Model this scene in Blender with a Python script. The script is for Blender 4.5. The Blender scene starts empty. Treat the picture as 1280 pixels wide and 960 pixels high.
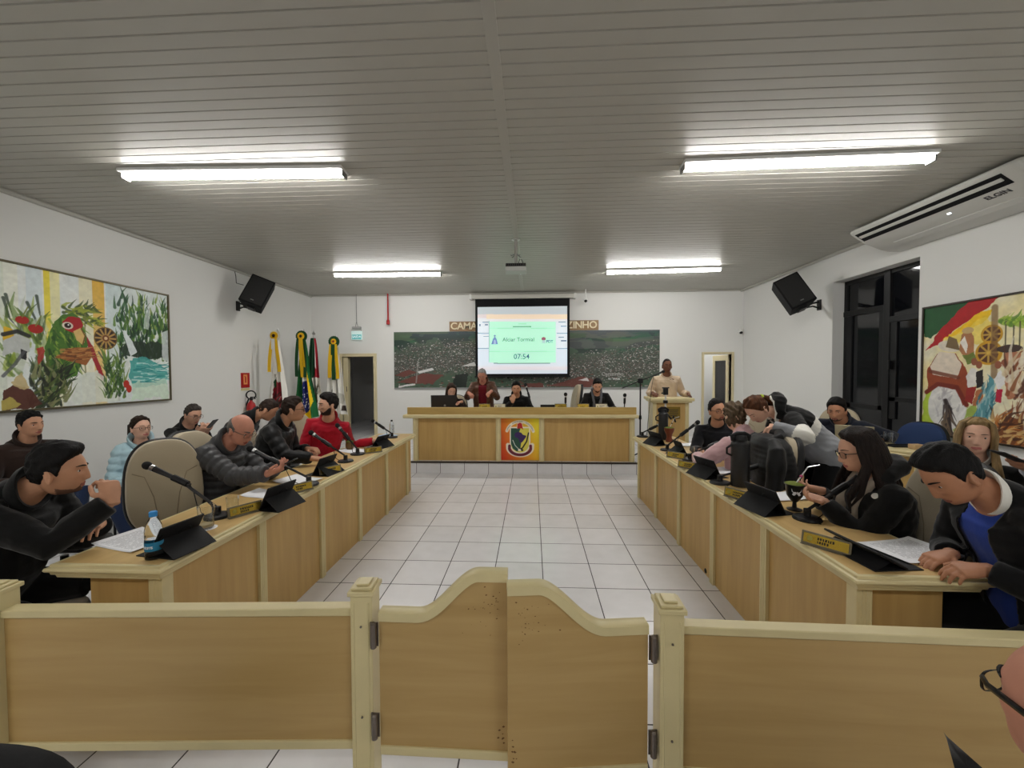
import bpy, bmesh, math, random
import numpy as np
from mathutils import Vector, Matrix, Euler, noise
random.seed(7); rng = np.random.default_rng(7)
C = bpy.context.scene.collection
SC = bpy.context.scene
PI = math.pi
# ---------------------------------------------------------------- camera, world, exposure, lamp power
FPX, CAMH, YAW, PITCH, ROLL = 505.76, 1.655, .04925, -.02822, -.004266
def cam_axes():
    cy, sy = math.cos(YAW), math.sin(YAW)
    f = Vector((-sy*math.cos(PITCH), cy*math.cos(PITCH), math.sin(PITCH)))
    r = Vector((cy, sy, 0)); u = r.cross(f)
    c, s = math.cos(ROLL), math.sin(ROLL)
    return c*r + s*u, -s*r + c*u, f
CR, CU, CF = cam_axes()
cam_d = bpy.data.cameras.new('camera'); cam = bpy.data.objects.new('camera', cam_d); C.objects.link(cam)
cam_d.sensor_width = 36; cam_d.lens = FPX/1280*36; cam_d.clip_start = .05; cam_d.clip_end = 100
mw = Matrix.Identity(4)
for i in range(3):
    mw[i][0], mw[i][1], mw[i][2] = CR[i], CU[i], -CF[i]
mw[2][3] = CAMH
cam.matrix_world = mw
SC.camera = cam
w = bpy.data.worlds.new('night'); SC.world = w; w.use_nodes = True
w.node_tree.nodes['Background'].inputs[0].default_value = (.010, .012, .02, 1)
w.node_tree.nodes['Background'].inputs[1].default_value = .3
SC.view_settings.view_transform = 'Standard'; SC.view_settings.look = 'None'
SC.view_settings.gamma = 1; SC.view_settings.use_curve_mapping = False
SC.view_settings.exposure = 0.0
LAMP = 70.0
SC.cycles.use_denoising = True
SC.cycles.max_bounces = 8; SC.cycles.diffuse_bounces = 5; SC.cycles.glossy_bounces = 4; SC.cycles.transmission_bounces = 6
SC.cycles.sample_clamp_indirect = 6
def at(px, py, **k):
    """point of the room seen at pixel (px, py) of the photograph on the plane x=, y= or z="""
    d = CR*((px-640)/FPX) - CU*((py-480)/FPX) + CF
    (a, v), = k.items(); i = 'xyz'.index(a)
    t = (v - (CAMH if i == 2 else 0))/d[i]
    return d*t + Vector((0, 0, CAMH))
# ---------------------------------------------------------------- materials
MATS = {}
def lin(c):
    return tuple((x/12.92 if x <= .04045 else ((x+.055)/1.055)**2.4) for x in c)
def rgb(r, g, b): return lin((r/255, g/255, b/255))
def mat(name, col, rough=.6, metal=0, spec=.5, trans=0, emit=0, ior=1.45, sheen=0, bump=None, var=None, alpha=1, coat=0):
    """bump = (scale, strength, stretch xyz); var = (scale, amount, stretch xyz)"""
    if name in MATS: return MATS[name]
    m = bpy.data.materials.new(name); m.use_nodes = True; nt = m.node_tree; b = nt.nodes['Principled BSDF']
    b.inputs['Base Color'].default_value = (*col, 1); b.inputs['Roughness'].default_value = rough
    b.inputs['Metallic'].default_value = metal; b.inputs['Specular IOR Level'].default_value = spec
    b.inputs['Transmission Weight'].default_value = trans; b.inputs['IOR'].default_value = ior
    b.inputs['Sheen Weight'].default_value = sheen; b.inputs['Coat Weight'].default_value = coat
    if emit:
        b.inputs['Emission Color'].default_value = (*col, 1); b.inputs['Emission Strength'].default_value = emit
    tc = nt.nodes.new('ShaderNodeTexCoord')
    def noise_tex(sc, st):
        mp = nt.nodes.new('ShaderNodeMapping'); mp.inputs['Scale'].default_value = st
        nt.links.new(tc.outputs['Object'], mp.inputs[0])
        n = nt.nodes.new('ShaderNodeTexNoise'); n.inputs['Scale'].default_value = sc; n.inputs['Detail'].default_value = 4
        nt.links.new(mp.outputs[0], n.inputs['Vector']); return n
    if bump:
        n = noise_tex(bump[0], bump[2] if len(bump) > 2 else (1, 1, 1))
        bp = nt.nodes.new('ShaderNodeBump'); bp.inputs['Strength'].default_value = bump[1]; bp.inputs['Distance'].default_value = .01
        nt.links.new(n.outputs['Fac'], bp.inputs['Height']); nt.links.new(bp.outputs[0], b.inputs['Normal'])
    if var:
        n = noise_tex(var[0], var[2] if len(var) > 2 else (1, 1, 1))
        r = nt.nodes.new('ShaderNodeValToRGB'); a = var[1]
        r.color_ramp.elements[0].position = .3; r.color_ramp.elements[1].position = .7
        r.color_ramp.elements[0].color = (*[max(0, c*(1-a)) for c in col], 1)
        r.color_ramp.elements[1].color = (*[min(1, c*(1+a)) for c in col], 1)
        nt.links.new(n.outputs['Fac'], r.inputs[0]); nt.links.new(r.outputs[0], b.inputs['Base Color'])
    MATS[name] = m; return m
def wood(name, dark, light, axis=2, scale=9, rough=.42):
    if name in MATS: return MATS[name]
    st = [1, 1, 1]; st[axis] = .08
    m = mat(name, light, rough); nt = m.node_tree; b = nt.nodes['Principled BSDF']
    tc = nt.nodes.new('ShaderNodeTexCoord'); mp = nt.nodes.new('ShaderNodeMapping'); mp.inputs['Scale'].default_value = st
    nt.links.new(tc.outputs['Object'], mp.inputs[0])
    n = nt.nodes.new('ShaderNodeTexNoise'); n.inputs['Scale'].default_value = scale*2.2; n.inputs['Detail'].default_value = 7; n.inputs['Distortion'].default_value = .5
    n2 = nt.nodes.new('ShaderNodeTexNoise'); n2.inputs['Scale'].default_value = scale*.35; n2.inputs['Detail'].default_value = 2
    nt.links.new(mp.outputs[0], n.inputs['Vector']); nt.links.new(mp.outputs[0], n2.inputs['Vector'])
    mx = nt.nodes.new('ShaderNodeMix'); mx.inputs[0].default_value = .45
    nt.links.new(n.outputs['Fac'], mx.inputs[2]); nt.links.new(n2.outputs['Fac'], mx.inputs[3])
    r = nt.nodes.new('ShaderNodeValToRGB'); r.color_ramp.elements[0].position = .34; r.color_ramp.elements[1].position = .64
    r.color_ramp.elements[0].color = (*dark, 1); r.color_ramp.elements[1].color = (*light, 1)
    nt.links.new(mx.outputs[0], r.inputs[0]); nt.links.new(r.outputs[0], b.inputs['Base Color'])
    return m
def attr_mat(name, rough=.6, emit=0, spec=.4, bump=None):
    if name in MATS: return MATS[name]
    m = mat(name, (.5, .5, .5), rough, spec=spec, bump=bump); nt = m.node_tree; b = nt.nodes['Principled BSDF']
    a = nt.nodes.new('ShaderNodeAttribute'); a.attribute_name = 'Color'
    nt.links.new(a.outputs['Color'], b.inputs['Base Color'])
    if emit:
        nt.links.new(a.outputs['Color'], b.inputs['Emission Color']); b.inputs['Emission Strength'].default_value = emit
    return m
WALL = mat('wall_paint', rgb(226, 226, 223), .75, bump=(60, .04))
CEIL = mat('pvc_white', rgb(177, 175, 167), .40, spec=.4)
CREAM = mat('cream_lacquer', rgb(213, 199, 152), .38, var=(6, .05, (1, 1, 1)))
CREAMT = mat('cream_trim', rgb(210, 198, 160), .45)
WOODV = wood('maple_vertical', rgb(176, 142, 84), rgb(195, 161, 101), 2)
WOODH = wood('maple_along', rgb(196, 162, 104), rgb(214, 182, 124), 1, rough=.3)
WOODX = wood('maple_cross', rgb(174, 143, 88), rgb(190, 160, 106), 0)
BLACKP = mat('black_plastic', (.007, .007, .008), .42, spec=.35)
BLACKM = mat('black_matte', (.006, .006, .007), .75, spec=.25)
BLACKF = mat('black_case_leather', (.007, .007, .008), .6, spec=.3, bump=(400, .15))
CHROME = mat('steel', (.6, .6, .6), .28, 1)
DARKST = mat('dark_steel', (.20, .17, .15), .4, .8)
WHITEP = mat('white_plastic', rgb(225, 225, 222), .4)
GREYP = mat('grey_plastic', rgb(120, 120, 118), .5)
GOLD = mat('gold_plate', rgb(186, 156, 60), .22, .85)
GREYFR = mat('grey_frame', rgb(120, 112, 92), .4, .3)
GLASS = mat('clear_glass', (.95, .97, .97), .02, trans=1, ior=1.45)
BEIGE = mat('beige_upholstery', rgb(176, 163, 138), .8, sheen=.2, bump=(180, .12))
RED = mat('red_enamel', rgb(170, 20, 22), .35)
PAPER = mat('paper', rgb(236, 237, 240), .8)
INK = mat('ink', (.03, .03, .035), .8)
TUBE = mat('lit_tube', (1, .98, .95), .5, emit=LAMP)
def tile_mat():
    m = mat('floor_tile', (.6, .6, .6), .2, spec=.5); nt = m.node_tree; b = nt.nodes['Principled BSDF']; L = nt.links.new
    g = nt.nodes.new('ShaderNodeNewGeometry'); s = nt.nodes.new('ShaderNodeSeparateXYZ'); L(g.outputs['Position'], s.inputs[0])
    def M(op, a, bb=None, c=None):
        n = nt.nodes.new('ShaderNodeMath'); n.operation = op
        for i, v in enumerate((a, bb, c)):
            if v is None: continue
            if hasattr(v, 'default_value'): L(v, n.inputs[i])
            else: n.inputs[i].default_value = v
        return n.outputs[0]
    def axis(o, off):
        t = M('DIVIDE', M('SUBTRACT', o, off), .4); fr = M('SUBTRACT', t, M('FLOOR', t))
        d = M('ABSOLUTE', M('SUBTRACT', fr, .5)); return M('SUBTRACT', .5, d), M('FLOOR', t)
    dx, ix = axis(s.outputs[0], .0842); dy, iy = axis(s.outputs[1], 5.8824)
    gap = M('MULTIPLY', M('MINIMUM', dx, dy), .4)
    gr = M('LESS_THAN', gap, .0036)
    cv = nt.nodes.new('ShaderNodeCombineXYZ'); L(ix, cv.inputs[0]); L(iy, cv.inputs[1])
    wn = nt.nodes.new('ShaderNodeTexWhiteNoise'); wn.noise_dimensions = '2D'; L(cv.outputs[0], wn.inputs['Vector'])
    no = nt.nodes.new('ShaderNodeTexNoise'); no.inputs['Scale'].default_value = 7; no.inputs['Detail'].default_value = 5; L(g.outputs['Position'], no.inputs['Vector'])
    v = M('ADD', M('MULTIPLY', wn.outputs[0], .35), M('MULTIPLY', no.outputs['Fac'], .65))
    r = nt.nodes.new('ShaderNodeValToRGB'); r.color_ramp.elements[0].position = .2; r.color_ramp.elements[1].position = .8
    r.color_ramp.elements[0].color = (*rgb(212, 211, 212), 1); r.color_ramp.elements[1].color = (*rgb(228, 227, 229), 1)
    L(v, r.inputs[0])
    mx = nt.nodes.new('ShaderNodeMix'); mx.data_type = 'RGBA'; L(gr, mx.inputs[0]); L(r.outputs[0], mx.inputs[6]); mx.inputs[7].default_value = (*rgb(58, 54, 56), 1)
    L(mx.outputs[2], b.inputs['Base Color'])
    ro = M('ADD', M('MULTIPLY', gr, .5), .22); L(ro, b.inputs['Roughness'])
    bp = nt.nodes.new('ShaderNodeBump'); bp.inputs['Strength'].default_value = .5; bp.inputs['Distance'].default_value = .003
    L(M('MINIMUM', gap, .006), bp.inputs['Height']); L(bp.outputs[0], b.inputs['Normal'])
    return m
TILE = tile_mat()
# ---------------------------------------------------------------- mesh building
class MB:
    def __init__(s): s.v = []; s.f = []; s.m = []
    def add(s, vs, fs, mi=0, M=None):
        o = len(s.v)
        for p in vs:
            p = Vector(p); s.v.append(M @ p if M is not None else p)
        for f in fs: s.f.append([i+o for i in f]); s.m.append(mi)
        return s
    def box(s, x0, x1, y0, y1, z0, z1, mi=0, M=None):
        v = [(x, y, z) for x in (x0, x1) for y in (y0, y1) for z in (z0, z1)]
        return s.add(v, [(0, 1, 3, 2), (4, 6, 7, 5), (0, 4, 5, 1), (2, 3, 7, 6), (0, 2, 6, 4), (1, 5, 7, 3)], mi, M)
    def rings(s, R, mi=0, M=None, cap=True, closed=False):
        n = len(R[0]); vs = [p for r in R for p in r]; fs = []
        k = len(R)
        for i in range(k if closed else k-1):
            a, b = i*n, ((i+1) % k)*n
            for j in range(n):
                j2 = (j+1) % n; fs.append((a+j, a+j2, b+j2, b+j))
        if cap and not closed:
            fs.append(tuple(range(n-1, -1, -1))); fs.append(tuple((k-1)*n+j for j in range(n)))
        return s.add(vs, fs, mi, M)
    def tube(s, path, r, n=8, mi=0, M=None, cap=True, flat=1, ref=None):
        path = [Vector(p) for p in path]; R = []; k = len(path)
        rr = r if isinstance(r, (list, tuple)) else [r]*k
        last = None
        for i, p in enumerate(path):
            d = (path[min(i+1, k-1)]-path[max(i-1, 0)]).normalized()
            u = last if last is not None else Vector(ref if ref else ((0, 0, 1) if abs(d.z) < .9 else (1, 0, 0)))
            u = (u - u.dot(d)*d)
            if u.length < 1e-5: u = d.orthogonal()
            u.normalize(); last = u; v = d.cross(u)
            R.append([p + rr[i]*(math.cos(2*PI*j/n)*v + flat*math.sin(2*PI*j/n)*u) for j in range(n)])
        return s.rings(R, mi, M, cap)
    def lathe(s, prof, n=20, mi=0, M=None, cap=True):
        return s.rings([[(max(r, 1e-4)*math.cos(2*PI*j/n), max(r, 1e-4)*math.sin(2*PI*j/n), z) for j in range(n)] for r, z in prof], mi, M, cap)
    def prism(s, poly, h0, h1, mi=0, M=None):
        """poly in xy, extruded along z"""
        n = len(poly)
        vs = [(x, y, h0) for x, y in poly]+[(x, y, h1) for x, y in poly]
        fs = [tuple(range(n-1, -1, -1)), tuple(range(n, 2*n))]+[(j, (j+1) % n, n+(j+1) % n, n+j) for j in range(n)]
        return s.add(vs, fs, mi, M)
    def ball(s, c, r, n=12, k=8, mi=0, M=None):
        c = Vector(c); r = Vector((r, r, r)) if not hasattr(r, '__len__') else Vector(r)
        R = []
        for i in range(k+1):
            t = PI*i/k; q = max(math.sin(t), 1e-3)
            R.append([(c.x+r.x*q*math.cos(2*PI*j/n), c.y+r.y*q*math.sin(2*PI*j/n), c.z-r.z*math.cos(t)) for j in range(n)])
        return s.rings(R, mi, M)
    def mesh(s, name, mats, sharp=35):
        me = bpy.data.meshes.new(name); me.from_pydata([tuple(v) for v in s.v], [], s.f)
        for m in (mats if isinstance(mats, (list, tuple)) else [mats]): me.materials.append(m)
        me.polygons.foreach_set('material_index', s.m)
        bm = bmesh.new(); bm.from_mesh(me); bmesh.ops.recalc_face_normals(bm, faces=bm.faces); bm.to_mesh(me); bm.free()
        me.polygons.foreach_set('use_smooth', [True]*len(me.polygons))
        me.set_sharp_from_angle(angle=math.radians(sharp))
        me.update(); return me
    def build(s, name, mats, parent=None, bevel=0, sharp=35, loc=None):
        o = bpy.data.objects.new(name, s.mesh(name, mats, sharp)); C.objects.link(o)
        if parent is not None: o.parent = parent
        if loc is not None: o.location = loc
        if bevel:
            b = o.modifiers.new('bevel', 'BEVEL'); b.width = bevel; b.segments = 2; b.limit_method = 'ANGLE'; b.angle_limit = math.radians(40)
        return o
def tag(o, label=None, cat=None, group=None, kind=None):
    if label: o['label'] = label
    if cat: o['category'] = cat
    if group: o['group'] = group
    if kind: o['kind'] = kind
    return o
def thing(name, label, cat, loc=(0, 0, 0), rz=0, group=None, rot=None):
    o = bpy.data.objects.new(name, None); C.objects.link(o); o.empty_display_size = .1
    o.location = loc; o.rotation_euler = rot if rot is not None else (0, 0, rz)
    return tag(o, label, cat, group)
def dup(root, loc, rz=None, label=None, group=None, rot=None):
    r = root.copy(); C.objects.link(r); r.location = loc
    if rz is not None: r.rotation_euler = (0, 0, rz)
    if rot is not None: r.rotation_euler = rot
    if label: r['label'] = label
    if group: r['group'] = group
    for ch in list(root.children):
        c = ch.copy(); C.objects.link(c); c.parent = r
        for g in list(ch.children):
            d = g.copy(); C.objects.link(d); d.parent = c
    return r
def text_obj(name, s, size, m, parent=None, M=None, depth=.002, align='CENTER', bold=0, spacing=1):
    cu = bpy.data.curves.new(name, 'FONT'); cu.body = s; cu.size = size; cu.extrude = depth; cu.align_x = align; cu.align_y = 'CENTER'
    cu.offset = bold; cu.resolution_u = 3; cu.space_character = spacing
    t = bpy.data.objects.new(name, cu); C.objects.link(t)
    dg = bpy.context.evaluated_depsgraph_get()
    me = bpy.data.meshes.new_from_object(t.evaluated_get(dg)); me.name = name
    bpy.data.objects.remove(t); bpy.data.curves.remove(cu)
    me.materials.clear(); me.materials.append(m)
    if M is not None: me.transform(M)
    o = bpy.data.objects.new(name, me); C.objects.link(o)
    if parent is not None: o.parent = parent
    return o
def frame(x, y, z, o=(0, 0, 0)):
    """matrix from local axes"""
    M = Matrix.Identity(4)
    for i in range(3): M[i][0], M[i][1], M[i][2], M[i][3] = x[i], y[i], z[i], o[i]
    return M
def rotz(a, o=(0, 0, 0)): return Matrix.Translation(o) @ Matrix.Rotation(a, 4, 'Z')
# ---------------------------------------------------------------- paint: colour arrays on dense grids (pictures, screen, flags)
class Paint:
    def __init__(s, W, H, w, h, bg=(1, 1, 1)):
        s.W, s.H, s.w, s.h = W, H, w, h
        s.x, s.y = np.meshgrid(np.linspace(0, w, W), np.linspace(0, h, H))     # units: own plane, y up
        s.c = np.zeros((H, W, 3)); s.c[:] = bg
        s.jit = None
    def mix(s, mask, col, a=1.0):
        m = np.clip(mask*a, 0, 1)[..., None]; s.c = s.c*(1-m) + np.asarray(col)*m; return s
    def noise(s, sx, sy, seed=0, oct=3):
        r = np.random.default_rng(seed); out = 0; amp = 1; tot = 0
        for o in range(oct):
            gx, gy = int(s.w*sx*2**o)+3, int(s.h*sy*2**o)+3
            g = r.random((gy, gx)); u = s.x/s.w*(gx-2.001); v = s.y/s.h*(gy-2.001)
            i, j = u.astype(int), v.astype(int); fu, fv = u-i, v-j; fu = fu*fu*(3-2*fu); fv = fv*fv*(3-2*fv)
            out = out + amp*((g[j, i]*(1-fu)+g[j, i+1]*fu)*(1-fv)+(g[j+1, i]*(1-fu)+g[j+1, i+1]*fu)*fv); tot += amp; amp *= .55
        return out/tot
    def ell(s, cx, cy, rx, ry, col, rot=0, a=1, soft=.06, rough=0, seed=1):
        dx, dy = s.x-cx, s.y-cy; c, q = math.cos(rot), math.sin(rot)
        d = np.sqrt(((dx*c+dy*q)/rx)**2+((-dx*q+dy*c)/ry)**2)
        if rough: d = d + rough*(s.noise(9, 9, seed)-.5)
        return s.mix(np.clip((1-d)/soft+.5, 0, 1), col, a)
    def poly(s, pts, col, a=1, rough=0, seed=1):
        x, y = s.x, s.y
        if rough: x = x+rough*(s.noise(12, 12, seed)-.5); y = y+rough*(s.noise(12, 12, seed+1)-.5)
        ins = np.zeros(s.x.shape, bool); n = len(pts)
        for i in range(n):
            (x1, y1), (x2, y2) = pts[i], pts[(i+1) % n]
            if y1 == y2: continue
            ins ^= ((y1 > y) != (y2 > y)) & (x < (x2-x1)*(y-y1)/(y2-y1)+x1)
        return s.mix(ins.astype(float), col, a)
    def line(s, pts, wd, col, a=1, taper=False):
        best = np.full(s.x.shape, 1e9); n = len(pts)-1
        for i in range(n):
            (x1, y1), (x2, y2) = pts[i], pts[i+1]; dx, dy = x2-x1, y2-y1; L = dx*dx+dy*dy+1e-12
            t = np.clip(((s.x-x1)*dx+(s.y-y1)*dy)/L, 0, 1); d = np.hypot(s.x-x1-t*dx, s.y-y1-t*dy)
            if taper: d = d/np.maximum(1-(i+t)/n*.9, .08)
            best = np.minimum(best, d)
        e = max(s.w/s.W, wd*.2)
        return s.mix(np.clip((wd/2-best)/e+.5, 0, 1), col, a)
    def strokes(s, n, x0, x1, y0, y1, L, wd, cols, ang=1.57, spread=.5, a=.7, seed=3):
        r = random.Random(seed)
        for k in range(n):
            x, y = r.uniform(x0, x1), r.uniform(y0, y1); t = ang+r.uniform(-spread, spread); l = L*r.uniform(.5, 1.3)
            bend = r.uniform(-.3, .3)
            s.line([(x, y), (x+l*.5*math.cos(t), y+l*.5*math.sin(t)), (x+l*math.cos(t+bend), y+l*math.sin(t+bend))], wd*r.uniform(.6, 1.4), cols[r.randrange(len(cols))], a, True)
        return s
    def build(s, name, m, parent=None, M=None, fn=None):
        """a grid carrying the colours; fn maps (u, v) in 0..1 to a point, else a flat w x h sheet in xy"""
        H, W = s.H, s.W
        if fn is None: co = np.stack([s.x, s.y, 0*s.x], -1).reshape(-1, 3)
        else: co = fn(s.x/s.w, s.y/s.h).reshape(-1, 3)
        if M is not None:
            A = np.array(M); co = co @ A[:3, :3].T + A[:3, 3]
        idx = np.arange(W*H).reshape(H, W)
        q = np.stack([idx[:-1, :-1], idx[:-1, 1:], idx[1:, 1:], idx[1:, :-1]], -1).reshape(-1, 4)
        me = bpy.data.meshes.new(name); me.vertices.add(W*H); me.vertices.foreach_set('co', co.astype(np.float32).ravel())
        me.loops.add(q.size); me.loops.foreach_set('vertex_index', q.ravel().astype(np.int32))
        me.polygons.add(len(q)); me.polygons.foreach_set('loop_start', np.arange(0, q.size, 4, dtype=np.int32))
        me.update(calc_edges=True)
        me.polygons.foreach_set('use_smooth', [True]*len(q))
        at_ = me.attributes.new('Color', 'FLOAT_COLOR', 'POINT')
        c = s.c.clip(0, 1); l = np.where(c <= .04045, c/12.92, ((c+.055)/1.055)**2.4)
        at_.data.foreach_set('color', np.concatenate([l.reshape(-1, 3), np.ones((W*H, 1))], 1).astype(np.float32).ravel())
        me.materials.append(m)
        o = bpy.data.objects.new(name, me); C.objects.link(o)
        if parent is not None: o.parent = parent
        return o
def c8(r, g, b): return (r/255, g/255, b/255)
# ================================================================ the room
XL, XR, YB, YF, ZC = -5.24, 4.734, 9.4, -3.2, 3.5
PZ, PY = .19, 6.58                      # height and front of the platform
T = .15
def struct(name, mb, m, bevel=0, label=None):
    o = mb.build(name, m, bevel=bevel); o['kind'] = 'structure'
    return o
struct('floor', MB().box(XL-T, XR+T, YF-T, PY+.02, -.1, 0), TILE)
struct('floor_platform', MB().box(XL, XR, PY, YB+3.2, -.1, PZ), TILE)
struct('trim_1', MB().box(XL, XR, PY-.012, PY+.02, PZ-.022, PZ+.004), mat('dark_edge_strip', rgb(48, 40, 34), .5))
# ceiling of narrow planks, laid across the room, in two lengths that meet at a cover strip
def planks(x0, x1):
    m = MB(); y = YF; p = .105; prof = []
    while y < YB+.1:
        prof += [(y, ZC+.013), (y+.0065, ZC), (y+p-.0065, ZC), (y+p, ZC+.013)]; y += p
    n = len(prof); vs = [(x, a, b) for x in (x0, x1) for a, b in prof]
    m.add(vs, [(i, i+1, n+i+1, n+i) for i in range(n-1)])
    m.box(x0, x1, YF, YB+.1, ZC+.03, ZC+.06); return m
cl = planks(XL-.1, -.215); cr = planks(-.215, XR+.1)
cl.add(cr.v, cr.f); struct('ceiling', cl, CEIL)
struct('trim_2', MB().box(-.25, -.18, YF, YB, ZC-.006, ZC+.004), CEIL, .002)
# walls
DL = (-4.37, -3.735, 2.045); DR = (3.90, 4.51, 2.05)       # clear openings of the two doors
mb = MB()
mb.box(XL-T, DL[0]-.12, YB, YB+T, 0, ZC+.05).box(DL[0]-.12, DL[1], YB, YB+T, DL[2], ZC+.05).box(DL[1], DR[0], YB, YB+T, 0, ZC+.05)
mb.box(DR[0], DR[1], YB, YB+T, DR[2], ZC+.05).box(DR[1], XR+T, YB, YB+T, 0, ZC+.05)
struct('wall_back', mb, WALL)
struct('wall_left', MB().box(XL-T, XL, YF-T, YB+T, 0, ZC+.05), WALL)
WY0, WY1, WZ0, WZ1 = 5.215, 6.64, .45, 3.05                # window opening
mb = MB(); TR = .28
mb.box(XR, XR+TR, YF-T, WY0, 0, ZC+.05).box(XR, XR+TR, WY1, 7.21, 0, ZC+.05)
mb.box(XR, XR+TR, WY0, WY1, 0, WZ0).box(XR, XR+TR, WY0, WY1, WZ1, ZC+.05).box(XR+.035, XR+TR, 7.21, YB+T, 0, ZC+.05)
struct('wall_right', mb, WALL)
struct('wall_front', MB().box(XL-T, XR+T, YF-T, YF, 0, ZC+.05), WALL)
mb = MB()
for x, sg in ((XL, 1), (XR, -1)):
    mb.tube([(x+sg*.02, YF, ZC-.02), (x+sg*.02, YB, ZC-.02)], .028, 10)
mb.tube([(XL, YB-.015, ZC-.015), (XR, YB-.015, ZC-.015)], .02, 8)
struct('trim_3', mb, CEIL)
# window: dark aluminium leaves in the reveal, night outside
DARKAL = mat('dark_aluminium', (.006, .006, .007), .5, .2)
wf = MB(); X0, X1 = XR+.17, XR+.22
def bar(y0, y1, z0, z1, d=0): wf.box(X0-d, X1+d, y0, y1, z0, z1)
bar(WY0, WY0+.06, WZ0, WZ1); bar(WY1-.06, WY1, WZ0, WZ1); bar(WY0, WY1, WZ0, WZ0+.06); bar(WY0, WY1, WZ1-.06, WZ1)
WM = 5.86
bar(WM-.05, WM+.05, WZ0, WZ1, .012)
bar(WY0, WM, 2.32, 2.40, .01); bar(WM, WY1, 2.50, 2.58, .01)
bar(WM+.05, WY1, 1.10, 1.17); bar(WY0, WM, 1.24, 1.30)
bar(WM+.05, WM+.13, 1.1, 2.5); bar(WY1-.16, WY1-.06, 1.1, 2.5); bar(WY0+.06, WY0+.14, 1.0, 2.32); bar(WM-.15, WM-.05, 1.0, 2.32)
wo = wf.build('window_1', DARKAL, bevel=.004); wo['kind'] = 'structure'
MB().box(XR+.192, XR+.198, WY0+.05, WY1-.05, WZ0+.05, WZ1-.05).build('pane', mat('night_glass', (.008, .009, .012), .06, spec=.5, trans=.35), wo)
MB().box(X0-.05, X0, WM-.10, WM-.075, 1.68, 1.8).build('handle', BLACKP, wo, .004)
struct('trim_4', MB().box(XR+.01, XR+.17, WY0, WY1, WZ0-.0, WZ0+.015), WALL)
# the doors: cream casings, sliding leaf edge on the left, glazed leaf ajar on the right
def casing(m, a, b, top, wd, d=.03):
    m.box(a-wd, a, YB-d, YB+T, PZ, top+wd).box(b, b+wd, YB-d, YB+T, PZ, top+wd).box(a, b, YB-d, YB+T, top, top+wd)
    return m
d1 = casing(MB(), DL[0]-.12, DL[1], DL[2], .075); d1.box(DL[0]-.12, DL[0], YB+.02, YB+T, PZ, DL[2])
o = struct('door_1', d1, CREAMT, .006)
MB().box(-4.408, -4.392, YB+.012, YB+.022, 1.22, 1.34).build('lock_plate', DARKST, o, .002)
d2 = casing(MB(), DR[0], DR[1], DR[2], .05)
o = struct('door_2', d2, CREAMT, .006)
M = rotz(math.radians(97), (DR[1]-.01, YB+.10, PZ))
lf = MB()
for q in ((0, .09, 0, 1.85), (.53, .62, 0, 1.85), (.09, .53, 1.72, 1.85), (.09, .53, 0, .35)):
    lf.box(q[0], q[1], -.02, .02, q[2]+.005, q[3], M=M)
leaf = lf.build('door_leaf', CREAMT, o, .004)
MB().box(.09, .53, -.004, .004, .35, 1.72, M=M).build('pane', mat('dark_door_glass', (.01, .01, .012), .15), leaf)
hg = MB()
for z in (.35, .95, 1.6): hg.lathe([(.012, z), (.012, z+.09)], 8, M=rotz(0, (DR[1]-.012, YB+.07, PZ)))
hg.build('hinge', DARKST, o)
# rooms seen through the doors
mb = MB()
mb.box(-5.6, -3.0, YB+3.0, YB+3.1, 0, 3).box(-5.7, -5.6, YB+T, YB+3, 0, 3).box(-3.0, -2.9, YB+T, YB+3, 0, 3).box(-5.7, -2.9, YB+T, YB+3.1, 2.9, 3)
struct('wall_left_room', mb, WALL)
mb = MB()
mb.box(3.0, 6.2, YB+2.2, YB+2.3, 0, 3).box(2.9, 3.0, YB+T, YB+2.3, 0, 3).box(6.2, 6.3, YB+T, YB+2.3, 0, 3).box(2.9, 6.3, YB+T, YB+2.3, 2.9, 3)
mb.box(4.42, 4.50, YB+1.4, YB+2.2, 0, 2.9)
struct('wall_right_room', mb, WALL)
# ceiling lamps: battens with a lit diffuser
def lamp(a, b, label, group='ceiling lamps in two rows', z=ZC):
    a, b = Vector(a), Vector(b); L = (b-a).length; ang = math.atan2(b.y-a.y, b.x-a.x)
    t = thing('ceiling_lamp', label, 'ceiling lamp', ((a.x+b.x)/2, (a.y+b.y)/2, z), ang, group)
    MB().box(-L/2, L/2, -.082, .082, -.030, 0).build('housing', WHITEP, t, .006)
    m = MB()
    R = [[(x, .04*math.cos(PI*k/8+PI), -.032-.042*math.sin(PI*k/8)) for k in range(9)] for x in (-L/2+.015, L/2-.015)]
    m.rings(R).build('diffuser', TUBE, t)
    for sx in (-1, 1): MB().box(min(sx*(L/2-.016), sx*L/2), max(sx*(L/2-.016), sx*L/2), -.046, .046, -.08, -.03).build('end_cap', GREYP, t, .004)
    return t
lamp((-3.70, 3.56, 0), (-1.68, 3.63, 0), 'lit tube lamp on the ceiling in front of the wildlife painting, front left')
lamp((1.33, 3.70, 0), (3.40, 3.66, 0), 'lit tube lamp on the ceiling beside the air conditioner, front right')
lamp((-3.62, 7.33, 0), (-1.65, 7.37, 0), 'lit tube lamp on the ceiling over the flags, far left')
lamp((1.34, 7.45, 0), (3.33, 7.36, 0), 'lit tube lamp on the ceiling over the lectern, far right')
for x0, x1, s in ((-3.7, -1.7, 'left'), (1.4, 3.4, 'right')):
    lamp((x0, -1.6, 0), (x1, -1.6, 0), 'lit tube lamp on the ceiling over the audience, %s side' % s)
lamp((3.7, YB+1.0, 0), (5.2, YB+1.0, 0), 'lit tube lamp on the ceiling of the room behind the right door', None, 2.9)
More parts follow.
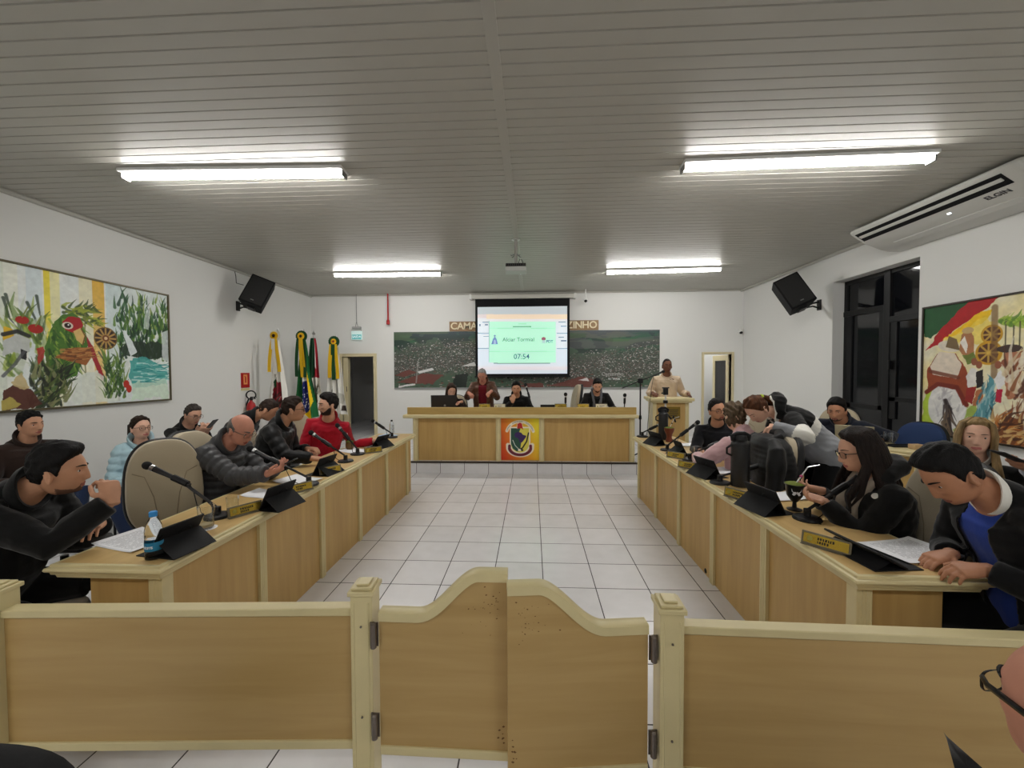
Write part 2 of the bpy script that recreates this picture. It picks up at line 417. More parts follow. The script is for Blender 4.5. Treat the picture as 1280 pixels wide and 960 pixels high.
# ================================================================ fence with two gate leaves
def rail_run(label, a, b, zt, zb, posts, off=0):
    """a, b: plan ends of the front face"""
    a, b = Vector(a), Vector(b); L = (b-a).length; ang = math.atan2(b.y-a.y, b.x-a.x)
    t = thing('barrier_panel', label, 'barrier', (a.x, a.y, 0), ang)
    MB().box(0, L, .008, .036, zb+.03, zt-.028).build('panel', WOODX, t)
    MB().box(0, L, -.002, .05, zt-.028, zt).build('top_rail', CREAM, t, .004)
    MB().box(0, L, 0, .046, zb, zb+.032).build('bottom_rail', CREAM, t, .003)
    for px, pw, ph in posts:
        m = MB().box(px-pw/2, px+pw/2, -.025, .06, 0, ph-.035)
        for g in (-.026, .026): m.box(px+g-.003, px+g+.003, -.0268, -.02, 0, ph-.06)
        p = m.build('post', CREAM, t, .003)
        c = MB().box(px-pw/2-.008, px+pw/2+.008, -.033, .068, ph-.035, ph-.018).box(px-pw/2+.002, px+pw/2-.002, -.023, .058, ph-.018, ph-.008)
        c.box(px-pw/2+.016, px+pw/2-.016, -.009, .044, ph-.008, ph); c.build('post_cap', CREAM, p, .003)
        s = MB()
        for z in (.42, .75):
            s.lathe([(.004, 0), (.004, .003)], 8, M=Matrix.Translation((px-.0, -.028, z)) @ Matrix.Rotation(PI/2, 4, 'X'))
        s.build('screw', DARKST, p)
    return t
fl = rail_run('long wooden barrier left of the gates, topped by a cream rail', (-3.1, 1.285, 0), (-.645, 1.417, 0), .80, .275, [(2.49, .078, .895), (1.14, .078, .895)])
fr = rail_run('long wooden barrier right of the gates, topped by a cream rail', (.435, 1.372, 0), (3.1, 1.315, 0), .795, .27, [(.03, .078, .885)])
def gate(label, hinge, tip, flip, zl, zh, zb):
    """leaf whose top sweeps up from the hinge to the meeting edge"""
    a, b = Vector(hinge), Vector(tip); L = (b-a).length; ang = math.atan2(b.y-a.y, b.x-a.x)
    t = thing('gate_leaf', label, 'gate', (a.x, a.y, 0), ang)
    pts = []; N = 36
    for i in range(N+1):
        u = i/N; q = min(max((u-.30)/.48, 0), 1); s = q*q*(3-2*q); pts.append((u*L, zl+(zh-zl)*s))
    m = MB(); f0, f1 = (.006, .03)
    vs = []; 
    for x, z in pts: vs += [(x, f0, zb+.03), (x, f0, z-.03), (x, f1, z-.03), (x, f1, zb+.03)]
    fs = []
    for i in range(N):
        o = i*4; fs += [(o+k, o+(k+1) % 4, o+4+(k+1) % 4, o+4+k) for k in range(4)]
    fs += [(3, 2, 1, 0), tuple(N*4+k for k in range(4))]
    m.add(vs, fs).build('panel', WOODX, t)
    m = MB(); R = []
    for i, (x, z) in enumerate(pts):
        x2, z2 = pts[min(i+1, N)]; x1, z1 = pts[max(i-1, 0)]; d = Vector((x2-x1, 0, z2-z1)).normalized(); n = Vector((-d.z, 0, d.x))
        if i in (0, N): n = Vector((0, 0, 1))
        p = Vector((x, 0, z))
        R.append([p+n*c+Vector((0, y, 0)) for y, c in ((-.003, -.032), (-.003, -.003), (.002, .001), (.042, .001), (.046, -.003), (.046, -.032))])
    m.rings(R).build('top_rail', CREAM, t, sharp=50)
    MB().box(0, L, -.001, .04, zb, zb+.032).build('bottom_rail', CREAM, t, .003)
    sg = -1
    for z in (zb+.07, zl-.12):
        h = MB().lathe([(.006, -.004), (.011, 0), (.011, .085), (.006, .09)], 10, M=Matrix.Translation((-.014, -.012, z)))
        h.box(-.03, .0, -.004, .0, z, z+.085); h.build('hinge', DARKST, t)
    # scuffs where hands push
    sc = MB(); r = random.Random(5+int(L*1000))
    for k in range(30):
        x = L-.025-abs(r.gauss(0, .06)); z = zh-.12+r.gauss(0, .04); s = r.uniform(.0010, .0036)
        sc.add([(x-s, f0-.0004, z), (x, f0-.0004, z-s*.6), (x+s*1.3, f0-.0004, z+.3*s), (x+.2*s, f0-.0004, z+s)], [(0, 1, 2, 3)])
    for k in range(8):
        x = L-.015-abs(r.gauss(0, .012)); z = zb+.06+abs(r.gauss(0, .03)); s = r.uniform(.0015, .006)
        sc.add([(x-s, f0-.0004, z), (x, f0-.0004, z-s*.6), (x+s*1.3, f0-.0004, z+.3*s), (x+.2*s, f0-.0004, z+s)], [(0, 1, 2, 3)])
    sc.build('scuff_marks', mat('scuff_brown', rgb(104, 70, 36), .8), t)
    return t
g1 = gate('left swing gate leaf with a curved top, meeting edge behind the right leaf', (-.548, 1.39, 0), (-.088, 1.385, 0), 1, .805, .957, .285)
gr_h, gr_t = at(811, 781, z=.795), at(634, 733, z=.945)
g2 = gate('right swing gate leaf with a curved top, standing a little nearer', (gr_t.x+.0, gr_t.y, 0), (gr_h.x, gr_h.y, 0), -1, .795, .945, .275) if False else None
def gate_right():
    a, b = Vector((gr_h.x, gr_h.y, 0)), Vector((gr_t.x, gr_t.y, 0))
    t = gate('right swing gate leaf with a curved top, standing a little nearer', a, b, 1, .795, .945, .275)
    # the leaf is hung from its right end: turn its faces to the audience
    for ch in t.children:
        ch.data = ch.data.copy()
        for v in ch.data.vertices: v.co.y = -v.co.y
        ch.data.flip_normals()
    return t
g2 = gate_right()
# ================================================================ council desks
def desk(label, xf, side, y0, y1, posts):
    """xf: front face; side=-1 the desk lies to the left of its front face"""
    h = .80; t = thing('council_desk', label, 'desk', (xf, y0, 0))
    L = y1-y0; D = .43; s = side
    def bx(m, a, b, *q): return m.box(min(s*a, s*b), max(s*a, s*b), *q)
    m = MB(); bx(m, .012, .03, .03, L, 0, .735); m.build('front_panel', WOODV, t)
    m = MB(); bx(m, .03, D-.06, .03, .048, 0, .735); m.build('end_panel', WOODV, t, .002)
    m = MB(); bx(m, .03, D-.06, L-.05, L-.03, 0, .735); m.build('end_panel', WOODV, t, .002)
    for y in posts:
        m = MB(); bx(m, -.008, .03, y-y0-.032, y-y0+.032, 0, .735)
        for g in (-.016, 0, .016): bx(m, -.011, 0, y-y0+g-.003, y-y0+g+.003, 0, .735)
        m.build('post', CREAM, t, .003)
    m = MB(); bx(m, -.01, .055, -.0, .06, 0, .735)
    for g in (.01, .03, .05): m.box(min(s*g-.003, s*g+.003), max(s*g-.003, s*g+.003), -.003, .01, 0, .735)
    m.build('corner_post', CREAM, t, .003)
    m = MB()                                            # stepped edge moulding run round the top with mitred corners
    prof = ((.0, .732), (.030, .733), (.034, .748), (.044, .752), (.047, .764), (.058, .768), (.062, .776), (.058, .785), (.046, .788), (.044, .799), (-.03, .799), (-.03, .732))
    R = []
    for sx_, sy_ in ((-1, -1), (1, -1), (1, 1), (-1, 1)):
        R.append([(s*(D/2+sx_*(D/2+o)), (-.0 if sy_ < 0 else L-.03)+sy_*o, z) for o, z in prof])
    m.rings(R, closed=True).build('edge_moulding', CREAM, t, .002, sharp=25)
    m = MB(); bx(m, -.026, D+.026, -.026, L-.004, .74, h); m.build('top', WOODH, t, .002)
    return t
dl = desk('long left council desk with maple panels, lined with seated men', -1.70, -1, 1.74, 5.60, [2.44, 3.17, 3.89, 4.63, 5.40])
dr = desk('long right council desk with maple panels, lined with two thermoses and tablets', 1.40, 1, 1.78, 5.43, [2.49, 3.19, 3.91, 4.64, 5.37])
# ================================================================ presiding bench
bn = thing('presiding_bench', 'wide maple bench on the platform with a coat of arms panel', 'desk', (0, 6.66, PZ))
BX0, BX1 = -1.99, 1.67
MB().box(BX0+.05, BX1-.05, .02, .04, 0, .72).build('front_panel', WOODV, bn)
for x in (BX0+.01, BX1-.09): MB().box(x, x+.08, .02, .55, 0, .72).build('end_panel', WOODV, bn, .003)
for x in (BX0, -.60, .116, BX1-.085):
    m = MB().box(x, x+.085, -.012, .03, 0, .715)
    m.lathe([(.034, 0), (.034, .715)], 14, M=Matrix.Translation((x+.0425, -.004, 0)))
    m.build('post', CREAM, bn, .004)
m = MB()
R = []
for a, b in ((BX0-.16, -.10), (BX1+.045, -.10)): pass
m.box(BX0-.15, BX1+.05, -.085, .62, .715, .775); m.build('edge_moulding', CREAM, bn, .018)
MB().box(BX0-.085, BX1+.02, -.035, .02, .77, .893).build('upper_ledge', wood('maple_ledge', rgb(176, 146, 84), rgb(196, 166, 100), 0), bn, .004)
MB().box(BX0-.06, BX1, .0, .60, .76, .80).build('top', WOODH, bn)
# coat of arms panel
pw, ph = .63, .70
pn = Paint(260, 290, pw, ph)
u, v = pn.x/pw, pn.y/ph
k = np.clip(u*.75+v*.35, 0, 1)[..., None]
pn.c = np.where(k < .5, np.array(c8(205, 52, 24))*(1-k*2)+np.array(c8(232, 150, 40))*k*2, np.array(c8(232, 150, 40))*(2-2*k)+np.array(c8(238, 220, 50))*(2*k-1))
W_ = c8(245, 235, 215); cx = .315
def shield(g, col, dy=0): 
    pts = [(cx-.15-g, .53+g)]; pts += [(cx+.15+g, .53+g)]
    for i in range(13):
        t = PI*i/12; pts.append((cx+(.15+g)*math.cos(t), .27-(.14+g)*math.sin(t)*1.05))
    pn.poly(pts, col)
arc = [(cx+.225*math.cos(math.radians(a)), .425+.215*math.sin(math.radians(a))) for a in range(14, 167, 6)]
pn.line(arc, .05, W_); 
pn.line([(cx-.2, .25)]+[(cx+.2*math.cos(math.radians(a)), .21+.13*math.sin(math.radians(a))) for a in range(190, 351, 10)]+[(cx+.2, .25)], .068, W_)
shield(.02, W_); shield(0, c8(226, 214, 90))
pn.poly([(cx-.15, .53), (cx+.01, .53), (cx-.03, .42), (cx+.02, .30), (cx, .14), (cx-.06, .145), (cx-.12, .19), (cx-.15, .27)], c8(46, 84, 70))
pn.line([(cx-.12, .33), (cx-.08, .24), (cx-.02, .18)], .010, c8(230, 235, 225)); pn.line([(cx+.14, .45), (cx+.11, .31), (cx+.04, .20), (cx-.02, .17)], .022, c8(40, 44, 30))
pn.poly([(cx-.08, .45), (cx-.03, .47), (cx+.02, .455), (cx+.05, .42), (cx+.105, .405), (cx+.10, .38), (cx+.07, .34), (cx+.04, .30), (cx+.0, .275), (cx-.01, .31), (cx-.03, .36), (cx-.08, .38), (cx-.095, .41)], c8(62, 40, 96))
pn.line([(cx-.175, .235)]+[(cx+.18*math.cos(math.radians(a)), .205+.12*math.sin(math.radians(a))) for a in range(190, 351, 10)]+[(cx+.175, .235)], .045, c8(104, 32, 52))
pn.poly([(cx-.05, .52), (cx-.045, .60), (cx+.0, .625), (cx+.035, .605), (cx+.045, .54), (cx+.055, .50), (cx+.02, .53)], c8(188, 40, 36)); pn.line([(cx-.05, .52), (cx-.045, .60), (cx+.0, .628), (cx+.037, .607), (cx+.05, .53)], .008, W_, .8)
pn.ell(cx-.01, .165, .025, .02, W_); pn.ell(cx+.035, .165, .02, .018, c8(40, 40, 36))
M = frame((1, 0, 0), (0, 0, 1), (0, -1, 0), (-.515, .012, .015))
em = pn.build('emblem_panel', attr_mat('printed_emblem', .5), bn, M)
# arched lettering
lt = MB(); 
S = 'CÂMARA · TRABALHO · MUNICIPAL'
for i, ch in enumerate('CAMARA  MUNICIPAL  VEREADORES'):
    if ch == ' ': continue
    a = math.radians(163-146*i/28); 
    o = text_obj('letter', ch, .030, INK, depth=.0005)
    p = Vector((cx+.225*math.cos(a), .425+.215*math.sin(a), .001))
    o.data.transform(M @ Matrix.Translation(p) @ Matrix.Rotation(a-PI/2, 4, 'Z'))
    lt.add([tuple(q.co) for q in o.data.vertices], [tuple(f.vertices) for f in o.data.polygons]); me = o.data; bpy.data.objects.remove(o); bpy.data.meshes.remove(me)
lt.build('lettering', INK, em)
# ================================================================ lectern
lc = thing('lectern', 'maple lectern on the platform with a brass plaque, right of the bench', 'lectern', (2.325, 6.9, PZ), math.radians(-6))
MB().box(-.26, .26, 0, .03, 0, .96).build('front_panel', WOODV, lc)
for x in (-.29, .23): 
    m = MB().box(x, x+.06, -.012, .42, 0, .96)
    for g in (.015, .03, .045): m.box(x+g-.003, x+g+.003, -.015, 0, 0, .96)
    m.build('side_post', CREAM, lc, .004)
MB().box(-.33, .33, -.06, .46, .95, .985).box(-.36, .36, -.09, .49, .98, 1.03).build('top', CREAM, lc, .010)
MB().box(-.33, .33, -.03, .44, 0, .07).build('base', CREAM, lc, .005)
pq = MB().box(-.06, .15, -.012, 0, .68, .88).build('plaque', mat('brass_plaque', rgb(140, 116, 50), .35, .7), lc, .003)
mk = MB()
for z, a, b in ((.82, -.03, .12), (.79, -.02, .11), (.76, -.03, .12), (.73, -.01, .1)): mk.box(a, b, -.0125, -.0115, z, z+.012)
mk.build('engraving', mat('engraving_dark', (.05, .04, .02), .6), pq)
# ================================================================ things on the walls and ceiling
def picfn(x=None, y=None, u0=0, z0=0, sgn=1):
    """photograph pixel -> (u, v) on a wall plane, u along the wall, v up"""
    def f(pts):
        o = []
        for px, py in pts:
            p = at(px, py, x=x) if x is not None else at(px, py, y=y)
            o.append((sgn*((p.y if x is not None else p.x)-u0), p.z-z0))
        return o
    return f
def pic_frame(m, w, h, t, d, M):
    m.box(-t, 0, -t, h+t, 0, d, M=M).box(w, w+t, -t, h+t, 0, d, M=M).box(0, w, -t, 0, 0, d, M=M).box(0, w, h, h+t, 0, d, M=M); return m
PAINTM = attr_mat('oil_paint', .55, bump=(90, .12))
# --- wildlife painting, left wall
pw, ph, py0, pz0 = 2.66, 1.47, 2.905, 1.30
k = pw/520
p = Paint(560, 320, pw, ph, c8(240, 242, 236)); F = picfn(x=XL, u0=py0, z0=pz0)
n1 = p.noise(3, 2, 1)
p.mix(np.clip((n1-.45)*4, 0, 1), c8(222, 230, 230), .6)
def B(px): return F([(px, 400)])[0][0]
u, v = p.x, p.y
for a, b, c, s in ((52, 60, c8(238, 214, 40), .9), (60, 72, c8(244, 228, 120), .5), (113, 128, c8(232, 180, 60), .9), (96, 113, c8(248, 232, 170), .5), (130, 150, c8(206, 224, 226), .8), (150, 206, c8(216, 230, 230), .6), (0, 20, c8(236, 238, 222), .8), (30, 50, c8(206, 222, 228), .6)):
    p.mix(((u > B(a)) & (u < B(b))).astype(float)*np.clip(.45+.55*(v/ph)+.3*(p.noise(6, 3, 5)-.5), 0, 1), c, s)
p.mix((u < B(2)).astype(float), c8(214, 222, 205), .6)
# forest and waterfall at the right
for (x0, y0), (x1, y1), n, cols in (((140, 440), (206, 380), 150, (c8(40, 84, 44), c8(90, 132, 50), c8(28, 58, 40), c8(140, 164, 70))), ((148, 450), (206, 405), 150, (c8(24, 52, 34), c8(52, 98, 48), c8(80, 120, 44)))):
    (a0, b0), (a1, b1) = F([(x0, y0), (x1, y1)]); p.strokes(n, a0, a1, b0, b1, .16, .035, cols, 1.57, .35, .8, 11)
p.poly(F([(145, 437), (160, 425), (208, 430), (208, 447), (180, 450), (150, 445)]), c8(34, 50, 38), .85, .08)
p.poly(F([(149, 412), (153, 414), (163, 428), (168, 440), (160, 446), (156, 432)]), c8(232, 240, 242), .95, .02)
p.poly(F([(178, 388), (184, 386), (183, 412), (177, 410)]), c8(228, 236, 236), .7, .03)
p.poly(F([(199, 416), (207, 413), (208, 452), (200, 450)]), c8(232, 238, 240), .8, .02)
p.poly(F([(158, 452), (178, 446), (206, 462), (207, 480), (162, 485)]), c8(70, 166, 160), .9, .08)
p.poly(F([(160, 478), (207, 470), (208, 498), (162, 499)]), c8(214, 236, 214), .8, .1)
p.strokes(60, *[q for ab in zip(F([(162, 478)])[0], F([(206, 455)])[0]) for q in ab], .2, .02, (c8(220, 244, 240), c8(40, 140, 140), c8(110, 196, 190)), 0.05, .15, .7, 13)
# palm-like trees, branches, foliage
for cx, cy in ((103, 388), (110, 402), (88, 390)):
    (a, b), = F([(cx, cy)]); p.strokes(28, a-.1, a+.1, b-.03, b+.05, .1, .03, (c8(110, 130, 40), c8(60, 78, 40), c8(160, 170, 60)), 0.1, .9, .8, cx)
p.line(F([(103, 392), (102, 440), (104, 470)]), .014, c8(120, 120, 70), .8)
for pts in ([(30, 378), (40, 398), (50, 425), (56, 450)], [(42, 370), (46, 392), (54, 418)], [(0, 372), (8, 398), (20, 412)], [(3, 368), (12, 395)]):
    p.line(F(pts), .03, c8(66, 78, 66), .85, True)
p.strokes(70, *[q for ab in zip(F([(2, 470)])[0], F([(54, 400)])[0]) for q in ab], .22, .05, (c8(88, 120, 40), c8(60, 84, 40), c8(150, 170, 60), c8(200, 210, 190)), 1.7, .7, .6, 17)
for cx, cy, r in ((24, 400, 1), (41, 411, 1.2)): 
    (a, b), = F([(cx, cy)]); p.ell(a, b, .055*r, .04*r, c8(168, 38, 28), rough=.2); p.line([(a, b+.03), (a+.05, b+.14)], .012, c8(120, 130, 60))
# the green parrot with a red face
p.poly(F([(52, 440), (56, 420), (64, 402), (74, 393), (88, 391), (99, 398), (103, 414), (106, 430), (100, 450), (92, 470), (70, 478), (56, 462)]), c8(74, 116, 44), 1, .03)
p.strokes(70, *[q for ab in zip(F([(58, 462)])[0], F([(98, 402)])[0]) for q in ab], .14, .03, (c8(52, 92, 34), c8(110, 150, 50), c8(40, 74, 34), c8(150, 176, 70)), -1.3, .4, .7, 19)
p.poly(F([(54, 470), (66, 446), (72, 500), (62, 512)]), c8(50, 86, 40), .8, .06)
p.poly(F([(74, 402), (82, 396), (96, 397), (101, 406), (98, 414), (88, 416), (78, 412)]), c8(170, 30, 36), 1, .02)
p.poly(F([(88, 414), (97, 410), (103, 418), (102, 428), (99, 431), (92, 425)]), c8(224, 190, 120), 1, .01)
p.line(F([(98, 411), (103, 420), (100, 431)]), .014, c8(120, 84, 40))
(a, b), = F([(81, 407)]); p.ell(a, b, .055, .04, c8(226, 214, 200)); p.ell(a, b, .034, .028, c8(40, 24, 20)); p.ell(a+.008, b+.008, .008, .008, (1, 1, 1))
p.poly(F([(104, 420), (112, 432), (120, 452), (128, 472), (124, 476), (116, 458), (106, 436)]), c8(160, 36, 48), .95, .02)
p.poly(F([(64, 447), (84, 436), (108, 434), (112, 444), (104, 456), (86, 452)]), c8(158, 96, 50), 1, .03)
p.strokes(30, *[q for ab in zip(F([(68, 450)])[0], F([(108, 437)])[0]) for q in ab], .16, .018, (c8(196, 140, 80), c8(110, 64, 34)), .1, .2, .8, 23)
p.line(F([(120, 440), (140, 470), (146, 500)]), .02, c8(90, 90, 84), .8)
# wheel
(a, b), = F([(129, 423)]); p.ell(a, b, .135, .135, c8(110, 84, 40)); p.ell(a, b, .12, .12, c8(60, 40, 30)); 
for i in range(12): p.line([(a, b), (a+.115*math.cos(i*PI/6), b+.115*math.sin(i*PI/6))], .022, c8(200, 160, 90), .9, False)
p.ell(a, b, .04, .04, c8(120, 70, 40)); p.ell(a, b, .02, .02, c8(230, 200, 150))
# lower field: white paper, stems, red flowers, white heron at the left
p.poly(F([(92, 470), (118, 462), (140, 486), (150, 500), (88, 505)]), c8(230, 236, 226), .85, .08)
p.strokes(90, *[q for ab in zip(F([(128, 498)])[0], F([(152, 448)])[0]) for q in ab], .16, .03, (c8(60, 96, 40), c8(110, 140, 60), c8(40, 66, 34)), 1.5, .6, .8, 29)
for cx, cy in ((155, 480), (158, 486)): (a, b), = F([(cx, cy)]); p.ell(a, b, .035, .05, c8(188, 50, 36), rough=.4)
p.strokes(120, *[q for ab in zip(F([(36, 512)])[0], F([(80, 462)])[0]) for q in ab], .18, .035, (c8(44, 60, 34), c8(84, 100, 48), c8(30, 36, 28), c8(140, 140, 100)), 1.2, .8, .8, 31)
p.poly(F([(0, 420), (20, 418), (33, 424), (33, 438), (26, 446), (14, 440), (0, 446)]), c8(196, 200, 198), .95, .03)
p.poly(F([(0, 408), (12, 412), (14, 420), (0, 426)]), c8(224, 180, 40), .95, .03); p.line(F([(0, 418), (18, 414), (32, 420)]), .04, c8(40, 40, 44), .9)
p.poly(F([(22, 436), (30, 440), (29, 450), (22, 448)]), c8(30, 30, 34), .95, .02)
p.line(F([(0, 470), (14, 456), (26, 440)]), .03, c8(90, 92, 96), .8)
p.poly(F([(42, 436), (52, 434), (50, 452), (43, 456)]), c8(176, 46, 40), .85, .06)
p.poly(F([(0, 505), (2, 488), (16, 480), (34, 486), (44, 500), (48, 506), (30, 512), (0, 514)]), c8(84, 44, 34), .95, .05)
p.poly(F([(10, 478), (22, 466), (34, 484), (26, 488)]), c8(200, 180, 130), .9, .05); p.poly(F([(0, 500), (8, 496), (24, 506), (16, 512), (0, 512)]), c8(190, 176, 90), .9, .06)
p.c *= (.94+.12*p.noise(25, 25, 9)[..., None])
M = frame((0, 1, 0), (0, 0, 1), (1, 0, 0), (XL+.004, py0, pz0))
t = thing('painting', 'wide wildlife painting of a green parrot and a waterfall on the left wall', 'painting', (0, 0, 0))
p.build('canvas', PAINTM, t, M @ Matrix.Translation((0, 0, .03)))
MB().box(0, pw, 0, ph, 0, .028, M=M).build('stretcher', WOODX, t)
pic_frame(MB(), pw, ph, .022, .045, M).build('frame', mat('bronze_frame', rgb(92, 84, 62), .4, .4), t, .003)
# --- gaucho painting, right wall
pw, ph, py1, pz0 = 1.86, 1.47, 5.105, .925
p = Paint(420, 330, pw, ph, c8(232, 226, 196)); F = picfn(x=XR, u0=py1, z0=pz0, sgn=-1)
p.mix(np.clip((p.noise(3, 3, 2)-.4)*3, 0, 1), c8(240, 214, 120), .5)
p.poly(F([(1158, 385), (1255, 370), (1230, 384), (1190, 404), (1168, 424), (1158, 420)]), c8(34, 84, 46), 1, .05)
p.poly(F([(1216, 375), (1256, 366), (1240, 384), (1200, 410), (1172, 432), (1160, 440), (1180, 412)]), c8(176, 30, 34), 1, .05)
p.poly(F([(1246, 386), (1236, 404), (1212, 414), (1180, 424), (1196, 414), (1230, 390)]), c8(240, 196, 30), 1, .06)
p.poly(F([(1180, 424), (1215, 410), (1236, 398), (1246, 410), (1230, 430), (1200, 426)]), c8(244, 216, 90), .7, .1)
p.poly(F([(1158, 500), (1166, 480), (1176, 540), (1154, 538)]), c8(168, 196, 50), .9, .06)
p.poly(F([(1202, 520), (1224, 505), (1232, 540), (1196, 545)]), c8(140, 170, 60), .8, .08)
# horse and rider seen from behind
p.ell(*F([(1187, 508)])[0], .215, .27, c8(226, 224, 220), rough=.06); p.strokes(40, *[q for ab in zip(F([(1168, 530)])[0], F([(1205, 490)])[0]) for q in ab], .16, .03, (c8(206, 204, 204), c8(240, 238, 234), c8(180, 176, 178)), 1.2, .6, .6, 3)
p.poly(F([(1162, 462), (1176, 442), (1198, 442), (1212, 462), (1218, 492), (1208, 508), (1200, 488), (1178, 480), (1164, 492)]), c8(150, 70, 40), 1, .03)
p.poly(F([(1166, 458), (1178, 440), (1196, 441), (1206, 456), (1200, 474), (1170, 468)]), c8(228, 214, 196), 1, .02)
p.line(F([(1162, 490), (1176, 480), (1200, 484), (1212, 506)]), .05, c8(120, 44, 30)); p.line(F([(1166, 464), (1202, 472)]), .04, c8(110, 56, 40), .8)
p.ell(*F([(1190, 433)])[0], .125, .06, c8(224, 214, 196), -.25); p.poly(F([(1186, 434), (1190, 420), (1200, 424), (1204, 438)]), c8(120, 100, 70))
p.poly(F([(1203, 438), (1206, 418), (1214, 410), (1222, 420), (1222, 444), (1212, 450)]), c8(176, 120, 80), 1, .02); p.ell(*F([(1214, 413)])[0], .06, .035, c8(200, 170, 120)); p.poly(F([(1204, 428), (1210, 420), (1214, 432), (1212, 442)]), c8(236, 230, 220))
p.poly(F([(1206, 444), (1222, 440), (1226, 452), (1212, 456)]), c8(100, 120, 50), .9, .05)
p.strokes(26, *[q for ab in zip(F([(1182, 535)])[0], F([(1192, 500)])[0]) for q in ab], .26, .04, (c8(50, 40, 40), c8(120, 100, 80), c8(80, 70, 66)), -1.4, .35, .8, 5)
# wheels, dancers, trees
for cx, cy, r in ((1244, 418, .10), (1240, 441, .125)):
    a, b = F([(cx, cy)])[0]; p.ell(a, b, r, r, c8(200, 150, 40)); p.ell(a, b, r*.78, r*.78, c8(90, 54, 36), rough=.3)
    for i in range(8): p.line([(a, b), (a+r*.75*math.cos(i*PI/4), b+r*.75*math.sin(i*PI/4))], .02, c8(214, 176, 80), .8)
p.line(F([(1248, 384), (1247, 470)]), .06, c8(120, 90, 60), .7)
for cx, cy in ((1262, 402), (1272, 404), (1280, 402)):
    a, b = F([(cx, cy)])[0]; p.strokes(26, a-.06, a+.06, b-.02, b+.04, .09, .03, (c8(130, 170, 50), c8(90, 130, 50), c8(170, 196, 80)), .2, .9, .8, cx); p.line([(a, b), (a, b-.25)], .012, c8(90, 84, 60))
p.ell(*F([(1266, 436)])[0], .12, .04, c8(70, 54, 48), rough=.3)
p.poly(F([(1212, 470), (1218, 460), (1226, 462), (1228, 480), (1214, 486)]), c8(230, 226, 220), 1, .03); p.poly(F([(1224, 466), (1234, 462), (1234, 484), (1224, 486)]), c8(40, 34, 36), 1, .03)
p.poly(F([(1212, 484), (1224, 484), (1220, 506), (1210, 500)]), c8(150, 44, 40), 1, .03); p.poly(F([(1224, 488), (1234, 486), (1232, 506), (1220, 508)]), c8(180, 110, 70), 1, .04)
p.poly(F([(1240, 468), (1246, 476), (1248, 500), (1240, 526), (1224, 530), (1218, 522), (1236, 500)]), c8(90, 150, 160), 1, .04); p.strokes(30, *[q for ab in zip(F([(1224, 524)])[0], F([(1246, 484)])[0]) for q in ab], .14, .02, (c8(60, 116, 130), c8(150, 190, 196)), 1.3, .3, .8, 6)
p.poly(F([(1246, 474), (1256, 462), (1262, 478), (1252, 488)]), c8(234, 232, 230), 1, .03); p.poly(F([(1250, 486), (1258, 486), (1256, 504), (1249, 502)]), c8(190, 40, 70), 1, .02)
for cx, cy in ((1222, 452), (1228, 456), (1252, 456), (1260, 454)): p.ell(*F([(cx, cy)])[0], .03, .04, c8(150, 90, 66)); 
p.poly(F([(1262, 440), (1282, 440), (1282, 500), (1266, 500), (1260, 470)]), c8(176, 110, 80), .9, .06); p.strokes(60, *[q for ab in zip(F([(1258, 540)])[0], F([(1290, 450)])[0]) for q in ab], .24, .04, (c8(214, 196, 160), c8(130, 70, 40), c8(230, 222, 200), c8(90, 50, 36)), 1.3, .5, .8, 8)
p.poly(F([(1236, 545), (1250, 528), (1280, 520), (1290, 560), (1240, 562)]), c8(120, 66, 34), .95, .08); p.strokes(50, *[q for ab in zip(F([(1240, 555)])[0], F([(1285, 525)])[0]) for q in ab], .14, .03, (c8(180, 110, 50), c8(70, 40, 28), c8(214, 180, 120)), .8, .8, .8, 9)
p.c *= (.93+.14*p.noise(22, 22, 9)[..., None])
M = frame((0, -1, 0), (0, 0, 1), (-1, 0, 0), (XR-.004, py1, pz0))
t = thing('painting', 'painting of riders on white horses and a striped flag on the right wall', 'painting')
p.build('canvas', PAINTM, t, M @ Matrix.Translation((0, 0, .03)))
MB().box(0, pw, 0, ph, 0, .028, M=M).build('stretcher', WOODX, t)
pic_frame(MB(), pw, ph, .02, .045, M).build('frame', mat('dark_frame', rgb(52, 44, 36), .4, .2), t, .003)
# --- aerial photograph of the town
ax0, aw, az0, ah = -3.235, 6.14, 1.31, 1.305
p = Paint(760, 190, aw, ah, c8(70, 92, 74)); F = picfn(y=YB, u0=ax0, z0=az0)
u, v = p.x/aw, p.y/ah; n = p.noise(3, 6, 4); n2 = p.noise(1.2, 3, 8)
hor = np.clip((v-.55)*3, 0, 1)
p.mix((n2 > .5)*hor, c8(44, 92, 62), .9); p.mix(((n > .52) & (v > .6)).astype(float), c8(30, 44, 44), .7); p.mix(np.clip((v-.84)*6, 0, 1), c8(64, 74, 86), .8)
p.mix(((p.noise(1, 8, 21) > .6) & (v > .7)).astype(float), c8(92, 110, 76), .6)
p.mix(((u > .62) & (v > .68) & (p.noise(.8, 9, 12) > .45)).astype(float), c8(96, 92, 96), .55)
p.poly([(4.9, .35), (5.6, .62), (6.14, .5), (6.14, .95), (5.3, .88), (4.9, .62)], c8(40, 96, 66), .9, .12)
p.poly([(.2, .8), (1.2, .98), (1.9, .9), (1.5, .72), (.5, .68)], c8(34, 92, 60), .9, .12)
town = np.clip(1.6-np.abs((v-.42-.12*np.sin(u*7))/.22), 0, 1)*(.4+.8*p.noise(2, 3, 30))
town *= 1-np.clip(1-np.hypot((p.x-2.0)/.35, (p.y-.12)/.2), 0, 1)
r = np.random.default_rng(3)
p.mix(np.clip(town*1.4, 0, 1), c8(84, 82, 78), .75)
yy, xx = np.mgrid[0:190, 0:760]
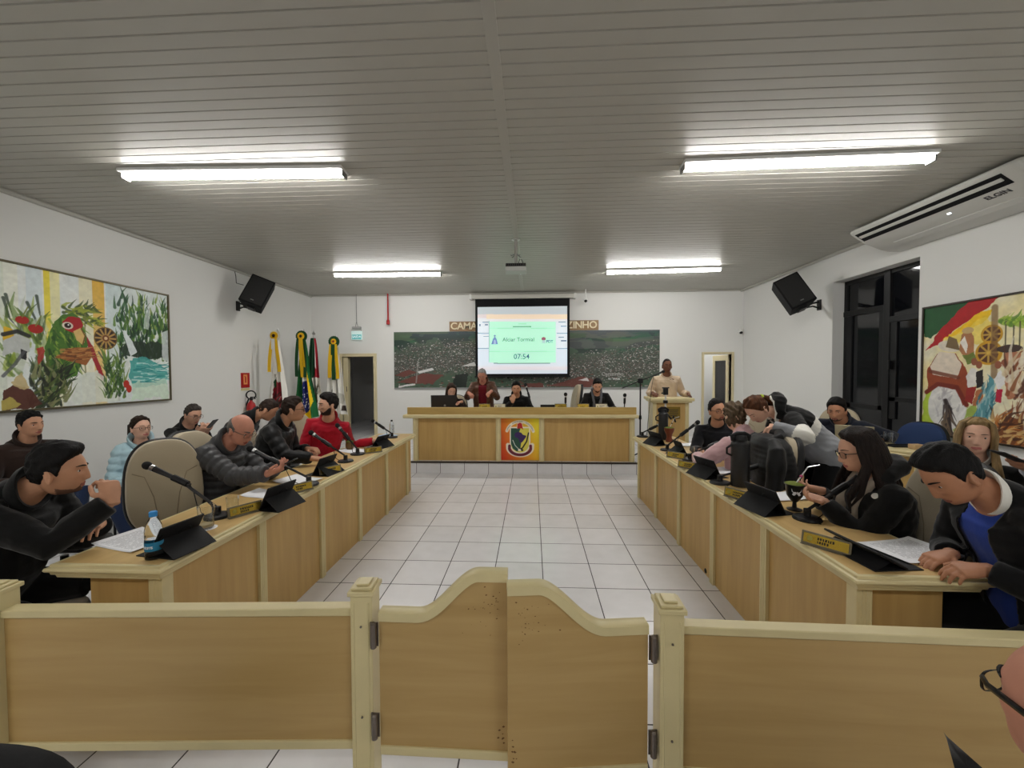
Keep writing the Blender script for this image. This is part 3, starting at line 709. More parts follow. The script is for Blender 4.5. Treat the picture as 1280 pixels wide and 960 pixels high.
def specks(nn, dens, cols, w, h, seed):
    r = np.random.default_rng(seed)
    for i in range(nn):
        j, i2 = r.integers(0, 190-h), r.integers(0, 760-w)
        if r.random() < dens[j, i2]:
            ww, hh = r.integers(1, w+1), r.integers(1, h+1); p.c[j:j+hh, i2:i2+ww] = np.array(cols[r.integers(len(cols))])
specks(20000, np.clip(town, 0, 1), [c8(168, 162, 158), c8(130, 122, 118), c8(112, 84, 76), c8(198, 194, 192), c8(56, 60, 58), c8(46, 70, 50), c8(70, 68, 64), c8(96, 92, 88), c8(40, 52, 44)], 4, 2, 5)
specks(2600, np.clip(.8-v*2.2, 0, 1), [c8(110, 66, 56), c8(60, 56, 50), c8(150, 140, 136), c8(44, 50, 40)], 9, 4, 6)
for pts in ([(.05, .12), (.7, .34), (1.15, .30), (.9, .08)], [(3.6, .03), (4.4, .26), (4.8, .12), (4.5, .0)], [(.0, .3), (.35, .42), (.55, .36), (.2, .24)], [(2.9, .02), (3.1, .1), (3.5, .1), (3.5, 0)]):
    p.poly(pts, c8(112, 62, 56), .9, .04)
for pts in ([(.55, .38), (.9, .46), (.95, .42), (.6, .33)], [(.1, .04), (.5, .1), (.5, .06), (.1, 0)], [(1.6, .5), (1.9, .6), (1.95, .5)], [(4.3, .16), (4.5, .22), (4.55, .14)]):
    p.poly(pts, c8(226, 224, 224), .9, .02)
p.poly([(1.35, .0), (1.45, .3), (1.75, .32), (1.7, 0)], c8(26, 34, 30), .9, .05)
p.line([(.52, .12), (.57, .62)], .03, c8(150, 150, 146), .8)
LC0 = mat('caption_grey', rgb(176, 176, 172), .6)
t = thing('aerial_photo', 'long panoramic aerial photograph of a town on the back wall', 'photo panel')
M = frame((1, 0, 0), (0, 0, 1), (0, -1, 0), (ax0, YB-.002, az0))
MB().box(0, aw, 0, ah, 0, .018, M=M).build('panel', GREYP, t)
p.build('print', attr_mat('printed_photo', .45), t, M @ Matrix.Translation((0, 0, .0195)))
MB().box(0, aw, -.03, 0, 0, .03, M=M).build('edge_strip', mat('silver_edge', rgb(150, 150, 150), .4, .3), t)
text_obj('caption', 'Carazinho', .12, LC0, t, M @ Matrix.Translation((5.08, .30, .021)), .0006)
text_obj('caption', 'RS - BRASIL', .055, PAPER, t, M @ Matrix.Translation((5.12, .19, .021)), .0006)
# --- letter board behind the screen
t = thing('letter_board', 'brown board with cream raised letters, its middle hidden by the projection screen', 'sign')
bz0, bz1 = 2.622, 2.848
MB().box(-1.918, 1.527, YB-.022, YB-.002, bz0, bz1).build('board', wood('sign_wood', rgb(128, 96, 58), rgb(150, 116, 72), 0), t, .003)
LC = mat('letter_cream', rgb(236, 222, 186), .5)
def letters(s, x0, x1):
    M = frame((1, 0, 0), (0, 0, 1), (0, -1, 0), (0, YB-.024, (bz0+bz1)/2))
    o = [text_obj('letter', ch, .225, LC, depth=.008, bold=.004) for ch in s]
    ws = [max(v.co.x for v in q.data.vertices)-min(v.co.x for v in q.data.vertices) for q in o]
    gap = (x1-x0-sum(ws))/(len(s)-1); x = x0
    for q, wd in zip(o, ws):
        q.data.transform(M @ Matrix.Translation((x+wd/2, 0, .004))); q.parent = t; x += wd+gap
letters('CAMARA', -1.885, -.97); letters('CARAZINHO', .12, 1.49)
# --- projection screen
t = thing('projection_screen', 'pull-down projection screen showing a green slide with a timer', 'projection screen', (-.22, YB-.14, 0))
MB().box(-1.16, 1.18, -.055, .065, 3.335, 3.43).build('case', mat('screen_case', rgb(196, 194, 186), .5), t, .012)
MB().box(-1.20, -1.15, -.06, .139, 3.33, 3.44).box(1.17, 1.22, -.06, .139, 3.33, 3.44).build('case_end', WHITEP, t, .006)
SY = YB-.14
def sx(px, py): q = at(px, py, y=SY); return q.x+.22, q.z
(a0, z1), (a1, z0) = sx(594, 374), sx(712, 470.5)
MB().box(a0, a1, -.003, .003, z0, 3.36).build('black_border', BLACKM, t)
MB().tube([(a0-.02, 0, z0), (a1+.02, 0, z0)], .018, 10).build('bottom_bar', BLACKP, t)
(b0, c1), (b1, c0) = sx(597, 384), sx(709, 467)
w_, h_ = b1-b0, c1-c0
p = Paint(280, 210, w_, h_, c8(214, 226, 238))
def U(px, py): q = sx(px, py); return q[0]-b0, q[1]-c0
def rect(a, b, c, d, col, al=1): p.poly([U(a, b), U(c, b), U(c, d), U(a, d)], col, al)
rect(590, 380, 720, 393, c8(188, 196, 200)); rect(590, 393, 612, 398, c8(216, 206, 206)); rect(608, 393, 712, 399, c8(236, 212, 188)); rect(590, 399, 720, 402, c8(222, 224, 228))
for yb, ye in ((401, 415), (418, 434)):
    rect(598, yb, 611, ye, c8(222, 232, 240)); rect(696, yb, 709, ye, c8(222, 232, 240))
for yy_ in (416, 435):
    rect(596, yy_, 611, yy_+1.2, c8(150, 164, 178)); rect(696, yy_, 710, yy_+1.2, c8(150, 164, 178))
for a, b, c_, d in ((603, 402, 611, 403.2), (606, 405, 610, 407), (604, 420, 611, 421), (698, 402, 707, 403), (701, 407, 708, 408.5), (698, 421, 705, 422), (701, 425, 708, 427), (599, 405, 601, 408)): rect(a, b, c_, d, c8(120, 134, 152))
rect(590, 458, 720, 462, c8(226, 216, 220)); rect(590, 462, 720, 470, c8(206, 214, 224)); rect(617, 453.2, 688, 455, c8(130, 150, 150), .8)
rect(612, 402, 694.5, 453.4, c8(186, 246, 216)); rect(611, 401, 612, 453, c8(160, 190, 190)); rect(612, 410, 694, 410.6, c8(150, 200, 184)); rect(612, 439, 694, 439.6, c8(150, 200, 184))
rect(641, 407.6, 664, 409, c8(70, 110, 110), .8); rect(648, 404.4, 658, 405.2, c8(110, 150, 140), .6)
p.poly([U(616, 424), U(618, 421), U(619, 421), U(621, 424), U(622.5, 430.5), U(614, 430.5)], c8(110, 130, 190), .9); p.poly([U(617, 419.5), U(618.6, 418.2), U(620, 419.5), U(618.6, 422)], c8(120, 130, 180)); p.poly([U(617.6, 425), U(619.4, 425), U(620, 430), U(617, 430)], c8(170, 190, 226))
p.ell(*U(679.5, 423.5), .05, .04, c8(150, 90, 110)); p.poly([U(677.6, 425), U(681.5, 425), U(682, 429), U(677, 429)], c8(176, 200, 206))
SCM = attr_mat('projected_slide', .8, emit=.52)  # projector light put into the sheet as colour plus its own glow
M = frame((1, 0, 0), (0, 0, 1), (0, -1, 0), (b0, -.006, c0))
sl = p.build('slide', SCM, t, M)
def stext(s, px, py, size, col, nm, bold=0):
    a, b = U(px, py); text_obj('slide_text', s, size, mat(nm, col, .8, emit=.5), sl, M @ Matrix.Translation((a, b, .002)), .0003, bold=bold)
stext('Alciar Tormial', 648, 424.6, .125, rgb(80, 120, 124), 'slide_grey', .0012)
stext('07:54', 652, 446, .165, rgb(70, 104, 140), 'slide_blue', .002)
stext('PDT', 687, 427, .085, rgb(84, 120, 160), 'slide_blue2', .003)
# --- projector on its drop pole
pr = at(645, 336, y=5.66)
t = thing('projector', 'white ceiling projector on a long pole before the screen', 'projector', (pr.x, 5.66, 0))
z = pr.z
MB().box(-.145, .145, -.11, .11, z-.055, z+.01).build('body', mat('projector_grey', rgb(182, 184, 180), .4), t, .014)
MB().box(-.14, .14, -.105, .105, z+.008, z+.055).build('upper_case', mat('projector_dark', rgb(54, 52, 50), .5), t, .01)
b = MB()
for i in range(8): b.box(-.12+i*.028, -.108+i*.028, -.108, -.1, z+.018, z+.045)
b.build('vents', BLACKM, t)
MB().lathe([(.022, z+.05), (.022, 3.5)], 14).build('pole', mat('pole_grey', rgb(150, 148, 142), .4, .3), t)
MB().lathe([(.06, 3.49), (.055, 3.5)], 14).build('ceiling_plate', WHITEP, t)
b = MB()
for a in range(4): b.tube([(.02*math.cos(a*PI/2+.7), .02*math.sin(a*PI/2+.7), z+.20), (.075*math.cos(a*PI/2+.7), .06*math.sin(a*PI/2+.7), z+.17), (.09*math.cos(a*PI/2+.7), .08*math.sin(a*PI/2+.7), z+.175)], .006, 6)
b.build('bracket', GREYP, t)
MB().tube([(.03, .02, z+.06), (.05, .03, z+.14), (.08, .03, z+.13), (.105, .02, z+.06)], .005, 6).build('cable', BLACKP, t)
MB().lathe([(.03, 0), (.03, .02)], 14, M=Matrix.Translation((.06, .105, z-.02)) @ Matrix.Rotation(-PI/2, 4, 'X')).build('lens', mat('lens_glow', (.85, .9, 1), .2, emit=1.5), t)
# --- loudspeakers
def wall_speaker(label, c, rz, tilt, roll, wall_pt):
    t = thing('loudspeaker', label, 'loudspeaker', (0, 0, 0))
    M = Matrix.Translation(c) @ Euler((tilt, roll, rz), 'YXZ').to_matrix().to_4x4()
    m = MB(); w0, w1, h, d0, d1 = .19, .14, .27, -.15, .16
    m.add([(-w0, d0, -h), (w0, d0, -h), (w1, d1, -h), (-w1, d1, -h), (-w0, d0, h), (w0, d0, h), (w1, d1, h), (-w1, d1, h)], [(3, 2, 1, 0), (4, 5, 6, 7), (0, 1, 5, 4), (1, 2, 6, 5), (2, 3, 7, 6), (3, 0, 4, 7)], M=M)
    m.build('cabinet', BLACKM, t, .012)
    g = MB().box(-.165, .165, -.158, -.148, -.245, .245, M=M); gg = g.build('grille', mat('speaker_grille', (.012, .012, .012), .6, bump=(900, .4)), t, .006)
    MB().box(-.025, .025, -.161, -.157, -.20, -.185, M=M).build('badge', GREYP, gg)
    MB().box(-.06, .06, -.05, .09, -.30, -.265, M=M).build('handle', BLACKP, t, .01)
    wp = Vector(wall_pt); sp = M @ Vector((0, .10, -.24)); sgx = 1 if wp.x < 0 else -1
    MB().box(wp.x-.012, wp.x+.012, wp.y-.04, wp.y+.04, wp.z-.085, wp.z+.085).build('wall_plate', BLACKP, t, .004)
    a = MB()
    a.tube([wp+Vector((0, 0, .05)), wp+Vector((sgx*.10, 0, .03)), sp], .016, 8); a.tube([wp+Vector((0, 0, -.05)), wp+Vector((sgx*.10, 0, -.02)), sp], .014, 8)
    a.build('arm', BLACKP, t)
    return t
cL = at(323, 368, y=6.92); cR = at(990, 368, y=6.72)
wall_speaker('black loudspeaker tilted down on the left wall bracket', cL, math.radians(28), math.radians(-16), math.radians(22), (XL+.012, 7.0, 2.86))
wall_speaker('black loudspeaker tilted down on the right wall bracket', cR, math.radians(-18), math.radians(-16), math.radians(-26), (XR-.012, 6.93, 2.745))
tag(MB().tube([(XL+.02, 6.93, 3.46), (XL+.06, 6.9, 3.36), (XL+.05, 6.92, 3.25), (XL+.16, 6.95, 3.22)], .006, 6).build('speaker_cable', BLACKP), 'thin speaker cable hanging from the left cornice behind the loudspeaker', 'cable')
# --- air conditioner under the ceiling
t = thing('air_conditioner', 'white under-ceiling air conditioner above the dark window', 'air conditioner', (0, 0, 0))
prof = [(XR, 3.47), (4.20, 3.485), (4.13, 3.46), (4.115, 3.435), (4.135, 3.41), (4.295, 3.30), (4.50, 3.215), (4.60, 3.19), (XR, 3.185)]
y0, y1 = 3.70, 5.52
R = []
for y, e in ((y0, .03), (y0+.02, 0), (y1-.02, 0), (y1, .03)):
    R.append([(x+(e if x < 4.5 else 0), y, z+(e*.6 if z < 3.4 else 0)) for x, z in prof])
ACW = mat('ac_white', rgb(205, 205, 200), .4)
MB().rings(R).build('casing', ACW, t, .008)
d = Vector((.16, 0, -.11)).normalized(); nn = Vector((-d.z, 0, d.x))*-1
M = frame((0, 1, 0), tuple(d), tuple(Vector((0, 1, 0)).cross(d)), (4.135, y0, 3.41))
MB().box(.14, y1-y0-.06, .018, .160, -.004, .003, M=M).build('air_outlet', BLACKM, t)
MB().box(.17, y1-y0-.08, .062, .100, -.004, .012, M=M).build('louvre', ACW, t, .003)
M2 = frame((0, 1, 0), tuple(Vector((.205, 0, -.085)).normalized()), tuple(Vector((0, 1, 0)).cross(Vector((.205, 0, -.085)).normalized())), (4.295, y0, 3.30))
M3 = M2 @ Matrix.Translation((.22, .012, .0)) 
flip = 1 if M2.to_3x3().col[2].z < 0 else -1
text_obj('badge_lettering', 'ELGIN', .075, mat('badge_dark', (.03, .03, .035), .5), t, frame(tuple(Vector((0, -1, 0))), tuple(-Vector((.205, 0, -.085)).normalized()), tuple((Vector((0, -1, 0))).cross(-Vector((.205, 0, -.085)).normalized())), (4.325, 4.02, 3.286)), .001, bold=.002)
MB().box(.75, .78, .03, .045, -.003, .004, M=M2).build('status_light', mat('status_led', (.9, .95, 1), .3, emit=6), t)
MB().box(.25, 1.55, .16, .245, -.012, .006, M=M2).build('intake_grille', ACW, t, .006)
# --- small fixtures
def camera_dome(label, p, up=.06):
    t = thing('security_camera', label, 'security camera', p)
    MB().lathe([(.018, 0), (.02, .02), (.012, up)], 12).build('mount', WHITEP, t)
    MB().lathe([(.035, -.07), (.05, -.04), (.05, 0), (.04, .012)], 14).build('housing', WHITEP, t)
    MB().ball((0, -.02, -.055), (.036, .04, .034), 12, 8).build('lens_dome', BLACKP, t)
    return t
q = at(732, 376, y=9.1); camera_dome('white security camera hanging right of the projection screen', (q.x, 9.1, q.z+.05), .22)
q = at(928, 414, y=9.3); camera_dome('small security camera on the back wall by the right door', (q.x-.02, 9.34, q.z+.03))
t = thing('exit_sign', 'lit green exit sign hanging above the left door', 'exit sign', (-4.1, 9.33, 0))
MB().box(-.125, .125, -.012, .012, 2.44, 2.64).build('panel', mat('sign_acrylic', rgb(214, 240, 236), .3, emit=.25), t, .004)
sg = MB().box(-.112, .112, -.015, -.012, 2.455, 2.56); sf = sg.build('sign_face', mat('sign_teal', rgb(80, 178, 182), .5, emit=.25), t)
text_obj('sign_text', 'SAÍDA', .075, mat('sign_white', rgb(240, 250, 250), .5, emit=.3), sf, frame((1, 0, 0), (0, 0, 1), (0, -1, 0), (0, -.016, 2.508)), .0005, bold=.001)
MB().box(-.1, .1, -.03, .03, 2.70, 2.745).build('driver_box', mat('driver_grey', rgb(170, 170, 168), .5), t, .004)
m = MB().tube([(-.03, 0, 2.745), (0, 0, 2.86), (0, 0, 3.5)], .006, 6).tube([(.03, 0, 2.745), (0, 0, 2.86)], .005, 6).tube([(.11, 0, 2.64), (.10, 0, 2.72)], .004, 6)
m.build('hanger', GREYP, t)
tag(MB().lathe([(.022, 0), (.038, .01), (.038, .09), (.018, .12), (.016, .72)], 12, M=Matrix.Translation((-3.34, 9.3, 2.78))).build('sprinkler_pipe', RED), 'thin red pipe hanging from the ceiling beside the exit sign', 'pipe')
# --- fire extinguisher and its sign
t = thing('fire_extinguisher', 'red fire extinguisher hanging on the left wall beside the flags', 'fire extinguisher', (XL+.10, 7.16, .69))
MB().lathe([(.06, 0), (.075, .02), (.075, .36), (.06, .42), (.025, .46), (.022, .48)], 18).build('cylinder', RED, t)
MB().lathe([(.0765, .12), (.0765, .30)], 18, cap=False).build('label_band', mat('label_yellow', rgb(214, 200, 130), .6), t)
MB().box(-.02, .02, -.02, .02, .475, .53).box(-.012, .10, -.012, .012, .53, .545).box(-.012, .085, -.01, .01, .50, .512).build('valve', BLACKP, t, .003)
MB().tube([(.02*math.cos(a)+.0+.07*math.cos(a), 0, .50+.075+.075*math.sin(a)) for a in np.linspace(-.9, 4.2, 18)]+[(-.09, 0, .40), (-.085, 0, .22)], .012, 8).build('hose', BLACKP, t)
sg = thing('fire_sign', 'red and yellow extinguisher sign on the wall above the extinguisher', 'sign', (XL+.004, 7.15, 1.40))
MB().box(-.002, .004, -.11, .11, 0, .27).build('plate', RED, sg)
MB().box(.004, .0055, -.05, .05, .06, .24).build('pictogram_panel', mat('sign_orange', rgb(226, 150, 90), .5), sg)
MB().box(.0055, .0065, -.015, .015, .09, .20).box(.0055, .0065, -.03, .0, .20, .21).build('pictogram', RED, sg)
MB().box(-.002, .004, -.11, .11, -.05, -.01).build('text_strip', mat('sign_yellow', rgb(220, 206, 150), .6), sg)
# --- flags
FLAGM = attr_mat('flag_cloth', .8, bump=(300, .1))
def flag(label, px, py, Y, colour, ros, ribbons, W0=.05, W1=.40, seed=0, zb=.75, yaw=0):
    top = at(px+4, py+4, y=Y); zt = top.z
    t = thing('flag', label, 'flag', (top.x, Y, PZ), yaw, 'flags on poles beside the left door')
    z0 = -PZ
    MB().lathe([(.15, 0), (.15, .02), (.05, .05), (.02, .08)], 18).build('base', DARKST, t)
    MB().lathe([(.014, .05), (.014, zt-PZ-.06)], 10).build('pole', CHROME, t)
    MB().lathe([(.012, zt-PZ-.07), (.03, zt-PZ-.05), (.034, zt-PZ-.03), (.012, zt-PZ), (.004, zt-PZ+.05)], 12).build('finial', CHROME, t)
    H = zt-.13-zb; p = Paint(90, 120, 1, 1); colour(p)
    nf = 3.2
    def fn(u, v):
        wd = W0+(W1-W0)*(1-v)**.75; ph = seed+1.5*np.sin(3*v)
        x = (u-.5)*wd*(1+.08*np.sin(5*v+seed)); y = -.035-.055*(.25+(1-v))*np.cos(2*PI*nf*u+ph)-.03*(1-v)*np.sin(9*v+seed)*.4
        z = zb-PZ+v*H+.03*np.sin(6*u+seed)*(1-v)
        return np.stack([x, y, z], -1)
    p.build('cloth', FLAGM, t, fn=fn)
    if ros:
        zr = zt-PZ-.11; ro = None
        for k, (r, c, dy) in enumerate(ros):
            m = MB(); n = 36
            ring = [[(q*(1+.05*(j % 2))*math.cos(2*PI*j/n), -.10-dy-.008*(j % 2), zr+q*(1+.05*(j % 2))*math.sin(2*PI*j/n)) for j in range(n)] for q in (r*.2, r)]
            m.rings(ring, cap=False); b = len(m.v); m.add([(x, y+.02, z) for x, y, z in ring[1]], [tuple(range(n))])
            m.ball((0, -.10-dy, zr), (r*.25, .008, r*.25), 10, 6)
            o_ = m.build('rosette', mat('cloth_'+c[0], c[1], .8), t if ro is None else ro); ro = ro or o_
        for k, (c, x0, x1, wd, zl) in enumerate(ribbons):
            m = MB(); R = []
            for i in range(12):
                f = i/11; xc = x0+(x1-x0)*f; y = -.115-.03*math.sin(f*3+k)-.004*k-.03*f
                R.append([(xc-wd/2, y, zr-.06-f*zl), (xc+wd/2, y-.01, zr-.06-f*zl), (xc+wd/2, y-.004, zr-.06-f*zl), (xc-wd/2, y+.006, zr-.06-f*zl)])
            m.rings(R).build('ribbon', mat('cloth_'+c[0], c[1], .75), t)
    return t
YEL = ('yellow', rgb(236, 190, 30)); WHI = ('white', rgb(232, 230, 222)); GRN = ('green', rgb(22, 92, 48)); REDC = ('red', rgb(150, 30, 40)); DK = ('dark', rgb(60, 40, 24)); DGR = ('darkgreen', rgb(18, 70, 34))
def fl_city(p):
    p.c[:] = c8(232, 230, 222); p.poly([(.28, .05), (.72, .05), (.75, .42), (.5, .48), (.3, .42)], c8(150, 40, 50), 1, .1); p.poly([(.3, .38), (.45, .5), (.36, .54), (.26, .46)], c8(30, 80, 44)); p.strokes(30, .3, .7, .05, .4, .12, .03, (c8(90, 30, 40), c8(220, 180, 180), c8(40, 50, 40)), 1, 1, .8, 2)
def fl_brazil(p):
    p.c[:] = c8(20, 92, 46); p.poly([(.36, .1), (.62, -.1), (.9, .2), (.80, .62), (.60, .80), (.42, .55)], c8(244, 204, 20)); p.ell(.58, .30, .15, .22, c8(28, 40, 110)); p.line([(.43, .48), (.6, .5), (.72, .44)], .05, c8(235, 238, 235))
    r = random.Random(4)
    for i in range(26): p.ell(.58+r.uniform(-.1, .1), .28+r.uniform(-.15, .13), .007, .009, (1, 1, 1))
def fl_state(p):
    p.c[:] = c8(24, 66, 40); p.poly([(.62, 1), (1, 1), (1, .0), (0, 0), (0, .3), (.5, .50), (.62, .6)], c8(160, 34, 48)); p.poly([(.62, 1), (.78, 1), (.78, .6), (.66, .66)], c8(226, 220, 214)); p.poly([(0, .0), (0, .22), (.45, .5), (1, .48), (1, 0)], c8(230, 226, 214)); p.ell(.6, .25, .2, .16, c8(90, 96, 70), rough=.8); p.strokes(30, .45, .8, .1, .38, .1, .03, (c8(40, 60, 40), c8(200, 190, 170), c8(90, 70, 50)), 1, 1, .9, 2)
def fl_white(p):
    p.c[:] = c8(233, 231, 224); p.poly([(.2, .22), (.36, .24), (.36, .40), (.2, .36)], c8(40, 40, 40)); p.strokes(14, .2, .36, .22, .4, .1, .02, (c8(220, 220, 216),), 0, .2, .9, 3); p.poly([(.55, .18), (.8, .14), (.9, .26), (.7, .3)], c8(196, 194, 184)); p.poly([(.75, .05), (.9, .04), (.9, .12), (.78, .12)], c8(70, 60, 54))
flag('white flag with a red crest and white rosette, nearest the fire extinguisher', 343, 409, 7.5, fl_city, [(.10, WHI, 0), (.075, YEL, .012), (.03, DK, .024)], [(YEL, -.03, -.08, .07, .62), (WHI, 0, .02, .075, .66), (YEL, .045, .10, .07, .62)], seed=.5)
flag('national flag of green with a yellow diamond and a blue globe', 376, 410, 8.0, fl_brazil, [(.11, DGR, 0), (.07, YEL, .012), (.028, DK, .024)], [(DGR, -.06, -.08, .07, .75), (YEL, 0, .02, .06, .76), (YEL, .03, .07, .05, .76), (DGR, .06, .09, .07, .76)], seed=1.6, W1=.5)
flag('dark green, red and white flag behind the national one', 388, 411, 8.35, fl_state, None, None, W0=.10, W1=.42, seed=2.7)
flag('white flag with a green and yellow rosette next to the left door', 416, 417, 8.6, fl_white, [(.115, DGR, 0), (.06, YEL, .012), (.022, REDC, .024)], [(YEL, -.05, -.08, .085, .72), (DGR, 0, 0, .085, .76), (YEL, .055, .085, .075, .74)], seed=3.9, W1=.56)
# ================================================================ chairs
def superel(n, a, b, p):
    o = []
    for j in range(n):
        t = 2*PI*j/n; c, s = math.cos(t), math.sin(t)
        o.append((a*math.copysign(abs(c)**(2/p), c), b*math.copysign(abs(s)**(2/p), s)))
    return o
SHELL = mat('chair_shell', (.008, .008, .009), .5, spec=.35)
BLUEF = mat('blue_upholstery', rgb(30, 52, 92), .85, bump=(180, .1))
BLKF = mat('black_upholstery', (.009, .009, .010), .85, bump=(180, .1))
def pad(m, n, c, w, h, d, M, p=3.2, taper=0, curve=0, mi=0):
    """cushion: rounded rectangle w x h, pillow profile of depth d, in M's xy plane, bulging along +z"""
    R = []
    for k, (s, z) in enumerate(((.80, -d), (.965, -d*.9), (1.0, -d*.55), (1.0, d*.25), (.975, d*.62), (.90, d*.86), (.6, d), (.2, d*1.04))):
        r = []
        for x, y in superel(n, w/2, h/2, p):
            f = 1-taper*(y/h+.5)*.5
            X, Y = x*s*f, y*s
            r.append((X, Y, z+curve*(X/w)**2*4))
        R.append(r)
    m.rings(R, mi, M)
def office_chair(label, loc, rz, m=BEIGE, back_h=.62, back_w=.48, group=None, seat_z=.47, arms=True, arm_z=.66):
    t = thing('office_chair', label, 'chair', loc, rz, group)
    mb = MB(); pad(mb, 40, None, .50, .48, .05, Matrix.Translation((0, .03, seat_z-.05)), 3.4); mb.build('seat', m, t)
    zc = seat_z+.10+back_h/2
    Mb = Matrix.Translation((0, -.235, zc)) @ Matrix.Rotation(math.radians(98), 4, 'X') @ Matrix.Rotation(PI, 4, 'Y') @ Matrix.Identity(4)
    # local: x right, y up the back, z forward
    Mb = frame((1, 0, 0), (0, -.13, .99), (0, .99, .13), (0, -.245, zc))
    mb = MB(); pad(mb, 48, None, back_w, back_h, .048, Mb, 2.7, .18, .035); b = mb.build('backrest', m, t)
    sm = MB()
    for sgn in (-1, 1):
        pts = [(sgn*back_w*.10, -back_h*.40, .05), (sgn*back_w*.16, -back_h*.1, .05), (sgn*back_w*.26, back_h*.12, .047), (sgn*back_w*.40, back_h*.17, .043)]
        sm.tube([Mb @ Vector((x, y, z+.035*(x/back_w)**2*4-.001)) for x, y, z in pts], .0035, 6)
    sm.build('seam', mat('seam_beige', rgb(140, 128, 106), .9) if m is BEIGE else m, b)  # seam line in a darker beige than the cushion
    mb = MB(); pad(mb, 48, None, back_w+.025, back_h+.025, .03, frame((1, 0, 0), (0, -.13, .99), (0, .99, .13), (0, -.282, zc-.004)), 2.7, .18, .035); mb.build('back_shell', SHELL, t)
    MB().tube([(0, -.05, seat_z-.11), (0, -.26, seat_z-.10), (0, -.33, seat_z+.02), (0, -.31, seat_z+.2)], .028, 8, flat=.5).build('back_bracket', SHELL, t)
    if arms:
        for sgn in (-1, 1):
            mb = MB().tube([(sgn*.20, .0, seat_z-.10), (sgn*.29, .0, seat_z-.09), (sgn*.30, .0, arm_z-.03)], .018, 8)
            mb.tube([(sgn*.30, -.14, arm_z-.01), (sgn*.30, -.08, arm_z), (sgn*.30, .12, arm_z), (sgn*.29, .18, arm_z-.02)], .026, 10, flat=.6); mb.build('armrest', SHELL, t)
    MB().lathe([(.026, .10), (.026, seat_z-.22), (.04, seat_z-.2), (.05, seat_z-.11)], 12).box(-.1, .1, -.12, .12, seat_z-.13, seat_z-.10).build('gas_lift', SHELL, t)
    for k in range(5):
        a = 2*PI*k/5+.3; c, s = math.cos(a), math.sin(a)
        l = MB().tube([(0, 0, .11), (.15*c, .15*s, .095), (.29*c, .29*s, .07)], [.03, .024, .018], 8, flat=.7)
        l.ball((.29*c, .29*s, .03), .03, 10, 6); l.build('leg', SHELL, t)
    return t
def visitor_chair(label, loc, rz, m=BLKF, group=None, seat_z=.44, top=.86):
    t = thing('visitor_chair', label, 'chair', loc, rz, group)
    mb = MB(); pad(mb, 32, None, .48, .46, .035, Matrix.Translation((0, .02, seat_z-.035)), 4); mb.build('seat', m, t)
    mb = MB(); pad(mb, 32, None, .46, .36, .03, frame((1, 0, 0), (0, -.16, .987), (0, .987, .16), (0, -.24, top-.18)), 3.5, 0, .03); mb.build('backrest', m, t)
    for sx in (-1, 1):
        MB().tube([(sx*.2, .22, .011), (sx*.2, .18, seat_z-.06)], .011, 8).build('leg', SHELL, t)
        MB().tube([(sx*.2, -.26, .011), (sx*.2, -.2, seat_z-.06), (sx*.2, -.24, seat_z+.05), (sx*.19, -.30, top-.12)], .011, 8).build('leg', SHELL, t)
    MB().tube([(-.2, .18, seat_z-.06), (.2, .18, seat_z-.06), (.2, -.2, seat_z-.06), (-.2, -.2, seat_z-.06), (-.2, .18, seat_z-.06)], .01, 8).build('seat_frame', SHELL, t)
    return t
def face(dx, dy): return math.atan2(-dx, dy)          # rotation that turns local +Y to (dx, dy)
OC = 'beige office chairs at the council desks'
office_chair('empty beige office chair turned to the camera between the black coat and the grey puffer', (-2.36, 2.52, 0), face(1, -.80), group=OC, seat_z=.47, back_h=.63, back_w=.43)
office_chair('beige office chair under the man in the grey puffer jacket', (-2.52, 3.12, 0), face(1, -.10), group=OC)
office_chair('beige office chair under the man in the black coat at the desk end', (-2.62, 1.84, 0), face(1, .1), group=OC, seat_z=.45, back_h=.5)
office_chair('beige office chair under the man in the black quilted jacket with glasses', (-2.62, 3.88, 0), face(1, .15), group=OC)
office_chair('beige office chair under the man in the red shirt', (-2.62, 4.62, 0), face(1, -.4), group=OC)
office_chair('beige office chair under the long-haired woman in the black coat', (1.94, 2.22, 0), face(-1, .05), group=OC, back_h=.62)
office_chair('beige office chair under the man in the blue sweater', (2.24, 1.72, 0), face(-1, .05), group=OC, back_h=.46)
office_chair('beige office chair draped with a black puffer coat', (1.72, 3.30, 0), face(-1, .1), group=OC, back_h=.58)
office_chair('beige office chair under the woman in the pink sweater', (2.10, 3.86, 0), face(-1, .35), group=OC, back_h=.5)
office_chair('beige office chair under the man in glasses and black sweater', (2.40, 4.62, 0), face(-1, -.25), group=OC, back_h=.66, seat_z=.50)
q = at(1030, 530, y=5.55)
office_chair('beige office chair under the man with the silver laptop', (3.72, 5.20, 0), face(-.8, -.6), group='office chairs at the side table')
office_chair('empty beige office chair left of the man with the silver laptop', (3.42, 5.72, 0), face(-.4, -.9), group='office chairs at the side table')
office_chair('blue office chair beside the window, right of the man with the laptop', (4.18, 4.72, 0), face(-.95, -.3), BLUEF, group='office chairs at the side table', arms=False, back_h=.5)
DG = 'office chairs at the presiding bench'
for x, y, d, l in ((-1.50, 7.62, (0, -1), 'beige office chair under the woman with the black laptop on the bench'), (-.30, 7.6, (0, -1), 'beige office chair under the man covering his mouth at the bench'), (1.20, 7.6, (0, -1), 'beige office chair under the man with the grey scarf at the bench')):
    office_chair(l, (x, y, PZ), face(*d), group=DG, back_h=.46)
office_chair('empty beige office chair seen edge-on at the presiding bench', (.60, 7.60, PZ), face(-1, -.12), group=DG, back_h=.62, seat_z=.52)
AU = 'visitor chairs along the walls'
visitor_chair('black visitor chair under the man in dark brown below the wildlife painting', (-4.86, 3.58, 0), face(1, -.1), group=AU)
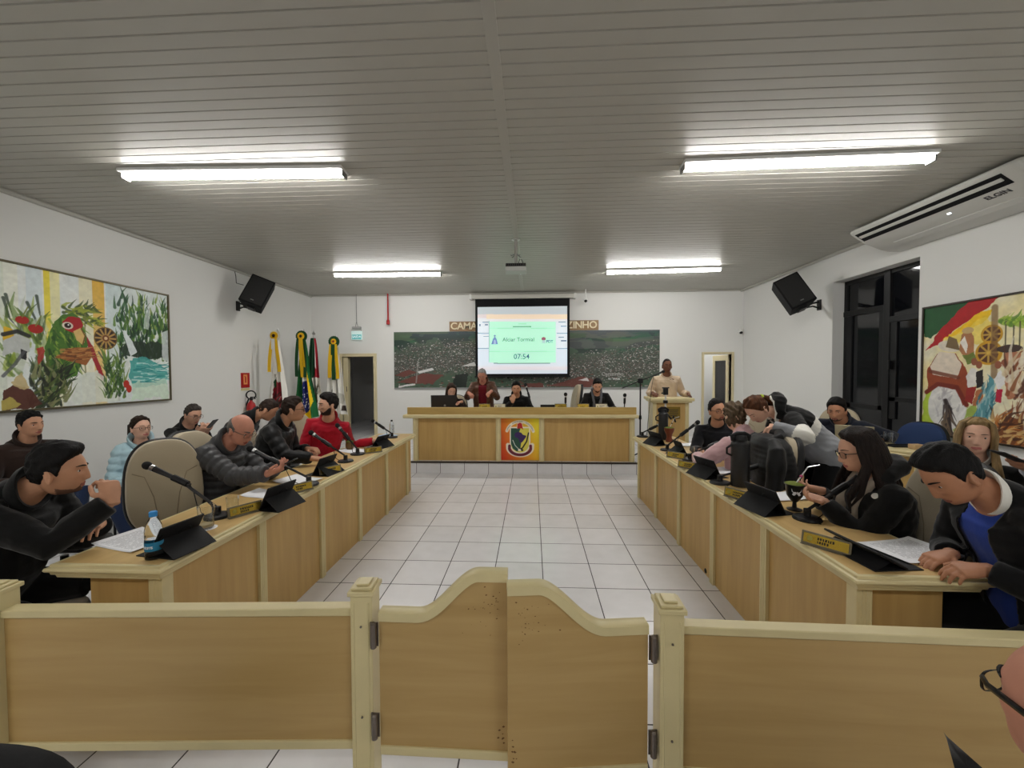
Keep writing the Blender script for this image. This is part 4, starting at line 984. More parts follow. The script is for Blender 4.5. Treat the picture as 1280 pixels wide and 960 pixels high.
visitor_chair('black visitor chair under the woman in the light blue puffer jacket', (-4.26, 4.16, 0), face(.75, -.7), group=AU, top=.72)
visitor_chair('black visitor chair under the man in black looking at a phone', (-4.15, 4.66, 0), face(1, -.2), group=AU)
visitor_chair('black visitor chair under the man bending down before the flags', (-3.15, 4.5, 0), face(1, .2), group=AU)
visitor_chair('cream visitor chair under the long-haired blonde woman', (3.02, 2.95, 0), face(-.6, -1), BEIGE, group=AU)
visitor_chair('cream visitor chair at the right edge under the person in grey sleeves', (3.18, 2.42, 0), face(-.8, -.8), BEIGE, group=AU)
visitor_chair('black padded visitor chair, only its rounded back showing in the lower left corner', (-1.145, .985, 0), face(.05, 1), group='audience chairs behind the barrier', top=.925, seat_z=.36)
# ================================================================ things on the desks
H0 = .801
FOAM = mat('mic_foam', (.012, .012, .012), .9, bump=(600, .5))
def microphone(label, base, tip, frac=.55, sag=.0, group='desk microphones', head=.024, ring=True):
    """desk stand: round base, boom, and a handheld microphone clipped to its end"""
    base = Vector(base); tip = Vector(tip)-base
    t = thing('desk_microphone', label, 'microphone', base, 0, group)
    MB().lathe([(.072, 0), (.074, .006), (.068, .016), (.02, .022), (.016, .045)], 24).build('base', BLACKP, t)
    MB().box(-.016, .016, -.014, .014, .03, .065).build('joint', BLACKP, t, .005)
    j = Vector((0, 0, .055)); d = tip-j; L = d.length; d.normalize()
    clip = j+d*(L*frac)+Vector((0, 0, -sag)); dm = (tip-clip).normalized()
    MB().tube([j, clip-dm*.0], .0085, 8).build('boom', BLACKP, t)
    mid = clip+dm*.02
    MB().tube([clip-dm*.045, clip+dm*.05], .019, 10).build('clip', BLACKP, t)
    l2 = (tip-clip).length
    m = MB().tube([clip-dm*.06, clip+dm*(l2*.35), tip-dm*.035], [.011, .013, .018], 10); h = m.build('microphone_body', mat('mic_body', (.014, .014, .016), .35), t)
    if ring: MB().tube([tip-dm*.046, tip-dm*.026], .0195, 12).build('silver_ring', CHROME, h)
    a = MB(); 
    Mh = frame(tuple(dm.orthogonal().normalized()), tuple(dm.cross(dm.orthogonal().normalized())), tuple(dm), tuple(tip))
    a.ball((0, 0, 0), (head, head, head*1.15), 14, 10, M=Mh); a.build('grille', FOAM, t)
    c0 = clip-dm*.06
    MB().tube([c0, c0+Vector((0, 0, -.02))-dm*.02, Vector((c0.x*.7, c0.y*.7, .03)), (.0, -.05, .006), (.02, -.085, .004)], .0028, 6).build('cable', BLACKP, t)
    return t
def mic_px(label, bpx, tpx, dy=0, **k):
    b = at(*bpx, z=H0); b.z = H0-.001; return microphone(label, b, at(*tpx, y=b.y+dy), **k)
mic_px('desk microphone nearest on the left desk, in front of the empty beige chair', (272, 646), (184, 582), -.02, frac=.52, sag=-.03)
mic_px('desk microphone in front of the man in the grey puffer jacket', (386, 606), (313, 561), 0)
mic_px('desk microphone in front of the man in the black quilted jacket with glasses', (432, 577), (389, 541), 0)
mic_px('desk microphone in front of the man in the red shirt', (447, 568), (422, 532), 0)
mic_px('desk microphone at the far end of the left desk beside a small bottle', (490, 547), (466, 526), 0)
mic_px('desk microphone at the far end of the right desk, boom behind a thermos', (803, 546), (826, 530), 0)
mic_px('desk microphone in front of the man in glasses and black sweater', (834, 563), (872, 528), 0)
mic_px('desk microphone in front of the woman in the pink sweater', (862, 575), (916, 546), 0)
mic_px('desk microphone beside the large black thermos on the right desk', (900, 604), (974, 575), 0)
mic_px('desk microphone nearest on the right desk, in front of the long-haired woman', (1009, 649), (1081, 591), 0)
bt = .80+PZ
for bx_, tp, l in ((.25, (707, 493), 'small desk microphone upright at the middle of the presiding bench'), (1.42, (781, 494), 'small desk microphone upright at the right end of the presiding bench'), (.02, (657, 481), 'desk microphone leaning to the man covering his mouth at the bench')):
    ti = at(*tp, y=6.95); b = Vector((ti.x+(.12 if 'leaning' in l else .0), 6.98, bt))
    microphone(l, b, ti, group='microphones on the presiding bench', head=.03)
def tablet(label, loc, rz, lean=28, w=.23, h=.16, group='tablets in black cases'):
    """folio case propped open: local +Y is where the screen looks"""
    t = thing('tablet', label, 'tablet', loc, rz, group)
    a = math.radians(lean)
    Ms = frame((1, 0, 0), (0, -math.sin(a), math.cos(a)), (0, math.cos(a), math.sin(a)), (0, .02, .006))
    MB().box(-w/2, w/2, 0, h, -.006, .004, M=Ms).build('case', BLACKF, t, .004)
    s = MB().box(-w/2+.012, w/2-.012, .012, h-.012, .004, .0055, M=Ms).build('screen', mat('screen_glass', (.012, .014, .018), .08), t)
    MB().tube([Ms @ Vector((.03+.03*math.cos(q), h*.55+.03*math.sin(q), -.007)) for q in np.linspace(0, 2*PI, 17)], .003, 5, cap=False).build('camera_ring', BLACKP, t)
    # rear flap folded into a three-sided foot
    p0, p1 = Ms @ Vector((0, h*.55, -.008)), Vector((0, -.125, .004))
    MB().add([(-w/2, p0.y, p0.z), (w/2, p0.y, p0.z), (w/2, p1.y, p1.z), (-w/2, p1.y, p1.z), (-w/2, p0.y-.006, p0.z-.004), (w/2, p0.y-.006, p0.z-.004), (w/2, p1.y-.006, p1.z-.003), (-w/2, p1.y-.006, p1.z-.003)], [(0, 1, 2, 3), (7, 6, 5, 4), (0, 4, 5, 1), (1, 5, 6, 2), (2, 6, 7, 3), (3, 7, 4, 0)]).build('stand_flap', BLACKF, t)
    MB().box(-w/2, w/2, -.13, .09, 0, .005).build('cover_flap', BLACKF, t, .002)
    return t
def tab(label, px, py, rz, dz=0, **k):
    p = at(px, py, z=H0+.02); return tablet(label, (p.x, p.y, H0-.001), rz, **k)
tab('black tablet case propped beside the water bottle at the near end of the left desk', 218, 680, face(-1, .15), w=.215, h=.155, lean=30)
tab('black tablet case in front of the man in the grey puffer jacket', 345, 628, face(-1, .2))
tab('black tablet case in front of the man in the black quilted jacket with glasses', 404, 588, face(-1, .15))
tab('black tablet case in front of the man in the red shirt', 474, 556, face(-1, .3), lean=35)
tab('black tablet case below the first thermos at the far end of the right desk', 822, 553, face(1, .35))
tab('small black tablet case next to the far nameplate on the right desk', 852, 566, face(1, .1), w=.19)
tab('black tablet case in front of the woman in the pink sweater', 886, 591, face(1, .3), w=.24)
tab('black tablet case in front of the large black thermos', 958, 632, face(1, .25), w=.25)
tab('black tablet case lying low at the near end of the right desk', 1092, 690, face(1, .1), w=.28, lean=62)
def nameplate(label, loc, rz, w=.19, h=.062, m=GOLD, group='gold nameplates on the council desks'):
    t = thing('nameplate', label, 'nameplate', loc, rz, group)     # local -Y is the face
    a = math.radians(14); M = frame((1, 0, 0), (0, math.sin(a), math.cos(a)), (0, -math.cos(a), math.sin(a)), (0, 0, .004))
    MB().box(-w/2, w/2, 0, h, -.012, 0, M=M).box(-w/2, w/2, -.01, .05, 0, .004).build('holder', GREYFR, t, .002)
    f = MB().box(-w/2+.01, w/2-.01, .009, h-.009, 0, .002, M=M).build('gold_face', m, t)
    MB().lathe([(.013, 0), (.013, .0008)], 8, M=M @ Matrix.Translation((-w*.32, h*.5, .002))).build('crest', mat('crest_mark', (.35, .30, .05), .5), f)
    k = MB(); r = random.Random(sum(map(ord, label)))
    x = -w*.16
    for yy, n in ((h*.60, 7), (h*.34, 5)):
        x = -w*.16
        for i in range(n): wd = r.uniform(.004, .009); k.box(x, x+wd, yy-.006, yy+.006, .002, .0028, M=M); x += wd+.004
    k.build('engraved_line', mat('engraved_black', (.02, .016, .008), .6), f)
    return t
def npx(label, px, py, rz, **k):
    p = at(px, py, z=H0); return nameplate(label, (p.x, p.y, H0-.001), rz, **k)
npx('gold nameplate beside the nearest microphone on the left desk', 308, 643, math.radians(60))
npx('gold nameplate in front of the man in the grey puffer jacket', 376, 615, math.radians(58))
npx('gold nameplate in front of the man in the black quilted jacket with glasses', 414, 592, math.radians(55))
npx('gold nameplate in front of the man in the red shirt', 467, 566, math.radians(40))
npx('gold nameplate in front of the man in glasses and black sweater', 844, 573, math.radians(-48))
npx('gold nameplate in front of the woman in the pink sweater', 859, 586, math.radians(-52))
npx('gold nameplate in front of the large black thermos', 921, 624, math.radians(-58))
npx('gold nameplate at the near end of the right desk', 1031, 687, math.radians(-52), w=.2)
PALEP = mat('pale_plate', rgb(232, 226, 200), .3)
for px, l, m in ((605.5, 'gold nameplate on the bench in front of the standing man', GOLD), (624.5, 'pale nameplate on the bench in front of the man covering his mouth', PALEP), (701, 'gold nameplate on the bench beside the upright middle microphone', GOLD), (729, 'gold nameplate on the bench in front of the edge-on chair', GOLD), (752, 'bright cream nameplate on the bench in front of the man with the scarf', PALEP)):
    q = at(px, 505, y=6.74); nameplate(l, (q.x, 6.74, bt+.052), 0, w=.20, h=.09, m=m, group='nameplates on the presiding bench')
bk = MB().box(-.15, .15, -.05, .12, 0, .052); 
tag(MB().box(-.14, .14, -.012, .0, 0, .075).box(-.14, .14, -.012, .06, 0, .006).build('card_holder', BLACKP, None, .003, loc=(at(686, 506, y=6.76).x, 6.78, bt+.052)), 'low black card holder left of the middle nameplate on the bench', 'card holder')
ls = MB().box(BX0-.02, BX1-.04, 6.70, 6.84, PZ+.798, PZ+.853)
ls.build('ledge_shelf', WOODH, None); o = bpy.data.objects['ledge_shelf']; o.parent = bn; o.matrix_parent_inverse = Matrix.Translation((0, -6.66, -PZ))
# --- paper sheets
def sheet_mat():
    m = mat('printed_sheet', rgb(238, 239, 242), .8); nt = m.node_tree; b = nt.nodes['Principled BSDF']; L = nt.links.new
    tc = nt.nodes.new('ShaderNodeTexCoord'); sp = nt.nodes.new('ShaderNodeSeparateXYZ'); L(tc.outputs['Object'], sp.inputs[0])
    w1 = nt.nodes.new('ShaderNodeTexWave'); w1.bands_direction = 'Y'; w1.inputs['Scale'].default_value = 32; w1.inputs['Distortion'].default_value = 0; L(tc.outputs['Object'], w1.inputs[0])
    n = nt.nodes.new('ShaderNodeTexNoise'); n.inputs['Scale'].default_value = 90; L(tc.outputs['Object'], n.inputs[0])
    def M(op, a, c):
        q = nt.nodes.new('ShaderNodeMath'); q.operation = op
        for i, v in enumerate((a, c)):
            if hasattr(v, 'default_value'): L(v, q.inputs[i])
            else: q.inputs[i].default_value = v
        return q.outputs[0]
    k = M('MULTIPLY', M('GREATER_THAN', w1.outputs['Fac'], .62), M('GREATER_THAN', n.outputs['Fac'], .42))
    k = M('MULTIPLY', k, M('LESS_THAN', M('ABSOLUTE', sp.outputs[0], 0), .085)); k = M('MULTIPLY', k, M('LESS_THAN', M('ABSOLUTE', sp.outputs[1], 0), .12))
    mx = nt.nodes.new('ShaderNodeMix'); mx.data_type = 'RGBA'; L(M('MULTIPLY', k, .55), mx.inputs[0]); mx.inputs[6].default_value = (*rgb(238, 239, 242), 1); mx.inputs[7].default_value = (*rgb(70, 72, 80), 1)
    L(mx.outputs[2], b.inputs['Base Color']); return m
SHEET = sheet_mat()
def sheet(label, loc, rz, m=PAPER, w=.21, h=.297, curl=.01, n=2, cat='paper', z=None):
    mb = MB(); N = 10
    for s in range(n):
        R = []
        for i in range(N+1):
            v = i/N-.5; zz = .0008+s*.002+curl*(2*v)**4*(.4+.6*(v > 0)); dx = s*.006
            R.append([(-w/2+dx, v*h-s*.004, zz), (w/2+dx, v*h-s*.004, zz+curl*.3), (w/2+dx, v*h-s*.004, zz+curl*.3+.0008), (-w/2+dx, v*h-s*.004, zz+.0008)])
        mb.rings(R)
    o = mb.build('paper_sheet', m); o.location = loc; o.rotation_euler = (0, 0, rz)
    return tag(o, label, cat, 'papers on the desks')
def spx(label, px, py, rz, z=H0, **k): p = at(px, py, z=z); return sheet(label, (p.x, p.y, z), rz, **k)
spx('printed sheet on the left desk behind the water bottle', 170, 676, math.radians(75), m=SHEET)
spx('white sheets between the tablet and the grey puffer jacket', 330, 618, math.radians(80), w=.16, h=.25)
spx('white sheets beside the gold nameplate before the grey puffer jacket', 372, 601, math.radians(70))
spx('white sheets under the hand of the man in the red shirt', 455, 556, math.radians(80), w=.26)
spx('white sheets below the microphone of the man in red', 443, 564, math.radians(60), w=.2)
spx('blue and white leaflet under the far left microphone', 486, 545, math.radians(70), m=mat('leaflet_blue', rgb(176, 200, 226), .6), w=.18, h=.22)
spx('white sheets on the right desk before the man in glasses', 862, 556, math.radians(-80))
spx('white sheets beside the pink sweater on the right desk', 894, 571, math.radians(-78))
spx('white sheets left of the large black thermos', 905, 588, math.radians(-80), w=.24, h=.32)
spx('white sheets between the thermos and the draped coat', 942, 596, math.radians(-75))
spx('white sheets behind the black mate cup', 973, 621, math.radians(-80), w=.18)
spx('large printed sheets under the hands of the man in the blue sweater', 1135, 688, math.radians(-78), m=SHEET, w=.23, h=.31, n=3)
for px, l in ((584, 'papers before the standing man at the bench'), (590, 'folder beside the black laptop on the bench')): 
    q = at(px, 508, y=6.95); sheet(l, (q.x, 7.0 if px > 586 else 6.93, bt), .2, m=PAPER if px < 586 else BLACKF)
# --- bottles, glasses, thermoses, mate cups
WATER = mat('bottle_plastic', (.90, .95, .98), .05, trans=1, ior=1.25)
def water_bottle(label, loc, capm, lab=None, s=1.0):
    t = thing('water_bottle', label, 'bottle', loc)
    pr = [(.030, 0), (.033, .006), (.033, .035), (.031, .040), (.033, .045), (.033, .085), (.031, .09), (.033, .095), (.033, .125), (.028, .15), (.018, .172), (.0125, .182), (.0125, .192)]
    MB().lathe([(r*s, z*s) for r, z in pr], 20).build('bottle', WATER, t)
    MB().lathe([(.0150*s, .186*s), (.0152*s, .205*s), (.012*s, .209*s)], 16).build('cap', capm, t)
    if lab:
        MB().lathe([(.0336*s, .040*s), (.0336*s, .078*s)], 20, cap=False).build('label_band', lab, t)
    return t
q = at(193, 697, z=H0)
wb = water_bottle('clear water bottle with blue cap and label at the near end of the left desk', (q.x, q.y, H0-.001), mat('cap_blue', rgb(50, 140, 210), .4), mat('label_blue', rgb(30, 120, 160), .5), 1.05)
lt = MB()
for i, ch in enumerate('atoms'):
    a = math.radians(-118+i*15)
    o = text_obj('letter', ch, .024, PAPER, depth=.0004); r = .0338*1.05+.0006
    o.data.transform(Matrix.Translation((r*math.cos(a), r*math.sin(a), .062)) @ Matrix.Rotation(a+PI/2, 4, 'Z') @ Matrix.Rotation(PI/2, 4, 'X'))
    lt.add([tuple(v.co) for v in o.data.vertices], [tuple(f.vertices) for f in o.data.polygons]); me = o.data; bpy.data.objects.remove(o); bpy.data.meshes.remove(me)
lt.build('label_lettering', PAPER, wb)
q = at(491, 541, z=H0); water_bottle('small clear bottle with a dark cap at the far end of the left desk', (q.x+.02, q.y-.1, H0-.001), BLACKP, None, .95)
def tumbler(label, loc, s=1.0, foot=False):
    t = thing('drinking_glass', label, 'glass', loc, 0, 'drinking glasses')
    pr = [(.026, 0), (.030, .004), (.036, .11), (.034, .11), (.0285, .008), (.001, .007)]
    MB().lathe([(r*s, z*s) for r, z in pr], 20, cap=False).build('glass_body', GLASS, t)
    MB().lathe([(.027*s, .009*s), (.0275*s, .022*s), (.001, .0225*s)], 16).build('drink', mat('milky_drink', rgb(206, 190, 150), .3), t)
    MB().lathe([(.045*s, -.0005), (.045*s, .001)], 20).build('coaster', PAPER, t)
    return t
q = at(258, 660, z=H0); tumbler('tall drinking glass with a little drink beside the nearest left microphone', (q.x, q.y, H0), 1.15)
q = at(291, 642, z=H0); tumbler('clear drinking glass behind the second tablet on the left desk', (q.x, q.y, H0), .95)
q = at(857, 573, z=H0); tumbler('clear drinking glass between the two far nameplates on the right desk', (q.x+.1, q.y-.05, H0), 1.1)
q = at(1104, 553, z=.83); tumbler('round glass jug on the side table near the window', (3.80, 4.50, .862), 1.3)
def thermos(label, px, py, h, r):
    p = at(px, py, z=H0); t = thing('thermos', label, 'thermos', (p.x, p.y, H0-.001), 0, 'black thermos flasks')
    MB().lathe([(r*.96, 0), (r, .01), (r, h*.80), (r*.96, h*.83), (r*.7, h*.87)], 24).build('flask', mat('thermos_black', (.012, .012, .013), .38, bump=(300, .1)), t)
    MB().lathe([(r*.72, h*.86), (r*.72, h*.93), (r*.62, h*.96), (r*.35, h*.97)], 20).build('lid', BLACKP, t)
    MB().tube([(-r*.85, 0, h*.86), (-r*1.0, 0, h*.95), (-r*.4, 0, h*1.0), (r*.4, 0, h*1.0), (r*1.0, 0, h*.95), (r*.85, 0, h*.86)], .010, 8, flat=1.6).build('carry_handle', BLACKP, t)
    MB().tube([(-r, 0, h*.78), (-r-.035, 0, h*.72), (-r-.035, 0, h*.62), (-r, 0, h*.58)], .008, 8).build('side_handle', BLACKP, t)
    return t
thermos('tall black thermos at the far end of the right desk under the phone tripod', 829, 549, .40, .058)
thermos('large black thermos between the pink sweater and the draped coat', 925, 607, .395, .064)
def mate_cup(label, loc, m, cups, leaf, straw, s=1.0, tilt=(.05, -.02)):
    t = thing('mate_cup', label, 'cup', loc, 0, 'mate cups with straws')
    MB().lathe([(r*s, z*s) for r, z in cups], 22).build('cup', m, t)
    zt = cups[-1][1]*s; rt = cups[-1][0]*s
    lf = MB(); lf.ball((0, 0, zt-.002), (rt*.93, rt*.93, .012*s), 16, 8); lf.build('herb_fill', mat('mate_herb', rgb(110, 122, 44), .9, bump=(300, .6)), t)
    a = Vector((0, 0, zt-.01)); b = a+Vector((tilt[0], tilt[1], .11*s)); c = b+Vector((tilt[0]*.9, tilt[1]*.9, .015))
    MB().tube([a, (a+b)/2, b, c], .0042, 8).build('straw', CHROME, t)
    MB().ball((a+b)/2, .009, 10, 8).build('straw_bead', straw, t)
    return t
GOB = [(.038, 0), (.040, .006), (.012, .016), (.010, .045), (.020, .055), (.040, .085), (.046, .12), (.048, .145), (.056, .155)]
q = at(993, 637, z=H0); g = mate_cup('black mate cup with a white butterfly and a bead straw held by the long-haired woman', (q.x, q.y, H0-.001), mat('cup_black', (.012, .012, .013), .3), GOB, None, mat('bead_pink', rgb(190, 70, 120), .4), 1.05, (.07, -.01))
w_ = MB(); Mw = rotz(math.radians(-20)) 
for sgn in (-1, 1):
    pts = [(0, 0), (.012, .018), (.026, .022), (.024, .006), (.016, -.002), (.022, -.014), (.012, -.020), (.002, -.008)]
    poly = [(sgn*x, z) for x, z in pts]
    w_.add([(x, -.0485+abs(x)*.25, .118+z) for x, z in poly]+[(x, -.0455+abs(x)*.25, .118+z) for x, z in poly], [tuple(range(8)), tuple(range(15, 7, -1))]+[(i, (i+1) % 8, 8+(i+1) % 8, 8+i) for i in range(8)], M=Mw)
w_.build('butterfly', PAPER, g)
q = at(424, 562, z=H0); mate_cup('small mate cup with a pale straw before the man in the red shirt', (q.x+.12, q.y, H0-.001), mat('cup_wood', rgb(96, 70, 30), .5), [(.03, 0), (.04, .03), (.042, .06), (.036, .085), (.044, .09)], None, PAPER, 1.05, (-.03, 0))
q = at(835, 553, z=H0); mate_cup('brown mate cup with a bent straw beside the far thermos', (q.x+.03, q.y+.05, H0-.001), mat('cup_brown', rgb(110, 50, 28), .45), [(.032, 0), (.036, .008), (.026, .05), (.032, .08), (.05, .12), (.052, .15)], None, BLACKP, 1.15, (.07, .02))
# --- phone on a tripod behind the far thermos
q = at(829, 520, y=5.34); q2 = at(829, 484, y=5.34)
t = thing('phone_tripod', 'small tripod holding a phone camera above the far thermos', 'tripod', (q.x+.035, 5.36, H0-.001))
zt = q2.z-H0
for a in (.5, 2.6, 4.7): MB().tube([(0, 0, .22), (.05*math.cos(a), .05*math.sin(a), .008)], .007, 8).build('leg', BLACKP, t)
MB().tube([(0, 0, .21), (0, 0, zt-.10)], .012, 10).build('column', mat('tripod_grey', rgb(190, 190, 190), .4), t)
MB().tube([(0, 0, .24), (0, 0, .34)], .02, 10).tube([(0, 0, zt-.21), (0, 0, zt-.17)], .03, 10).build('grip', BLACKP, t)
MB().box(-.03, .03, -.02, .02, zt-.10, zt-.01).box(-.045, .045, -.012, .012, zt-.015, zt+.0).box(-.055, -.03, -.01, .01, zt-.085, zt-.07).build('phone_holder', BLACKP, t, .004)
MB().tube([(.03, 0, .30), (.075, 0, .24), (.10, 0, .28), (.13, 0, .20)], .012, 8).build('arm', BLACKP, t)
# --- tall microphone stand at the lectern
pz = at(806, 478, y=6.46)
t = thing('microphone_stand', 'tall black boom microphone stand in front of the lectern', 'microphone stand', (pz.x, 6.72, PZ))
zt = pz.z-PZ+.02
for a in (.3, 2.4, 4.5): MB().tube([(0, 0, .14), (.26*math.cos(a), .2*math.sin(a), .012)], .010, 8).build('leg', BLACKP, t)
MB().tube([(0, 0, .08), (0, 0, zt)], .012, 10).build('pole', BLACKP, t)
MB().lathe([(.02, zt*.52), (.024, zt*.53), (.02, zt*.57)], 10).box(-.06, 0, -.008, .008, zt*.535, zt*.55).build('clutch', BLACKP, t)
MB().box(-.04, .04, -.03, .03, zt-.04, zt+.04).build('boom_joint', BLACKP, t, .01)
tp = at(829, 464.5, y=6.70); tl = Vector((tp.x-pz.x, tp.y-6.72, tp.z-PZ)); d = (tl-Vector((0, 0, zt))).normalized()
MB().tube([Vector((0, 0, zt))-d*.32, Vector((0, 0, zt)), tl-d*.14], .009, 8).build('boom', BLACKP, t)
m_ = MB().tube([tl-d*.16, tl-d*.03], [.012, .018], 10).build('microphone_body', BLACKP, t)
Mh = frame(tuple(d.orthogonal().normalized()), tuple(d.cross(d.orthogonal().normalized())), tuple(d), tuple(tl)); MB().ball((0, 0, 0), (.025, .025, .03), 12, 8, M=Mh).build('grille', FOAM, m_)
MB().tube([tl-d*.16, tl-d*.2+Vector((0, 0, -.2)), (.12, 0, .6), (.1, 0, .02), (.3, 0, .012)], .004, 6).build('cable', BLACKP, t)
# --- laptops
def laptop(label, loc, rz, m, w=.35, d=.24, open_=105):
    t = thing('laptop', label, 'laptop', loc, rz)        # local +Y looks at the user
    MB().box(-w/2, w/2, 0, d, 0, .018).build('base', m, t, .004)
    MB().box(-w/2+.02, w/2-.02, .06, d-.09, .018, .0195).build('keyboard', BLACKP, t)
    a = math.radians(open_-90); M = frame((1, 0, 0), (0, -math.sin(a), math.cos(a)), (0, math.cos(a), math.sin(a)), (0, .004, .012))
    MB().box(-w/2, w/2, 0, d, -.006, .004, M=M).build('lid', m, t, .004)
    MB().box(-w/2+.012, w/2-.012, .012, d-.012, .004, .005, M=M).build('screen', mat('laptop_screen', (.35, .4, .45), .2, emit=.6), t)
    return t
q = at(556, 508, y=6.95); lp = laptop('black laptop in front of the woman at the left of the bench', (q.x-.02, 6.97, bt), face(-.1, 1), mat('laptop_black', (.014, .014, .016), .4), .44, .27, 98)
MB().lathe([(.02, 0), (.02, .001)], 14, M=frame((1, 0, 0), (0, 0, 1), (0, -1, 0), (.02, -.031, .10))).build('lid_emblem', GREYP, lp)
# --- side table by the window
A, B_ = Vector((3.17, 5.0, 0)), Vector((3.79, 4.09, 0)); L = (B_-A).length; ang = math.atan2(B_.y-A.y, B_.x-A.x)
t = thing('side_table', 'maple side table with a cream edge in front of the window', 'table', (A.x, A.y, 0), ang)
hb = .86
R = [[(x, y, z) for x, y, z in ()] for _ in ()]
MB().box(.02, L-.02, .03, .05, 0, hb-.05).build('front_panel', WOODV, t)
for x in (.0, .28, L-.07): MB().box(x, x+.07, .01, .05, 0, hb-.05).build('post', CREAM, t, .004)
for x in (.0, L-.03): MB().box(x, x+.03, .05, .42, 0, hb-.05).build('end_panel', WOODV, t, .003)
MB().box(-.05, L+.05, -.03, .45, hb-.055, hb-.03).box(-.035, L+.035, -.015, .44, hb-.03, hb).build('top', CREAM, t, .008)
cb = MB(); r = random.Random(3)
for x, x2 in ((.20, .42), (.30, .25)):
    cb.tube([(x, .02, hb+.004), (x, -.035, hb-.01), (x+.03, -.03, hb-.2), ((x+x2)/2+.08, -.028, hb-.42), (x2, -.02, hb-.60), (x2-.03, -.01, .02)], .004, 6)
cb.build('power_cable', BLACKP, t)
MT = rotz(ang, A)
def on_table(x, y, z=hb): return MT @ Vector((x, y, z))
q = on_table(.53, .09); laptop('silver laptop in front of the man at the side table', q, ang+.25, mat('laptop_silver', rgb(170, 160, 130), .35, .4), .33, .21, 114)
q = on_table(.17, .05); tag(MB().box(-.07, .07, -.035, .035, 0, .025).build('phone_dock', BLACKP, None, .006, loc=q), 'flat black device on the side table left of the laptop', 'device'); bpy.data.objects['phone_dock'].rotation_euler = (0, 0, ang)
q = on_table(.0, .10); tag(MB().lathe([(.035, 0), (.035, .02), (.01, .035)], 14).build('webcam_puck', BLACKP, None, loc=q), 'small black round gadget at the left corner of the side table', 'device')
q = on_table(1.0, .2); tag(MB().box(-.05, .05, -.04, .04, 0, .05).build('tissue_box', mat('box_tan', rgb(180, 150, 110), .7), None, .004, loc=q), 'small tan box at the right end of the side table', 'box')
q = on_table(.86, .25); tag(MB().box(-.11, .11, -.06, .06, 0, .012).tube([(-.1, .02, .02), (.1, .02, .02)], .006, 6).build('black_tray', BLACKP, None, .003, loc=q), 'flat black tray on the side table by the glass jug', 'tray')
# ================================================================ people
TMP = bpy.data.scenes.new('workbench')
def evaluate(o):
    TMP.collection.objects.link(o); vl = TMP.view_layers[0]; vl.update()
    me = bpy.data.meshes.new_from_object(o.evaluated_get(vl.depsgraph)); TMP.collection.objects.unlink(o); return me
def remesh(mb, vox, smooth=2, fac=.5):
    me = bpy.data.meshes.new('raw'); me.from_pydata([tuple(v) for v in mb.v], [], mb.f)
    bm = bmesh.new(); bm.from_mesh(me); bmesh.ops.recalc_face_normals(bm, faces=bm.faces); bm.to_mesh(me); bm.free()
    o = bpy.data.objects.new('raw', me)
    r = o.modifiers.new('r', 'REMESH'); r.mode = 'VOXEL'; r.voxel_size = vox; r.use_smooth_shade = True
    if smooth: s = o.modifiers.new('s', 'SMOOTH'); s.factor = fac; s.iterations = smooth
    out = evaluate(o); bpy.data.objects.remove(o); bpy.data.meshes.remove(me); return out
def co_of(me):
    a = np.empty(len(me.vertices)*3, np.float32); me.vertices.foreach_get('co', a); return a.reshape(-1, 3).astype(float)
def no_of(me):
    a = np.empty(len(me.vertices)*3, np.float32); me.vertices.foreach_get('normal', a); return a.reshape(-1, 3).astype(float)
def set_co(me, c): me.vertices.foreach_set('co', c.astype(np.float32).ravel()); me.update()
def wob(c, f, seed, n=7):
    r = np.random.default_rng(seed); o = np.zeros(len(c))
    for i in range(n):
        k = r.normal(size=3); k = k/np.linalg.norm(k)*f*(.6+.9*r.random()); o += np.sin(c @ k+r.random()*6.28)
    return o/math.sqrt(n)
def centers(me):
    a = np.empty(len(me.polygons)*3, np.float32); me.polygons.foreach_get('center', a); return a.reshape(-1, 3).astype(float)
def set_mats(me, idx, mats):
    me.materials.clear()
    for m in mats: me.materials.append(m)
    me.polygons.foreach_set('material_index', idx.astype(np.int32)); me.update()
def link(name, me, parent):
    o = bpy.data.objects.new(name, me); C.objects.link(o); o.parent = parent; return o
# ---- head
def g2(a, b): return np.exp(-(a*a+b*b))
HA, HB, HC = .075, .096, .117
def feat(x, z, fem=0):
    ax = np.abs(x); d = 0*x
    nw = .0075+.006*np.clip((.01-z)/.05, 0, 1)
    na = np.interp(z, [-.056, -.050, -.044, -.036, -.012, .012, .03], [0, .012, .024, .0225, .012, .003, 0])
    d += na*np.exp(-(x/nw)**2)
    d += .006*g2((ax-.013)/.007, (z+.043)/.008)
    d -= .010*g2((ax-.032)/.016, (z-.001)/.011)
    d += (.0045-.002*fem)*g2((ax-.030)/.024, (z-.020)/.008)
    d += .005*g2((ax-.044)/.020, (z+.026)/.020)
    d += .0055*g2(x/.020, (z+.0655)/.0055)+.0055*g2(x/.017, (z+.0775)/.0055)-.0055*g2(x/.024, (z+.0715)/.0028)
    d += .008*g2(x/.022, (z+.102)/.013)-.004*g2(x/.022, (z+.089)/.006)
    return d
